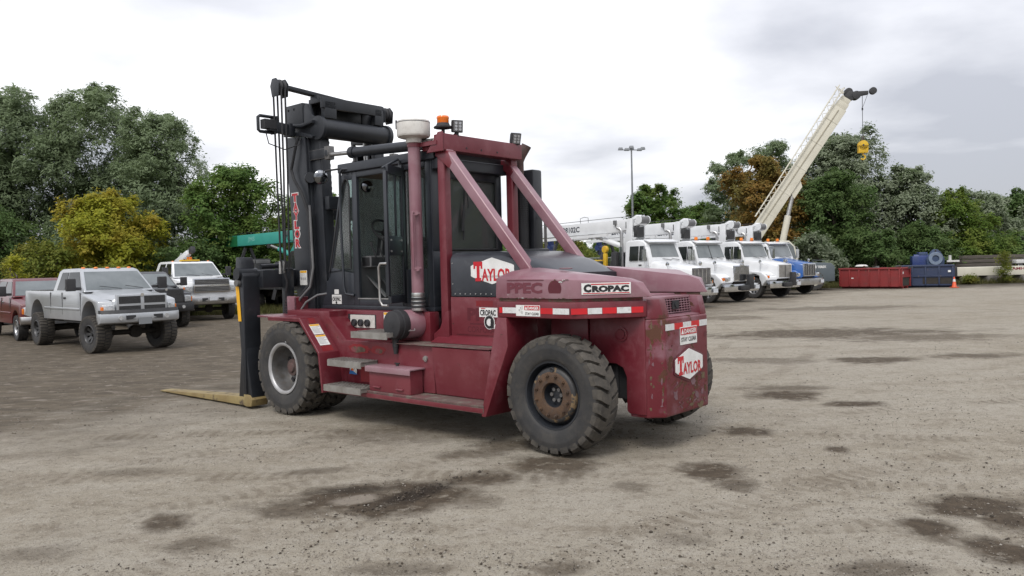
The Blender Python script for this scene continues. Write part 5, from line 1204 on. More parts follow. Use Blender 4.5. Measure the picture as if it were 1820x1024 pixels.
# ---- carriage and forks
b = FB(); b.box(5.28, 5.42, -2.45, .02, 1.72, 1.98, BLK); b.box(5.22, 5.36, -2.40, 0.0, .42, .60, BLK); b.box(5.16, 5.30, -.42, -.30, .40, 2.0, BLK); b.box(5.16, 5.30, -2.10, -1.98, .40, 2.0, BLK); 
cg = OBJ('carriage', b, fl, bevel=.012)
b = FB(); b.cyl((5.42, .03, 1.93), (5.42, -2.45, 1.93), .055, BLK, n=16); OBJ('fork_shaft', b, cg)
b = FB(); b.cyl((5.36, -.32, 2.04), (5.36, .0, 2.03), .035, BLK, n=12); b.box(5.34, 5.46, -.34, -.30, 1.95, 2.1, BLK); OBJ('side_shift_cylinder', b, cg)
for s in (1, -1):
    def Y(y): return y if s > 0 else -2.4 - y
    b = FB()
    b.prism([(5.66, .13), (5.36, .10), (5.30, .16), (5.40, .70), (5.50, 2.10), (5.54, 2.17), (5.62, 2.17), (5.64, 2.0), (5.56, .80)], 'y', Y(.24), Y(.02), BLK)
    b.prism([(5.42, .10), (5.40, 1.9), (5.44, 1.95), (5.52, 1.95), (5.50, .10)], 'y', Y(.26), Y(.0), BLK)
    fk = OBJ('fork', b, fl, bevel=.012)
    b = FB(); b.hexa([(5.30, Y(.26), .035), (8.15, Y(.24), .012), (8.15, Y(.04), .012), (5.30, Y(0), .035), (5.34, Y(.26), .165), (8.15, Y(.24), .03), (8.15, Y(.04), .03), (5.34, Y(0), .165)], FORKY)
    b.prism([(5.30, .035), (5.42, .022), (5.50, .035), (5.49, .20), (5.34, .19), (5.27, .13)], 'y', Y(.262), Y(-.002), FORKY)
    OBJ('fork_blade', b, fk, bevel=.008)
    b = FB(); b.slab([(5.475, Y(.2655), 1.25), (5.555, Y(.2655), 1.25), (5.60, Y(.2655), 1.75), (5.515, Y(.2655), 1.75)], (0, s, 0), .004, YELR); OBJ('reflector_strip', b, fk, smooth=0)
    b = FB(); b.cyl((5.52, Y(.30), 1.93), (5.52, Y(-.02), 1.93), .085, BLK, n=20); b.cyl((5.52, Y(.31), 1.80), (5.52, Y(.2), 1.80), .05, GREYW, n=16); OBJ('fork_hanger', b, fk)
# ================================================================== PARKED VEHICLES
WPAINT = M('white truck paint', (.70, .71, .72), .30, c2=(.62, .63, .64), scale=2, coat=.4, dust=(.50, .48, .44), dlo=.66, dhi=.95)
SPAINT = M('silver truck paint', (.44, .455, .47), .30, metal=.35, c2=(.38, .395, .41), scale=2, coat=.4, dust=(.30, .27, .23), dlo=.62, dhi=.95)
RPAINT = M('dark red truck paint', (.115, .011, .014), .30, c2=(.09, .009, .012), scale=2, coat=.5, dust=(.20, .13, .11), dlo=.66, dhi=.95)
KPAINT = M('black truck paint', (.018, .018, .021), .30, c2=(.03, .03, .033), scale=2, coat=.5, dust=(.09, .08, .07), dlo=.62, dhi=.95)
BPAINT = M('blue truck paint', (.014, .095, .33), .30, c2=(.012, .075, .26), scale=2, coat=.5, dust=(.10, .16, .28), dlo=.68, dhi=.95)
DBLUE = M('dark blue paint', (.020, .040, .16), .45, c2=(.03, .05, .14))
CREAM = M('cream crane paint', (.58, .555, .465), .45, c2=(.51, .485, .40), scale=1.2, dust=(.40, .36, .27), dlo=.6, dhi=.9)
CGREY = M('grey crane paint', (.085, .105, .118), .5, c2=(.07, .085, .095), scale=2, dust=(.13, .135, .135), dlo=.6, dhi=.9)
TEAL = M('teal crane paint', (.045, .29, .24), .42, c2=(.038, .25, .21), scale=1.5, dust=(.13, .34, .29), dlo=.66, dhi=.9)
DGRN = M('deep green panel', (.009, .115, .042), .45, c2=(.008, .10, .036), scale=2)
VGL = M('vehicle glass', (.165, .182, .187), .05, c2=(.10, .115, .118), scale=1.2, spec=.7)
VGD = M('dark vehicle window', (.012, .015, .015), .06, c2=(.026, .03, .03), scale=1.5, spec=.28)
BUMP = M('brushed bumper', (.48, .48, .48), .28, metal=.9, c2=(.38, .37, .36), scale=4)
PLAST = M('black plastic trim', (.020, .020, .022), .55, c2=(.035, .035, .036), scale=4)
UNDER = M('dirty underbody', (.024, .021, .018), .9, c2=(.04, .034, .028), scale=5)
HLENS = M('headlight lens', (.62, .63, .64), .10, metal=.35, c2=(.30, .31, .32), scale=22)
AMB = M('amber marker', (.80, .22, .02), .25, c2=(.6, .14, .01))
ALRIM = M('dark alloy rim', (.05, .05, .052), .4, metal=.6, c2=(.10, .10, .10), scale=9)
ALBR = M('bright alloy rim', (.50, .50, .51), .3, metal=.8, c2=(.35, .35, .35), scale=9)
GRILL = M('grille mesh', (.02, .02, .02), .5, c2=(.05, .05, .05), scale=30)
PLATE = M('number plate', (.60, .62, .64), .4, c2=(.42, .44, .48), scale=26)
NAVY = M('navy lettering', (.03, .035, .05), .5)

_WM = {}
def wheel_mesh(R_, W_, rim, rimmat, nl, h, off):
    key = (R_, W_, rim, rimmat.name, nl)
    if key in _WM: return _WM[key]
    b = MB(); c = (0, 0, 0); hw = W_ / 2
    prof = [(rim - .01, hw * .70), (rim + .02, hw * .88), (rim + (R_ - rim) * .5, hw), (R_ - h * 1.5, hw * .96), (R_ - h, hw * .82), (R_ - h * .8, 0)]
    b.lathe(prof + [(r, -t) for r, t in prof[::-1][1:]], c, (0, 1, 0), RUB, 36)
    for s in (1, -1):
        for i in range(nl):
            a0 = 2 * math.pi * (i + (0 if s > 0 else .5)) / nl; p = 2 * math.pi / nl; vs = []
            for y, r, da, wd in ((.05, R_, .25, .6), (.55, R_ - .002, .12, .66), (.98, R_ - h * .7, 0, .66), (1.02, R_ - h * 2.6, 0, .6)):
                for q in (-1, 1):
                    for rr in (r, r - h):
                        a = a0 + da * p + q * wd * p / 2; vs.append((rr * math.cos(a), s * y * hw, rr * math.sin(a)))
            fs = []
            for j in range(3):
                k = 4 * j; fs += [(k, k + 4, k + 6, k + 2), (k, k + 1, k + 5, k + 4), (k + 2, k + 6, k + 7, k + 3)]
            fs += [(0, 2, 3, 1), (12, 13, 15, 14)]
            b.add(vs, fs, TREAD if h > .015 else RUB)
    ty = b.mesh('tyre')
    b = MB()
    b.lathe([(rim + .012, hw * .86), (rim - .005, hw * .90), (rim - .02, hw * .80), (rim - .03, hw * .5 + off)], c, (0, 1, 0), rimmat, 28)
    b.lathe([(rim - .025, -.02 + off), (rim * .3, .03 + off), (0, .035 + off)], c, (0, 1, 0), UNDER, 24)
    for i in range(8):
        a = 2 * math.pi * i / 8; d = Vector((math.cos(a), 0, math.sin(a))); b.beam(d * (rim * .22) + Vector((0, .05 + off, 0)), d * (rim - .015) + Vector((0, hw * .6 + off * .5, 0)), rim * .26, .03, rimmat, up=(0, 1, 0), w2=rim * .34)
    b.cyl((0, 0, 0), (0, .085 + off, 0), rim * .27, rimmat, n=16)
    b.lathe([(rim - .02, -hw * .8), (0, -hw * .8)], c, (0, 1, 0), UNDER, 20)
    rm = b.mesh('rim'); b = MB(); b.cyl((0, .08 + off, 0), (0, .11 + off, 0), rim * .17, PLAST, n=12); hb = b.mesh('hub_cap')
    _WM[key] = (ty, rm, hb); return _WM[key]
def vwheel(parent, x, y, R_, W_, rim, rimmat, nl, h, off=0.0, steer=0.0):
    ty, rm, hb = wheel_mesh(R_, W_, rim, rimmat, nl, h, off)
    w = OBJ('wheel', rm, parent, loc=(x, y, R_), rot=(0, 0, (0 if y > 0 else math.pi) + steer)); OBJ('tyre', ty, w); OBJ('hub_cap', hb, w)
def arch(cx, cz, r, z0, n=8):
    """arch points from front to rear above the sill z0"""
    a0 = math.asin(max(-1, min(1, (z0 - cz) / r))); 
    return [(cx + r * math.cos(a0 + (math.pi - 2 * a0) * i / n), cz + r * math.sin(a0 + (math.pi - 2 * a0) * i / n)) for i in range(n + 1)]

def pickup(label, cat, loc, rz, P):
    t = THING(P.get('name', 'pickup_truck'), label, cat, loc, rz, P.get('group')); g = P
    m, z0, zh, zb, zr, R_, wb = g['m'], g['z0'], g['zh'], g['zb'], g['zr'], g['R'], g['wb']; hw = g.get('hw', .98); xf = .86
    zf = zh - .10                                                     # fender top
    xc, xr = g.get('xc', -.55), -(g.get('rear', 1.25) + wb); cr = g.get('cab', -3.05); ra = R_ + g.get('gap', .12)
    za = g.get('za', R_ + .06)
    pl = [(xf - .02, z0 + .12), (xf, zf - .20), (xf - .06, zf - .03), (xf - .2, zf), (xc, zb - .06), (xc - .1, zb), (xr + .06, zb + .01), (xr, zb - .05), (xr + .03, z0 + .1)]
    pl += [(xr + .1, z0 + .02)] + arch(-wb, za, ra, z0)[::-1] + arch(0, za, ra, z0)[::-1]
    def plan(x, y, z):
        k = abs(y) / hw; dx = 0
        if x > .3: dx = -(x - .3) / .56 * .20 * k ** 3
        s = 1 - .035 * max(0, (z - z0 - .45)) / .5
        return (x + dx, y * s, z)
    b = MB(); b.prism(pl, 'y', -hw, hw, m, n=10, warp=plan)
    body = OBJ('body', b, t, bevel=.02, seg=2, smooth=40, bang=50)
    b = MB()   # raised hood with rounded shoulders
    ys = [-.74, -.66, -.50, -.2, .2, .50, .66, .74]; zs = [-.10, -.03, -.005, .01, .01, -.005, -.03, -.10]
    vs = []; fs = []
    for x, zz in ((xf + .03, zh - .05), (xf - .05, zh + .0), (xf - .45, zh + .035), (xc, zb + .02)):
        for y, dz in zip(ys, zs): vs.append((x - .10 * (abs(y) / .74) ** 3 * (x > 0), y * (1 if x < .5 else .90), zz + dz))
    for i in range(3):
        for j in range(7): fs.append((i * 8 + j, i * 8 + j + 1, i * 8 + 9 + j, i * 8 + 8 + j))
    lo_ = len(vs); vs += [(x, y, z - .25) for x, y, z in vs[:8]]
    for j in range(7): fs.append((j, j + 1, lo_ + j + 1, lo_ + j))
    b.add(vs, fs, m); OBJ('hood', b, t, smooth=55)
    # cab
    zc = zb - .02
    def tum(x, y, z): return (x, y * (1 - .20 * max(0, (z - zc)) / (zr - zc)), z)
    xt = xc - .62
    b = MB(); b.prism([(xc + .05, zc), (xt, zr - .05), (xt - .25, zr), (cr + .32, zr), (cr + .12, zr - .06), (cr, zc)], 'y', -hw * .94, hw * .94, m, n=4, warp=tum)
    cab = OBJ('cab', b, t, bevel=.045, seg=3, smooth=40)
    k0 = hw * .94
    def sidey(z): return k0 * (1 - .20 * (z - zc) / (zr - zc)) + .004
    zw0, zw1 = zc + .05, zr - .10
    # windscreen
    f0, f1 = (xc + .05 - .62 * (zw0 - zc) / (zr - .05 - zc) + .016, zw0), (xt + .03, zr - .09)
    def sxz(z): return xc + .05 + (xt - xc - .05) * (z - zc) / (zr - .05 - zc)
    ya, yb = sidey(zw0) - .07, sidey(zw1) - .07
    b = MB(); n_ = Vector((zr - zc, 0, .67)).normalized(); b.slab([(sxz(zw0), -ya, zw0), (sxz(zw0), ya, zw0), (sxz(zw1), yb, zw1), (sxz(zw1), -yb, zw1)], n_, .006, g.get('glass', VGL)); ws = OBJ('windscreen', b, t)
    b = MB()
    for y0, y1 in ((.05, -.5), (.6, .15)): b.beam((sxz(zw0) + .03, y0, zw0 + .02), (sxz(zw0) + .012, y1, zw0 + .10), .02, .015, PLAST)
    OBJ('wiper', b, ws)
    wins = g['wins']
    for s in (1, -1):
        for (xa, xb, cut) in wins:
            top0 = min(xa, sxz(zw1) - .10); base0 = min(xa, sxz(zw0) - .10)
            p = [(base0, zw0), (xb, zw0), (xb, zw1), (top0, zw1)]
            if cut: p = [(base0, zw0), (xb, zw0), (xb + cut, zw1), (top0, zw1)]
            q = [(x, s * sidey(z), z) for x, z in p]; 
            b = MB(); b.slab(q, (0, s, .2), .005, VGD); OBJ('side_window', b, t)
        b = MB(); # door seams and handle
        for x in g['seams']:
            b.box(x - .006, x + .006, *sorted((s * (hw * .985), s * (hw * 1.003))), z0 + .14, zb - .03, PLAST)
        OBJ('door_seam', b, body)
        b = MB(); b.box(g['seams'][1] + .12, g['seams'][1] + .28, *sorted((s * hw * .97, s * (hw + .012))), zb - .20, zb - .15, g.get('hand', PLAST)); OBJ('door_handle', b, body, bevel=.008)
        b = MB()   # mirror
        x = xc - .12; b.box(x - .02, x + .03, *sorted((s * (hw - .06), s * (hw + .12))), zb + .04, zb + .12, PLAST); b.box(x - .03, x + .09, *sorted((s * (hw + .09), s * (hw + .32))), zb + .02, zb + .34 * g.get('mir', 1), PLAST); OBJ('mirror', b, t, bevel=.035, seg=3)
        b = MB(); zc_ = z0 + (zb - z0) * .40
        b.prism([(s * (hw * .99), zc_ - .035), (s * (hw + .016), zc_ - .02), (s * (hw + .016), zc_ + .02), (s * (hw * .985), zc_ + .035)], 'x', -wb + ra + .06, -ra - .06, m); OBJ('side_moulding', b, body, bevel=.006)
        b = MB(); b.box(xr - .004, xr + .03, *sorted((s * (hw - .17), s * (hw - .03))), zb - .42, zb - .08, M('tail lamp', (.3, .01, .01), .2) if 'tail lamp' not in MATS else MATS['tail lamp']); OBJ('tail_lamp', b, t)
        if g.get('flare'):
            b = MB()
            for xx in (0, -wb):
                A_ = arch(xx, za, ra + .06, z0 + .02, 12); I_ = arch(xx, za, ra - .005, z0 + .02, 12); b.prism(A_ + I_[::-1], 'y', s * (hw - .03), s * (hw + .05), m)
            OBJ('wheel_flare', b, body, bevel=.015)
    b = MB(); b.box(xr + .12, cr - .08, -hw * .86, hw * .86, zb + .012, zb + .016, UNDER); OBJ('bed_liner', b, t)
    # front end
    gx = xf + .012; gz0, gz1 = zf - .37 * g.get('gh', 1), zh + .015; gw = g.get('gw', .62)
    b = MB(); fr = g.get('gm', m)
    b.box(gx - .08, gx + .05, -gw, gw, gz0 - .03, gz1 + .02, fr); gl = OBJ('grille_surround', b, t, bevel=.025, seg=2)
    hh = (gz1 - gz0)
    if g['grille'] == 'cross':
        for s in (1, -1):
            for i in (0, 1):
                b = MB(); b.box(gx + .045, gx + .056, *sorted((s * .045, s * (gw - .05))), gz0 + .03 + i * (hh / 2 + .005), gz0 + hh / 2 - .022 + i * (hh / 2 - .005), GRILL); op = OBJ('grille_opening', b, gl)
                b = MB()
                for k in range(5):
                    z = gz0 + .05 + i * (hh / 2 + .005) + k * (hh / 2 - .07) / 4.5; b.box(gx + .056, gx + .06, *sorted((s * .05, s * (gw - .055))), z, z + .008, PLAST)
                OBJ('grille_bar', b, op)
        b = MB(); b.cyl((gx + .05, 0, gz1 - .0), (gx + .065, 0, gz1 - .0), .045, CHROME, n=16); OBJ('hood_badge', b, gl)
    else:
        for i in (0, 1):
            b = MB(); b.box(gx + .045, gx + .056, -gw + .04, gw - .04, gz0 + .02 + i * hh * .52, gz0 + hh * .44 + i * hh * .52, GRILL); op = OBJ('grille_opening', b, gl)
            for k in range(4):
                b = MB(); z = gz0 + .035 + i * hh * .52 + k * hh * .105; b.box(gx + .056, gx + .061, -gw + .045, gw - .045, z, z + .012, BUMP); OBJ('grille_bar', b, op)
        b = MB(); b.box(gx + .057, gx + .07, -.17, .17, gz0 + hh * .46, gz0 + hh * .50, fr); b.prism([(-.07, gz0 + hh * .42), (.07, gz0 + hh * .42), (.09, gz0 + hh * .55), (-.05, gz0 + hh * .55)], 'x', gx + .058, gx + .07, fr); OBJ('grille_badge', b, gl)
    for s in (1, -1):
        b = MB(); hx = xf - .11
        b.hexa([(hx + .13, s * (gw + .03), gz0 + .02), (hx + .05, s * (hw - .08), gz0 + .02), (hx - .16, s * (hw - .05), gz0 + .02), (hx - .16, s * (gw + .03), gz0 + .02),
                (hx + .13, s * (gw + .03), gz0 + .27), (hx + .05, s * (hw - .08), gz0 + .25), (hx - .16, s * (hw - .05), gz0 + .25), (hx - .16, s * (gw + .03), gz0 + .27)], HLENS); hl = OBJ('headlight', b, t, bevel=.03, seg=3)
        b = MB(); b.box(hx - .10, hx + .02, *sorted((s * (hw - .10), s * (hw - .035))), gz0 + .04, gz0 + .21, AMB); OBJ('turn_signal', b, hl, bevel=.01)
    zbm = g.get('zbump', z0 + .02); bh = g.get('bh', .26)
    def bp(x, y, z):
        k = abs(y) / (hw + .02); return (x - .26 * k ** 3, y, z)
    b = MB(); b.prism([(xf + .02, zbm), (xf + .17, zbm + .04), (xf + .20, zbm + bh * .5), (xf + .18, zbm + bh), (xf - .0, zbm + bh)], 'y', -hw - .02, hw + .02, g.get('bm', BUMP), n=12, warp=bp); bu = OBJ('front_bumper', b, t, bevel=.012, smooth=40)
    if g.get('topstrip'):
        b = MB(); b.prism([(xf + .0, zbm + bh + .002), (xf + .185, zbm + bh + .002), (xf + .15, zbm + bh + .085), (xf, zbm + bh + .085)], 'y', -hw + .0, hw - .0, PLAST, n=12, warp=bp); OBJ('bumper_trim', b, bu)
    for s in (1, -1):
        b = MB(); b.box(xf + .13, xf + .192, *sorted((s * .22, s * .45)), zbm + bh * .42, zbm + bh * .80, PLAST); OBJ('bumper_slot', b, bu)
        b = MB(); b.cyl((xf + .10, s * .56, zbm + bh * .58), (xf + .165, s * .56, zbm + bh * .58), .06, HLENS, n=14); OBJ('fog_lamp', b, bu)
    b = MB(); px_ = g.get('plx', 0); b.box(xf + .20, xf + .215, px_ - .16, px_ + .16, zbm + .02 + g.get('plz', 0), zbm + .19 + g.get('plz', 0), g.get('plm', PLATE)); OBJ('number_plate', b, bu)
    if g.get('lamps'):
        for k in range(5):
            b = MB(); b.lathe([(.055, 0), (.045, .03), (0, .04)], (xt - .20 - (.06 if k in (0, 4) else 0), (-.62 + .31 * k) * .95, zr - .006), (0, 0, 1), AMB, 12); OBJ('roof_lamp', b, cab)
    b = MB(); b.box(xr + .2, .5, -.62, .62, z0 - .1, z0 + .2, UNDER); b.cyl((0, -hw + .2, R_), (0, hw - .2, R_), .07, UNDER); b.cyl((-wb, -hw + .2, R_), (-wb, hw - .2, R_), .08, UNDER); b.lathe([(0, -.14), (.16, -.09), (.16, .09), (0, .14)], (0, .15, R_), (1, 0, 0), UNDER, 12)
    b.beam((.1, -.5, R_), (-1.3, -.45, z0), .06, .06, BUMP); b.beam((-.9, -.85, z0 - .05), (-2.2, -.85, z0 - .05), .05, .04, PLAST)
    OBJ('underbody', b, t)
    for x in (0, -wb):
        for s in (1, -1): vwheel(t, x, s * (hw - g['W'] / 2 + g.get('poke', 0)), R_, g['W'], g['rim'], g['rimm'], g['nl'], g['h'], steer=(g.get('steer', 0) if x == 0 else 0))
    return t
GP = 'vehicles parked on the left'
HD = R(-46)
silver = pickup('lifted silver pickup with big mud tyres and orange roof lamps', 'pickup truck', (-10.05, 20.75, 0), R(-43.5), dict(
    m=SPAINT, z0=.80, zh=1.44, zb=1.56, zr=2.17, R=.48, wb=4.2, W=.38, rim=.235, rimm=ALRIM, nl=34, h=.022, poke=.06, gap=.13, za=.72, hw=.96, cab=-2.95, rear=1.15,
    wins=[(-.72, -1.92, 0), (-2.0, -2.62, .1)], seams=(-.62, -2.02, -2.98), grille='cross', zbump=.74, bh=.27, bm=SPAINT, topstrip=True, plx=.0, plz=-.04, plm=M('blank grey plate', (.20, .21, .22), .5), lamps=True, flare=False, gap2=0, steer=R(9), group=GP))
redp = pickup('dark red pickup cut by the left frame edge', 'pickup truck', (-14.75, 25.35, 0), R(-46), dict(
    m=RPAINT, z0=.52, zh=1.27, zb=1.36, zr=1.94, R=.40, wb=3.6, W=.27, rim=.24, rimm=ALBR, nl=20, h=.012, za=.46, gap=.10, hw=1.0, cab=-3.3, rear=1.1,
    wins=[(-.72, -1.75, 0), (-1.85, -2.85, .1)], seams=(-.62, -1.80, -3.2), grille='cross', zbump=.50, bh=.26, lamps=False, hand=CHROME, group=GP))
blackp = pickup('black pickup almost hidden behind the silver one', 'pickup truck', (-12.95, 28.95, 0), R(-47), dict(
    m=KPAINT, z0=.66, zh=1.40, zb=1.50, zr=2.08, R=.44, wb=3.7, W=.30, rim=.23, rimm=ALRIM, nl=20, h=.018, za=.56, gap=.12, hw=1.0, cab=-3.1, rear=1.1,
    wins=[(-.72, -1.75, 0), (-1.85, -2.75, .1)], seams=(-.62, -1.80, -3.0), grille='cross', zbump=.58, bh=.34, bm=PLAST, lamps=False, flare=True, group=GP))
whitet = pickup('white medium duty crew cab truck with chrome bumper and small white crane behind', 'truck', (-12.95, 33.4, 0), R(-50), dict(
    m=WPAINT, z0=.74, zh=1.72, zb=1.82, zr=2.50, R=.46, wb=4.6, W=.28, rim=.27, rimm=ALBR, nl=22, h=.012, za=.58, gap=.12, hw=1.12, cab=-3.4, rear=1.5, xc=-.70,
    wins=[(-.95, -1.95, 0), (-2.1, -2.95, .1)], seams=(-.75, -2.0, -3.3), grille='bars', gh=1.15, gw=.74, gm=CHROME, zbump=.66, bh=.36, plz=.16, lamps=False, mir=1.25, name='work_truck', group=GP))
b = MB(); b.box(-1.75, -1.45, -.45, .35, 2.502, 2.57, YEL); OBJ('light_bar', b, whitet, bevel=.03)
for k in range(3):
    b = MB(); b.lathe([(.05, 0), (.04, .03), (0, .035)], (-1.62, -.75 + .75 * k, 2.495), (0, 0, 1), AMB, 10); OBJ('roof_lamp', b, whitet)
b = MB(); b.box(-6.0, -3.5, -1.10, 1.10, 1.50, 2.0, WPAINT); OBJ('service_body', b, whitet, bevel=.03)
b = MB(); b.cyl((-5.2, .6, 2.0), (-5.2, .6, 2.45), .14, WPAINT, n=16); cr_ = OBJ('service_crane', b, whitet)
b = MB(); b.beam((-5.5, .6, 2.48), (-3.7, .6, 2.92), .20, .24, WPAINT); b.beam((-4.0, .6, 2.84), (-3.35, .6, 3.0), .14, .17, WPAINT); OBJ('crane_boom', b, cr_, bevel=.015)
b = MB(); b.beam((-3.4, .6, 2.99), (-3.05, .6, 3.08), .2, .26, PLAST); b.box(-3.7, -3.5, .5, .7, 2.55, 2.75, AMB); b.beam((-5.0, .6, 2.3), (-4.3, .6, 2.62), .07, .07, AMB); OBJ('crane_head', b, cr_, bevel=.02)
b = MB(); b.tube([(-5.1, .6, 2.7), (-4.8, .6, 2.93), (-4.55, .6, 2.86), (-4.0, .6, 2.98), (-3.5, .6, 3.12)], .018, WPAINT, 6); OBJ('crane_cable', b, cr_)

# ---------------------------------------------------------------- crane trucks
def crane_truck(label, loc, rz, P):
    t = THING('crane_truck', label, 'crane truck', loc, rz, P.get('group', 'crane trucks parked in a row')); g = P
    pm, cm = g['paint'], g['crane']; R_ = .53
    b = MB(); b.box(-9.0, .95, -.42, .42, .72, 1.02, UNDER); b.box(-1.6, .6, -.75, .75, .55, 1.25, UNDER); b.cyl((0, -.95, R_), (0, .95, R_), .08, UNDER); OBJ('chassis', b, t)
    for s in (1, -1):
        vwheel(t, 0, s * 1.02, R_, .32, .30, g.get('rimm', ALBR), 26, .014, steer=g.get('steer', 0))
        for x in (-5.9, -7.25): vwheel(t, x, s * .92, R_, .58, .30, ALBR, 26, .014)
    # hood: narrow nose widening to the cowl
    zn, zc = g.get('zn', 1.72), g.get('zc', 2.02); xn = g.get('xn', 1.02)
    b = MB(); vs = []; fs = []
    rows = [(xn, .52, zn - .02, .98), (xn - .05, .56, zn, .98), (.45, .68, zn + .10, 1.1), (-.75, .98, zc, 1.2)]
    for x, w, z, zl in rows:
        for yy, dz in ((-1, None), (-1, -.14), (-.94, -.05), (-.75, -.01), (0, .015), (.75, -.01), (.94, -.05), (1, -.14), (1, None)):
            vs.append((x, w * yy, zl if dz is None else z + dz))
    for i in range(3):
        for j in range(8): fs.append((i * 9 + j, i * 9 + j + 1, i * 9 + 10 + j, i * 9 + 9 + j))
    fs.append(tuple(range(9))); b.add(vs, fs, pm); hd_ = OBJ('hood', b, t, smooth=40)
    for s in (1, -1):   # fender
        A_ = arch(0, R_ + .06, .66, .62, 10)
        top = [(1.0, .95), (.96, 1.10), (.62, 1.34), (-.20, 1.40), (-.75, 1.32), (-.78, 1.0)]
        def fw(x, y, z): return (x - (.14 * ((abs(y) - .55) / .62) ** 2 if x > .4 else 0), y, z)
        b = MB(); b.prism(top[::-1] + A_, 'y', s * .52, s * 1.17, pm, n=4, warp=fw); fe_ = OBJ('fender', b, t, bevel=.045, seg=3, smooth=45)
        b = MB(); hx = .80
        if g['style'] == 'swept':
            b.hexa([(hx + .17, s * .60, .98), (hx + .07, s * 1.08, 1.03), (hx - .15, s * 1.13, 1.10), (hx, s * .60, 1.0), (hx + .10, s * .62, 1.17), (hx - .02, s * 1.06, 1.22), (hx - .2, s * 1.10, 1.25), (hx - .1, s * .62, 1.18)], HLENS)
        else:
            b.box(hx - .02, hx + .16, *sorted((s * .66, s * 1.0)), .99, 1.18, CHROME); b.box(hx + .161, hx + .17, *sorted((s * .68, s * .84)), 1.01, 1.16, HLENS)
        hl = OBJ('headlight', b, t, bevel=.02)
        b = MB(); b.box(hx - .06, hx + .10, *sorted((s * 1.0, s * 1.10)), 1.02, 1.15, AMB); OBJ('turn_signal', b, hl, bevel=.01)
        b = MB(); b.box(.18, .20, s * .80 - .1, s * .80 + .1, 1.78, 1.79, pm); b.lathe([(.10, -.01), (.10, .01), (0, .02)], (.30, s * .98, 1.86), (1, 0, 0), CHROME, 14); b.tube([(.30, s * .98, 1.80), (.25, s * .9, 1.40)], .008, CHROME, 6); b.tube([(.30, s * .98, 1.80), (.6, s * .7, 1.62)], .008, CHROME, 6); OBJ('hood_mirror', b, t)
    # grille
    gw = .50
    b = MB(); b.box(xn - .02, xn + .05, -gw - .03, gw + .03, 1.0, zn - .02, g.get('gm', CHROME)); gr_ = OBJ('grille_surround', b, t, bevel=.025, seg=2)
    b = MB(); b.box(xn + .045, xn + .056, -gw + .02, gw - .02, 1.05, zn - .07, g.get('gb', GRILL)); OBJ('grille_mesh', b, gr_)
    if g['style'] != 'swept':
        nb = g.get('bars', 11)
        for k in range(nb):
            y = -gw + .05 + (2 * gw - .1) * k / (nb - 1); b = MB(); b.box(xn + .057, xn + .075, y - .018, y + .018, 1.055, zn - .075, CHROME); OBJ('grille_bar', b, gr_)
    else:
        b = MB(); b.box(xn + .057, xn + .062, -.02, .02, 1.05, zn - .07, PLAST); OBJ('grille_bar', b, gr_)
    if g.get('badge'):
        b = MB(); b.prism([(-.16, zn - .03), (-.10, zn + .06), (-.05, zn + .0), (0, zn + .07), (.05, zn + .0), (.10, zn + .06), (.16, zn - .03), (.05, zn - .07), (-.05, zn - .07)], 'x', xn + .03, xn + .07, CHROME); OBJ('hood_badge', b, gr_)
    def bp(x, y, z): return (x - .18 * (abs(y) / 1.2) ** 3, y, z)
    b = MB(); b.prism([(1.02, .50), (1.24, .52), (1.25, .86), (1.02, .88)], 'y', -1.20, 1.20, CHROME if g.get('chb', True) else BUMP, n=8, warp=bp); bu = OBJ('front_bumper', b, t, bevel=.015)
    if g.get('puller', True):
        b = MB(); b.box(1.20, 1.42, .16, .44, .62, 1.30, PLAST); b.box(1.25, 1.40, -.35, .16, .56, .80, PLAST); OBJ('front_outrigger', b, t, bevel=.03)
    b = MB(); b.box(1.255, 1.265, .72, 1.0, .62, .80, PLATE); OBJ('number_plate', b, bu)
    # cab
    zr, hw = 2.93, 1.04; zb = 1.95
    def tum(x, y, z): return (x, y * (1 - .10 * max(0, z - zb) / (zr - zb)), z)
    b = MB(); b.prism([(-.70, 1.05), (-.70, zb + .03), (-1.02, zr - .14), (-1.20, zr - .02), (-1.5, zr + .03), (-2.15, zr), (-2.30, zr - .08), (-2.32, 1.05)], 'y', -hw, hw, g.get('cabm', pm), n=6, warp=tum); cab = OBJ('cab', b, t, bevel=.06, seg=3, smooth=45)
    nrm = Vector((.86, 0, .32)).normalized(); yw = hw - .12
    wb0 = g.get('wz', .17); xw = -.715 - .27 * (wb0 - .09) / (zr - .20 - zb - .09); yw = g.get('ww', yw)
    b = MB(); b.slab([(xw, -yw, zb + wb0), (xw, yw, zb + wb0), (-.985, yw * .93, zr - .20), (-.985, -yw * .93, zr - .20)], nrm, .012, VGL); wsn = OBJ('windscreen', b, t)
    b = MB(); b.beam((-.69, .3, zb + .10), (-.70, -.25, zb + .17), .025, .015, PLAST); b.beam((-.69, .75, zb + .10), (-.70, .3, zb + .17), .025, .015, PLAST)
    if g.get('split'): b.beam((-.70, 0, zb + .09), (-.97, 0, zr - .2), .03, .02, PLAST)
    OBJ('wiper', b, wsn)
    b = MB(); b.prism([(-.86, zr - .13), (-1.2, zr + .0), (-1.2, zr + .04), (-.80, zr - .08)], 'y', -.9, .9, g.get('visor', pm)); OBJ('sun_visor', b, cab, bevel=.01)
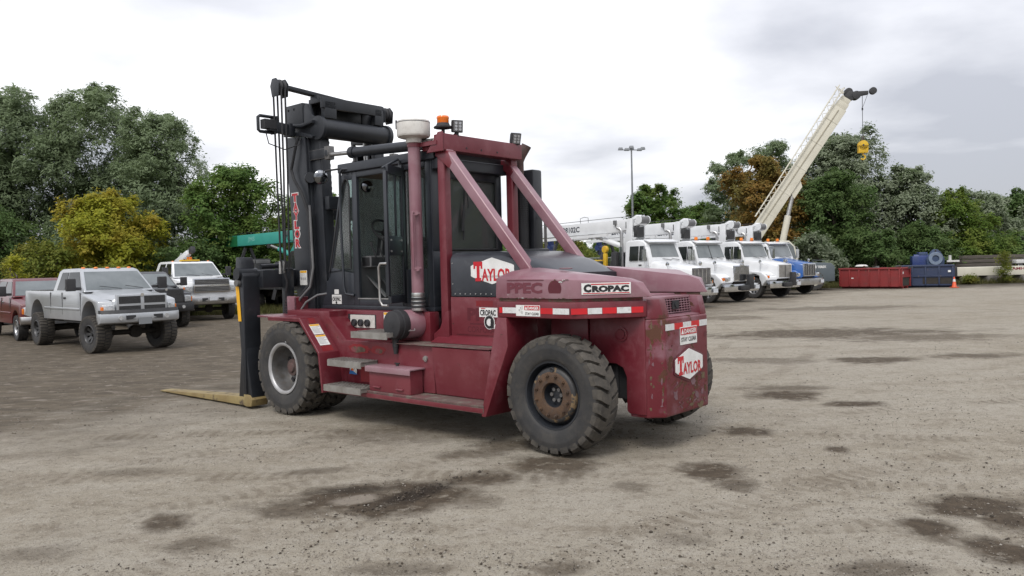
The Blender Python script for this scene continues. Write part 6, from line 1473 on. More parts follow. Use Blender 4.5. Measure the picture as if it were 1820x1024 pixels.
    for s in (1, -1):
        def sy(z): return hw * (1 - .10 * (z - zb) / (zr - zb)) + .004
        for xa, xt_, xb in ((-.86, -1.06, -1.36), (-1.42, -1.42, -1.98)):
            q = [(xa, s * sy(zb + .10), zb + .10), (xb, s * sy(zb + .10), zb + .10), (xb, s * sy(zr - .25), zr - .25), (xt_, s * sy(zr - .25), zr - .25)]
            b = MB(); b.slab(q, (0, s, .1), .006, VGD); OBJ('side_window', b, t)
        b = MB(); b.box(-1.40, -.78, *sorted((s * (hw - .01), s * (hw + .006))), 1.15, zb + .02, g.get('cabm', pm)); dr_ = OBJ('door', b, t, bevel=.01)
        b = MB(); b.box(-1.35, -1.18, *sorted((s * (hw + .006), s * (hw + .03))), zb - .12, zb - .07, PLAST); OBJ('door_handle', b, dr_)
        if g.get('emblem'):
            b = MB(); c = Vector((-1.10, s * (hw + .0065), 1.58)); U = Vector((1, 0, 0)) if s < 0 else Vector((-1, 0, 0)); N = Vector((0, s, 0)); k = 28
            ring = [c + U * (.22 * math.cos(2 * math.pi * i / k)) + UPV * (.13 * math.sin(2 * math.pi * i / k)) for i in range(k)]; inn = [c + (p - c) * .93 for p in ring]
            b.add(ring + inn, [(i, (i + 1) % k, k + (i + 1) % k, k + i) for i in range(k)], NAVY)
            b.slab([c + U * a + UPV * v for a, v in ((-.10, -.02), (0, .06), (.10, -.02), (.08, -.02), (0, .04), (-.08, -.02))], N, .001, NAVY); text(b, 'CRANE', c - U * .12 - UPV * .075, U, UPV, .24, .035, NAVY)
            OBJ('emblem', b, dr_, smooth=0)
        b = MB(); b.box(-.72, -.66, *sorted((s * (hw + .22), s * (hw + .42))), 2.02, 2.52, CHROME); b.tube([(-.72, s * hw, 2.66), (-.68, s * (hw + .32), 2.64), (-.68, s * (hw + .32), 1.92), (-.72, s * hw, 1.80)], .014, CHROME, 6); OBJ('mirror', b, t)
        b = MB(); b.box(-2.3, -1.0, *sorted((s * .55, s * 1.14)), .62, .68, BUMP); b.cyl((-2.3, s * .85, .88), (-1.1, s * .85, .88), .27, CHROME, n=20); OBJ('fuel_tank', b, t)
    for y in (-.42, .42):
        b = MB(); b.box(-1.42, -1.26, y - .1, y + .1, zr + .035, zr + .065, PLAST); b.lathe([(.085, .065), (.08, .20), (.05, .215), (0, .215)], (-1.34, y, zr), (0, 0, 1), AMB, 14)
        if g.get('beac', True): OBJ('beacon', b, cab)
    ex_y = -.96 if g.get('stack', True) else .96
    b = MB(); b.cyl((-2.52, ex_y, 1.1), (-2.52, ex_y, 3.20), .075, BUMP, n=16); b.tube([(-2.52, ex_y, 3.2), (-2.52, ex_y, 3.38), (-2.58, ex_y * 1.02, 3.48), (-2.72, ex_y * 1.06, 3.54)], .07, BUMP, 12); ex_ = OBJ('exhaust_stack', b, t)
    b = MB()
    for k in range(30): b.box(-2.62, -2.42, *sorted((ex_y * 1.079, ex_y * 1.089)), 1.2 + .05 * k, 1.235 + .05 * k, CHROME)
    OBJ('heat_shield', b, ex_)
    # deck, pedestal, boom
    b = MB(); b.box(-9.2, -2.75, -1.22, 1.22, 1.10, 1.26, g.get('deck', WPAINT)); OBJ('deck', b, t, bevel=.01)
    b = MB(); b.box(-3.05, -2.72, -1.15, -.25, 1.262, 2.45, PLAST); OBJ('black_cabinet', b, t, bevel=.03)
    if not g.get('boom', True): return t
    zt = g.get('bz', 3.96); nb0 = len(t.children)
    MBo = lambda: MB((.42, 0, 0))
    b = MBo(); b.box(-3.9, -3.15, -.45, .45, 1.263, 2.15, cm); b.cyl((-3.5, 0, 2.15), (-3.5, 0, 2.35), .50, PLAST, n=24); ped = OBJ('pedestal', b, t, bevel=.02)
    b = MBo()
    for s in (1, -1): b.prism([(-3.75, 2.36), (-2.95, 2.36), (-2.85, 3.2), (-2.85, zt + .01), (-3.12, zt + .01), (-3.30, 3.2), (-3.75, 2.75)], 'y', s * .34, s * .40, cm)
    tur = OBJ('turret', b, t, bevel=.01)
    b = MBo(); b.prism([(-2.95, zt - .36), (-2.52, zt - .32), (-2.46, zt + .02), (-2.70, zt + .15), (-2.98, zt + .03)], 'y', -.30, .20, cm); wh_ = OBJ('winch_housing', b, t, bevel=.03, seg=2)
    b = MBo(); b.cyl((-2.50, -.295, zt - .09), (-2.50, .26, zt - .09), .165, GRYP, n=20); b.cyl((-2.50, -.33, zt - .09), (-2.50, -.302, zt - .09), .185, cm, n=20); b.cyl((-2.50, .20, zt - .09), (-2.50, .23, zt - .09), .185, cm, n=20); OBJ('winch_drum', b, wh_)
    b = MBo(); k = 20; c = Vector((-2.74, -.3015, zt - .12)); b.tube([c + Vector((.07 * math.cos(6.283 * i / k), 0, .085 * math.sin(6.283 * i / k))) for i in range(14)], .010, NAVY, 5); OBJ('winch_emblem', b, wh_)
    b = MBo(); b.box(-2.84, -2.62, -.32, .1, zt - .85, zt - .40, PLAST); b.tube([(-2.70, -.33, zt - .75), (-2.52, -.36, zt - .55), (-2.45, -.34, zt - .32)], .022, PLAST, 8); OBJ('winch_motor', b, t, bevel=.03)
    L_ = g.get('blen', 8.6)
    b = MBo(); b.prism([(-2.9, zt - .58), (-2.9, zt), (-2.9 - L_, zt - .02), (-2.9 - L_, zt - .60)], 'y', -.24, .24, cm); bo = OBJ('boom', b, t, bevel=.03, seg=2)
    b = MBo(); b.prism([(-2.9 - L_, zt - .07), (-2.9 - L_, zt - .55), (-3.35 - L_, zt - .55), (-3.35 - L_, zt - .07)], 'y', -.20, .20, cm); b.box(-3.75 - L_, -3.35 - L_, -.26, .26, zt - .62, zt + .04, g.get('head', cm)); OBJ('boom_head', b, bo, bevel=.02)
    if g.get('jib', True):
        b = MBo(); b.box(-2.9 - L_ + 1.92, -2.9 - L_ + 2.10, -.14, .14, zt - 1.08, zt - .61, DBLUE); b.cyl((-2.9 - L_ + 2.0, -.2, zt - 1.1), (-2.9 - L_ + 2.0, .2, zt - 1.1), .17, DBLUE, n=14); b.prism([(-2.9 - L_ + 1.9, zt - 1.25), (-2.9 - L_ + 2.1, zt - 1.25), (-2.9 - L_ + 2.05, zt - 1.5), (-2.9 - L_ + 1.95, zt - 1.5)], 'y', -.06, .06, PLAST); OBJ('hook_block', b, bo, bevel=.02)
        b = MBo(); b.prism([(-4.6, zt - .74), (-4.6, zt - .60), (-10.2, zt - .66), (-10.2, zt - .80)], 'y', -.40, -.28, cm); OBJ('stowed_jib', b, bo)
    b = MBo(); b.cyl((-3.3, -.18, 2.6), (-5.0, -.18, zt - .88), .125, cm, n=18); b.cyl((-5.0, -.18, zt - .88), (-5.9, -.18, zt - .66), .075, STEELB, n=14); b.box(-6.1, -5.8, -.28, -.08, zt - .78, zt - .585, PLAST); OBJ('lift_cylinder', b, t)
    if g.get('num'):
        b = MBo(); s_ = g['num']; text(b, s_, (-8.15, -.2415, zt - .44), (1, 0, 0), UPV, 1.35, .28, NAVY, .03, slant=.06); OBJ('fleet_number', b, bo, smooth=0)
    b = MBo(); b.box(-4.2, -4.05, -.2405 - .10, -.2405, zt - .22, zt - .02, GRYP); b.box(-3.45, -3.40, -.2455, -.2405, zt - .42, zt - .12, PLAST); b.tube([(-4.1, -.30, zt - .22), (-4.0, -.30, zt - .42), (-3.6, -.28, zt - .52), (-3.0, -.28, zt - .5)], .015, PLAST, 6); OBJ('boom_gauge', b, bo)
    b = MBo(); b.tube([(-2.5, 0, zt + .12), (-5.0, 0, zt + .13), (-2.9 - L_, 0, zt + .07), (-3.6 - L_, 0, zt + .05)], .013, PLAST, 5); b.tube([(-7.0, 0, zt + .0), (-7.0, 0, zt + .25), (-6.7, 0, zt + .30), (-6.4, 0, zt + .25), (-6.4, 0, zt + .0)], .015, GRYP, 5); OBJ('hoist_rope', b, bo)
    for x in (-8.3,):
        for s in (1, -1):
            b = MB(); b.beam((x, s * .95, 1.27), (x, s * .12, zt - .70), .13, .13, PLAST); OBJ('boom_rest', b, t)
    for s in (1, -1):
        b = MB(); b.beam((-3.0, s * .9, 2.5), (-3.4, s * 1.22, .62), .20, .16, g.get('outr', PLAST)); OBJ('outrigger_leg', b, t)
    return t
ct = R(-56)
t1 = crane_truck('white crane truck with long flat hood nearest the maroon forklift', (7.15, 33.9, 0), ct, dict(paint=WPAINT, crane=WPAINT, style='bars', bars=5, zn=1.70, wz=.24, ww=.80, gm=GREYW, gb=GREYW, emblem=True, num='28102C', puller=False, chb=True, beac=False, xn=1.25))
b = MB(); b.cyl((-3.6, -1.0, 1.262), (-3.6, -1.0, 2.48), .07, YEL, n=16); b.cyl((-3.6, -1.08, 2.60), (-3.6, -.92, 2.60), .17, YEL, n=20); b.box(-3.70, -3.50, -1.07, -.93, 1.75, 2.42, YEL); os_ = OBJ('operator_stand', b, t1, bevel=.03)
b = MB()
for p, q in (((-3.7, -1.1, 2.10), (-4.9, -1.1, 2.10)), ((-4.9, -1.1, 2.10), (-4.9, -1.1, 1.27)), ((-4.3, -1.1, 2.1), (-4.3, -1.1, 1.27)), ((-3.7, -1.1, 1.65), (-4.9, -1.1, 1.65))): b.cyl(p, q, .03, YEL, n=8)
OBJ('guard_rail', b, os_)
b = MB(); b.box(-4.2, -3.75, -1.2, -.7, 1.262, 1.72, DBLUE); OBJ('tool_chest', b, t1, bevel=.02)
b = MB(); b.cyl((-6.9, -1.1, 1.262), (-6.9, -1.1, 1.62), .13, M('fire red', (.45, .03, .03), .4), n=14); OBJ('red_canister', b, t1, bevel=.03)
t2 = crane_truck('white crane truck with tall chrome bar grille and split windscreen', (10.10, 37.75, 0), ct, dict(paint=WPAINT, crane=WPAINT, style='bars', bars=13, zn=1.74, zc=2.02, badge=True, split=True, emblem=False, num='28101C', steer=R(4)))
t3 = crane_truck('white crane truck with grey mesh grille and swept headlights', (13.3, 41.2, 0), ct, dict(paint=WPAINT, crane=WPAINT, style='swept', zn=1.74, gb=GALV, gm=WPAINT, emblem=False, num='28101C', steer=R(4)))
t4 = crane_truck('blue crane truck with white cab roof and chrome bar grille', (15.75, 44.4, 0), ct, dict(paint=BPAINT, crane=WPAINT, style='bars', bars=7, zn=1.72, cabm=WPAINT, visor=WPAINT, emblem=False, jib=False, puller=False, chb=False, steer=R(4)))
tt = crane_truck('teal crane truck mostly hidden behind the forklift mast', (-8.2, 36.6, 0), R(-45), dict(paint=KPAINT, crane=TEAL, style='bars', emblem=False, jib=False, deck=PLAST, stack=False, blen=10.0, group='cranes at the back of the yard'))
for ch in tt.children:
    if ch.name.startswith('boom') and not ch.name.startswith(('boom_rest', 'boom_head')):
        b = MB((.42, 0, 0)); b.box(-12.9, -9.4, -.2455, -.2415, 3.37, 3.93, DGRN); OBJ('green_panel', b, ch, smooth=0)
        b = MB((.42, 0, 0)); text(b, 'JMS', (-8.2, -.2425, 3.52), (1, 0, 0), UPV, .75, .30, M('faded print', (.16, .42, .37), .5)); OBJ('faded_print', b, ch, smooth=0)
b = MB(); b.box(-6.4, -5.2, -1.20, -.2, 1.262, 2.35, PLAST); b.box(-6.3, -5.3, -1.15, -.3, 2.352, 2.62, GRYP); OBJ('black_cabinet', b, tt, bevel=.04)
b = MB(); b.box(-9.0, -7.4, -1.26, -1.2, 1.28, 1.36, WPAINT); b.box(-9.0, -8.92, -1.26, -1.2, .60, 1.27, WPAINT); b.box(-9.0, -7.4, -1.26, -1.2, .55, .60, WPAINT); OBJ('white_frame', b, tt)
b = MB(); b.box(-7.2, -6.6, -1.15, -.75, 1.263, 1.62, RUST); OBJ('rusty_block', b, tt, bevel=.02)

# ---------------------------------------------------------------- rough terrain crane
rc_ = THING('rough_terrain_crane', 'cream mobile crane with raised boom and grey engine hood', 'crane', (17.25, 50.2, 0), R(-8), 'cranes at the back of the yard')
b = MB(); b.box(-2.9, 2.7, -1.15, 1.15, .80, 1.22, CGREY); b.prism([(2.75, .55), (2.75, 1.45), (2.55, 1.66), (1.35, 1.74), (.85, 1.30), (.85, .70), (1.2, .50)], 'y', -1.25, 1.25, CGREY); OBJ('carrier', b, rc_, bevel=.05, seg=2)
b = MB(); b.hexa([(.88, -1.20, 1.305), (.88, -.3, 1.305), (.90, -.3, 1.30), (.90, -1.2, 1.30), (1.34, -1.20, 1.755), (1.34, -.3, 1.755), (1.36, -.3, 1.745), (1.36, -1.2, 1.745)], GRYP); b.tube([(1.45, -1.1, 1.72), (1.45, -1.1, 1.86), (2.2, -1.1, 1.82), (2.2, -1.1, 1.66)], .02, CGREY, 6); OBJ('engine_screen', b, rc_)
b = MB(); text(b, 'TEREX', (1.72, -1.256, 1.36), (1, 0, 0), UPV, .52, .15, WHT, .04); b.box(1.52, 1.66, -1.256, -1.2515, 1.35, 1.52, WHT); OBJ('maker_lettering', b, rc_, smooth=0)
for x in (-1.9, 1.55):
    for s in (1, -1): vwheel(rc_, x, s * 1.0, .62, .50, .33, CREAM, 22, .03)
b = MB(); b.box(-2.6, 1.1, -.9, .9, 1.30, 1.75, CREAM); b.cyl((-.6, 0, 1.2), (-.6, 0, 1.32), .75, CGREY, n=24); b.box(-3.3, -2.2, -.85, .85, 1.5, 2.3, CREAM); OBJ('turntable', b, rc_, bevel=.04)
b = MB((-.38, 0, 0)); b.prism([(-.55, 1.55), (-.55, 2.95), (-.25, 3.12), (.45, 3.10), (.78, 2.75), (.98, 2.0), (.95, 1.55)], 'y', -1.30, -.45, CREAM); cbn = OBJ('operator_cab', b, rc_, bevel=.05, seg=2)
b = MB((-.38, 0, 0)); b.slab([(.97, -1.2, 2.05), (.97, -.55, 2.05), (.78, -.55, 2.76), (.78, -1.2, 2.76)], (1, 0, .25), .015, VGL); b.slab([(-.40, -1.3035, 2.05), (.12, -1.3035, 2.05), (.12, -1.3035, 2.92), (-.28, -1.3035, 2.92)], (0, -1, 0), .006, VGD); b.slab([(.2, -1.3035, 1.98), (.86, -1.3035, 1.98), (.70, -1.3035, 2.72), (.42, -1.3035, 3.0), (.2, -1.3035, 3.0)], (0, -1, 0), .006, VGL); OBJ('cab_window', b, cbn)
BD = Vector((6.62, 0, 9.85)).normalized(); BN = Vector((-BD.z, 0, BD.x)); BR = Vector((-2.42, .15, 2.50))
def bpt(t, n, y=.0): return BR + BD * t + BN * n + Vector((0, y, 0))
def bsec(t0, t1, h, w, m):
    b = MB(); b.hexa([bpt(t0, -h / 2, -w / 2), bpt(t0, -h / 2, w / 2), bpt(t0, h / 2, w / 2), bpt(t0, h / 2, -w / 2), bpt(t1, -h / 2, -w / 2), bpt(t1, -h / 2, w / 2), bpt(t1, h / 2, w / 2), bpt(t1, h / 2, -w / 2)], m); return b
bs = OBJ('boom', bsec(-.6, 10.6, .84, .62, CREAM), rc_, bevel=.04, seg=2)
OBJ('boom_section', bsec(10.6, 11.0, .72, .54, CREAM), bs, bevel=.03); OBJ('boom_section', bsec(11.0, 11.35, .62, .46, CREAM), bs, bevel=.03)
b = MB()
for t in (2.8, 4.4, 6.2, 8.0, 9.6): b.hexa([bpt(t + dt, n, -.325) for dt, n in ((0, -.44), (.05, -.44), (.05, .44), (0, .44))] + [bpt(t + dt, n, -.312) for dt, n in ((0, -.44), (.05, -.44), (.05, .44), (0, .44))], CREAM)
b.beam(bpt(1.0, .08, -.335), bpt(10.4, .02, -.335), .03, .05, M('boom seam', (.30, .27, .20), .6)); OBJ('boom_rib', b, bs)
b = MB(); b.box(0, 0, 0, 0, 0, 0, CREAM); b = MB()
b.hexa([bpt(11.3, -.34, -.24), bpt(11.3, -.34, .24), bpt(11.3, .22, .24), bpt(11.3, .22, -.24), bpt(11.9, -.50, -.22), bpt(11.9, -.50, .22), bpt(11.8, .10, .22), bpt(11.8, .10, -.22)], PLAST)
b.cyl(bpt(11.75, -.40, -.26), bpt(11.75, -.40, .26), .26, PLAST, n=18); b.cyl(bpt(11.7, .10, -.22), bpt(11.7, .10, .22), .24, PLAST, n=18); HA = bpt(11.75, -.25); HE = HA + Vector((1.15, 0, .16)); b.beam(HA, HA + Vector((.85, 0, .06)), .26, .34, PLAST, h2=.22); b.cyl(HE + Vector((0, -.13, 0)), HE + Vector((0, .13, 0)), .22, PLAST, n=16); OBJ('boom_head', b, bs, bevel=.02)
b = MB()   # swing-away lattice jib stowed on the boom's upper left side
ch_ = [(.50, -.20), (.82, -.20), (.50, -.44), (.82, -.44)]
for n, y in ch_: b.cyl(bpt(2.2, n * .82, y), bpt(11.7, n, y), .030, CREAM, n=6)
for k in range(16):
    t = 2.4 + .58 * k
    b.cyl(bpt(t, .44, -.44), bpt(t + .29, .74, -.44), .017, CREAM, n=5); b.cyl(bpt(t + .29, .74, -.44), bpt(t + .58, .44, -.44), .017, CREAM, n=5); b.cyl(bpt(t, .74, -.20), bpt(t, .74, -.44), .017, CREAM, n=5)
for n in (.5, .75, 1.0): b.beam(bpt(11.5, n, -.44), bpt(11.5 - .2 * n, .35, -.44), .04, .04, CREAM)
OBJ('lattice_jib', b, bs)
b = MB(); b.cyl((-.30, .1, 1.9), (.30, .1, 4.7), .20, CREAM, n=20); lc = OBJ('lift_cylinder', b, rc_)
b = MB(); b.cyl((.30, .1, 4.7), (.66, .1, 6.30), .125, STEELB, n=18); b.hexa([bpt(4.4, -.75, -.2), bpt(4.4, -.75, .2), bpt(4.6, -.42, .2), bpt(4.6, -.42, -.2), bpt(5.3, -.75, -.2), bpt(5.3, -.75, .2), bpt(5.6, -.42, .2), bpt(5.6, -.42, -.2)], CREAM); OBJ('piston_rod', b, lc)
b = MB(); b.cyl(bpt(.2, .62, -.3), bpt(.2, .62, .3), .24, GRYP, n=16); b.cyl(bpt(.0, .95, -.2), bpt(.0, .95, .2), .16, CREAM, n=12); b.beam(bpt(-.5, .5), bpt(.6, .5), .5, .1, CREAM); OBJ('boom_winch', b, rc_)
hk = HA + Vector((.52, 0, -.05)); hp = Vector((hk.x, hk.y, hk.z))
b = MB(); b.cyl(hp, hp - Vector((0, 0, 2.65)), .018, PLAST, n=6); b.cyl(hp + Vector((.35, 0, .1)), hp - Vector((-.03, 0, .75)), .012, PLAST, n=6); b.cyl(hp - Vector((0, 0, .8)), hp - Vector((0, 0, .95)), .05, PLAST, n=8); OBJ('hoist_rope', b, rc_)
hb0 = hp - Vector((0, 0, 3.25))
b = MB()
for dy in (-.12, .12): b.cyl(hb0 + Vector((0, dy - .02, .12)), hb0 + Vector((0, dy + .02, .12)), .30, YEL, n=20); b.hexa([hb0 + Vector((x, dy + d, z)) for z in (-.35, .12) for x, d in ((-.29, -.02), (.29, -.02), (.29, .02), (-.29, .02))], YEL)
b.cyl(hb0 + Vector((0, -.1, .12)), hb0 + Vector((0, .1, .12)), .24, GRYP, n=18); b.box(hb0.x - .06, hb0.x + .06, hb0.y - .08, hb0.y + .08, hb0.z + .3, hb0.z + .65, PLAST)
b.cyl(hb0 + Vector((0, -.145, .12)), hb0 + Vector((0, -.138, .12)), .07, PLAST, n=12); hkb = OBJ('hook_block', b, rc_, bevel=.01)
b = MB(); c = hb0 - Vector((0, 0, .62)); b.tube([hb0 - Vector((0, 0, .3)), c + Vector((0, 0, .14))] + [c + Vector((.14 * math.sin(a), 0, .14 * math.cos(a))) for a in [.6 * k for k in range(1, 8)]], .05, YEL, 8); OBJ('hook', b, hkb)
# ================================================================== BINS, CRIBBING, STORED PIECES, LIGHT MAST
BINR = M('red bin paint', (.23, .024, .024), .55, c2=(.18, .028, .028), scale=2, wear=(.13, .07, .05), wscale=5, wlo=.60, whi=.66, bump=.2)
BINB = M('blue bin paint', (.018, .030, .076), .55, c2=(.025, .038, .078), scale=2, wear=(.12, .09, .08), wscale=5, wlo=.62, whi=.68, bump=.2)
def bin_(label, loc, rz, L_, W_, H_, m, style, group):
    t = THING('waste_bin', label, 'waste bin', loc, rz, group)
    b = MB(); th = .05; z0 = .12
    b.box(0, L_, 0, th, z0, H_, m); b.box(0, L_, W_ - th, W_, z0, H_, m); b.box(0, th, th, W_ - th, z0, H_, m); b.box(L_ - th, L_, th, W_ - th, z0, H_, m); b.box(th, L_ - th, th, W_ - th, z0, z0 + .05, m)
    sh = OBJ('shell', b, t)
    b = MB(); b.box(-.05, L_ + .05, -.07, th + .02, H_ - .05, H_ + .05, m); b.box(-.05, L_ + .05, W_ - .06, W_ + .07, H_ - .05, H_ + .05, m); b.box(-.05, .06, .07, W_ - .07, H_ - .05, H_ + .05, m); b.box(L_ - .06, L_ + .05, .07, W_ - .07, H_ - .05, H_ + .05, m); OBJ('rim', b, t, bevel=.015)
    nr = int(L_ / .62)
    for k in range(nr + 1):
        b = MB(); x = .04 + (L_ - .08) * k / nr; b.box(x - .04, x + .04, -.065, -.001, z0 + .02, H_ - .055, m); OBJ('rib', b, t, bevel=.01)
    for y in (.1, W_ - .1):
        b = MB(); b.box(L_ + .001, L_ + .07, y - .05, y + .05, z0, H_ - .055, m); OBJ('rib', b, t, bevel=.01)
    if style == 'hook':
        b = MB(); b.box(L_ + .002, L_ + .03, .25, W_ - .25, z0 + .05, H_ * .55, UNDER); OBJ('end_recess', b, t)
        b = MB(); b.box(L_ + .03, L_ + .07, .15, W_ - .15, H_ * .55, H_ * .66, m); OBJ('cross_bar', b, t)
        b = MB(); b.box(.75, .90, -.008, -.001, .62, .68, WHT); b.box(L_ + .005, L_ + .008, .3, .45, H_ - .35, H_ - .22, WHT); OBJ('sticker', b, t)
    else:
        b = MB(); b.box(0, L_, -.075, -.002, H_ * .50, H_ * .58, m); OBJ('cross_bar', b, t)
        b = MB(); b.box(L_ * .45, L_ * .97, -.012, -.001, z0 + .1, H_ * .45, UNDER); b.box(L_ * .90, L_ * .95, -.08, -.07, H_ - .40, H_ - .28, WHT); OBJ('side_recess', b, t)
    b = MB(); b.box(0, L_, .35, .47, 0, z0, m); b.box(0, L_, W_ - .47, W_ - .35, 0, z0, m); OBJ('skid', b, t)
    return t
GBN = 'bins in front of the trees'
bin_('red ribbed waste bin next to the grey crane hood', (20.95, 50.7, 0), R(-47), 3.75, 1.5, 1.24, BINR, 'hook', GBN)
bin_('dark blue ribbed waste bin right of the red bin', (24.15, 49.6, 0), R(-25), 3.05, 1.9, 1.33, BINB, 'bar', GBN)
# scrap lying on the bins
t = THING('scrap_pile', 'pale scrap pieces heaped along the top of the red bin', 'scrap', (22.9, 49.8, 1.2), R(-47))
rnd = random.Random(4)
for k in range(14):
    b = MB(); c = Vector((rnd.uniform(-1.7, 1.5), rnd.uniform(.1, 1.1), rnd.uniform(-.1, .12))); a = rnd.uniform(-.5, .5); b.beam(c, c + Vector((math.cos(a) * rnd.uniform(.4, 1.1), math.sin(a) * .6, rnd.uniform(-.05, .18))), rnd.uniform(.08, .28), rnd.uniform(.03, .14), rnd.choice([ALUW, RUSTB, GREYW, RUST, PLAST])); OBJ('scrap_piece', b, t)
b = MB(); b.lathe([(.0, .0), (.28, -.02), (.40, -.12)], (-1.1, .4, .30), (0, 0, 1), ALUW, 18); OBJ('white_dome', b, t)
# blue pipe machine
bm2 = THING('pipe_machine', 'blue drilling machine with a round six sided flange behind the blue bin', 'machine', (28.9, 54.3, 0), R(-18))
MB1 = M('machine blue', (.038, .066, .13), .5, c2=(.028, .045, .095), scale=3, dust=(.13, .15, .19), dlo=.6, dhi=.9)
b = MB(); b.box(-1.4, -.35, -.5, .5, 1.25, 1.95, DBLUE); b.box(-1.0, -.45, -.45, .45, 1.95, 2.2, MB1); b.cyl((-1.3, -.3, 1.9), (-.4, -.3, 1.9), .16, DBLUE, n=14); OBJ('drive_unit', b, bm2, bevel=.04)
b = MB(); b.box(-1.5, .8, -.5, .5, 1.12, 1.248, PLAST); b.box(-1.3, -1.0, -.4, .4, 0, 1.12, PLAST); b.box(.3, .6, -.4, .4, 0, 1.12, PLAST); OBJ('support_frame', b, bm2)
hx_ = [(-.52, 1.28), (-.56, 1.75), (-.30, 2.22), (-.12, 2.38), (.12, 2.38), (.30, 2.22), (.56, 1.75), (.52, 1.28)]
b = MB(); b.prism(hx_, 'y', -.62, -.46, MB1); fp = OBJ('flange_plate', b, bm2, bevel=.03)
b = MB(); b.lathe([(.22, -.12), (.22, .05), (.42, .05), (.44, .02), (.44, -.02)], (0, -.64, 1.76), (0, -1, 0), M('flange ring', (.20, .26, .36), .45, metal=.3, c2=(.15, .17, .2)), 32); b.lathe([(.215, -.10), (0, -.10)], (0, -.64, 1.76), (0, -1, 0), UNDER, 24); OBJ('flange_ring', b, fp, smooth=40)
b = MB(); b.lathe([(.05, .0), (.05, .02), (0, .02)], (0, -.621, 2.28), (0, -1, 0), UNDER, 12); OBJ('lifting_eye', b, fp)
b = MB(); b.box(.75, 1.5, -.3, -.1, 1.5, 1.62, OFFW); b.cyl((.95, -.2, 1.62), (.95, -.2, 1.95), .09, OFFW, n=10); OBJ('white_fitting', b, bm2)
# lying white boom with red lettering
ab = THING('lying_crane_boom', 'long white crane boom section lying on blocks with red letters', 'crane boom', (29.7, 53.8, 0), R(1))
b = MB(); b.box(.25, 11.0, -.45, .45, .52, 1.12, CREAM); OBJ('boom_section', b, ab, bevel=.05, seg=3)
b = MB(); b.box(0, .249, -.52, .52, .46, 1.17, PLAST); OBJ('end_collar', b, ab, bevel=.06, seg=3)
b = MB(); text(b, 'AMHERST', (3.98, -.4515, .86), (1, 0, 0), UPV, 1.75, .19, M('dark red print', (.22, .03, .045), .5), .03); OBJ('lettering', b, ab, smooth=0)
for k, x in enumerate((.9, 2.6, 4.9, 7.5)):
    o = THING('concrete_block', ['pale concrete block under the black end of the lying boom', 'concrete block under the lying boom left of the sapling', 'concrete block under the lying boom below the red letters', 'concrete block under the lying boom outside the right frame edge'][k], 'block', (29.7 + x, 53.85, 0), R(3 * k), 'blocks under the lying boom')
    b = MB(); b.box(-.32, .32, -.55, .45, 0, .515, M('weathered concrete', (.20, .19, .17), .9, c2=(.13, .12, .11), bump=.3) if k == 0 else MATS['weathered concrete']); OBJ('block_body', b, o, bevel=.03)
    b = MB(); b.tube([(-.1, -.56, .3), (-.1, -.62, .36), (.1, -.62, .36), (.1, -.56, .3)], .014, GREYW, 6); OBJ('lifting_loop', b, o)
TIMB = M('old dark timber', (.060, .052, .044), .9, c2=(.11, .095, .08), scale=5, bump=.4, stretch=(.3, 3, 3))
ts_ = THING('timber_stack', 'stack of long dark timber mats behind the lying boom', 'timber stack', (31.5, 57.5, 0), R(2))
for lv in range(6):
    for j in range(4):
        b = MB(); b.box(.03 * ((lv * 3 + j) % 4), 5.9 + .06 * ((lv * 5 + j) % 3), j * .36, j * .36 + .33, .20 + lv * .29, .20 + lv * .29 + .25, TIMB); OBJ('timber', b, ts_, bevel=.015)
for x in (.6, 4.9):
    b = MB(); b.box(x, x + .3, -.1, 1.6, 0, .199, TIMB); OBJ('bearer', b, ts_)
wf_ = THING('steel_frame', 'white and grey machine frame above the lying boom at the right frame edge', 'frame', (37.0, 57.2, 0), R(0))
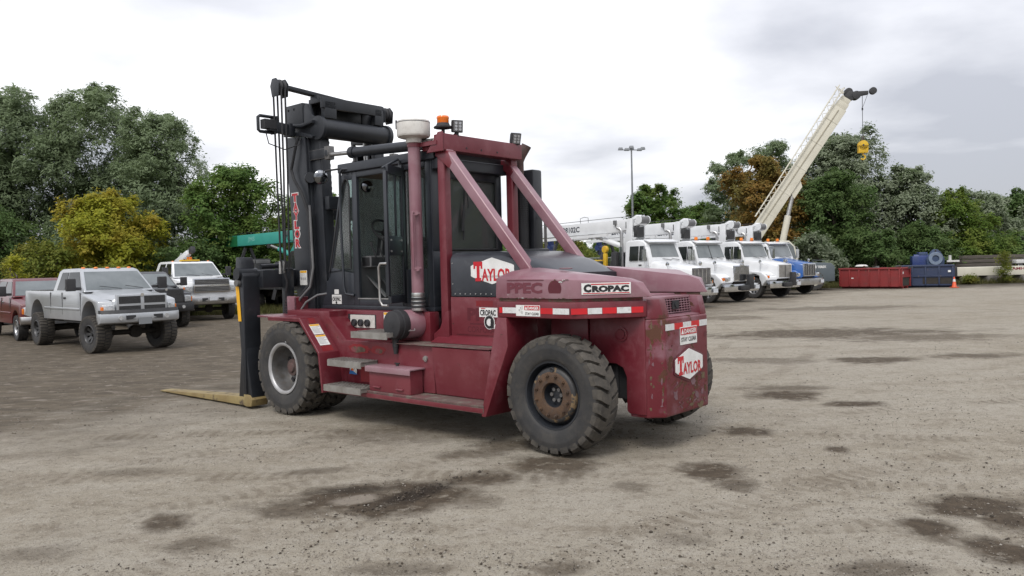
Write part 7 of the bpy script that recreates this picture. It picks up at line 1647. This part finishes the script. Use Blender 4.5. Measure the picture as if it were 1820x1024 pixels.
b = MB(); b.box(-.6, 3.4, 0, .5, 1.25, 1.52, OFFW); b.box(-.4, -.1, .1, .4, 0, 1.25, GREYW); b.box(2.6, 2.9, .1, .4, 0, 1.25, GREYW); OBJ('beam', b, wf_, bevel=.03)
for x in (.2, .9, 1.6):
    b = MB(); b.cyl((x, -.06, 1.45), (x, .5, 1.45), .19, GREYW if x < 1 else OFFW, n=16); b.cyl((x, -.08, 1.45), (x, -.061, 1.45), .09, PLAST, n=12); OBJ('roller', b, wf_)
# traffic cone
cn = THING('traffic_cone', 'orange traffic cone with a pale collar at the corner of the blue bin', 'traffic cone', (26.55, 47.6, 0))
CONE = M('cone orange', (.62, .085, .02), .5, c2=(.5, .07, .02)); b = MB(); b.lathe([(.15, .04), (.13, .06), (.035, .64), (.0, .65)], (0, 0, 0), (0, 0, 1), CONE, 20); OBJ('cone_body', b, cn, smooth=50)
b = MB(); b.box(-.19, .19, -.19, .19, 0, .045, CONE); OBJ('base_plate', b, cn, bevel=.015)
b = MB(); b.lathe([(.083, .37), (.0585, .52)], (0, 0, 0), (0, 0, 1), DREF, 20); OBJ('collar', b, cn)
# light mast
lm = THING('light_mast', 'tall grey floodlight mast standing alone behind the crane trucks', 'light mast', (11.4, 74, 0), R(10))
POLE = M('pole grey', (.19, .20, .21), .5, metal=.5, c2=(.25, .26, .27)); b = MB(); b.cyl((0, 0, 0), (0, 0, 12.55), .13, POLE, r2=.07, n=12); OBJ('pole', b, lm)
b = MB(); b.beam((-1.0, 0, 12.45), (1.0, 0, 12.45), .07, .07, POLE); b.beam((0, -.6, 12.52), (0, .6, 12.52), .07, .07, POLE); OBJ('cross_arm', b, lm)
for x, y, z in ((-1.05, 0, 12.55), (-.55, -.3, 12.45), (0, 0, 12.72), (.2, .5, 12.62), (.70, -.25, 12.45), (1.1, 0, 12.60)):
    b = MB(); b.hexa([(x - .22, y - .16, z - .12), (x + .22, y - .16, z - .12), (x + .22, y + .16, z - .12), (x - .22, y + .16, z - .12), (x - .16, y - .12, z + .12), (x + .16, y - .12, z + .12), (x + .16, y + .12, z + .12), (x - .16, y + .12, z + .12)], POLE); OBJ('floodlight', b, lm, bevel=.02)
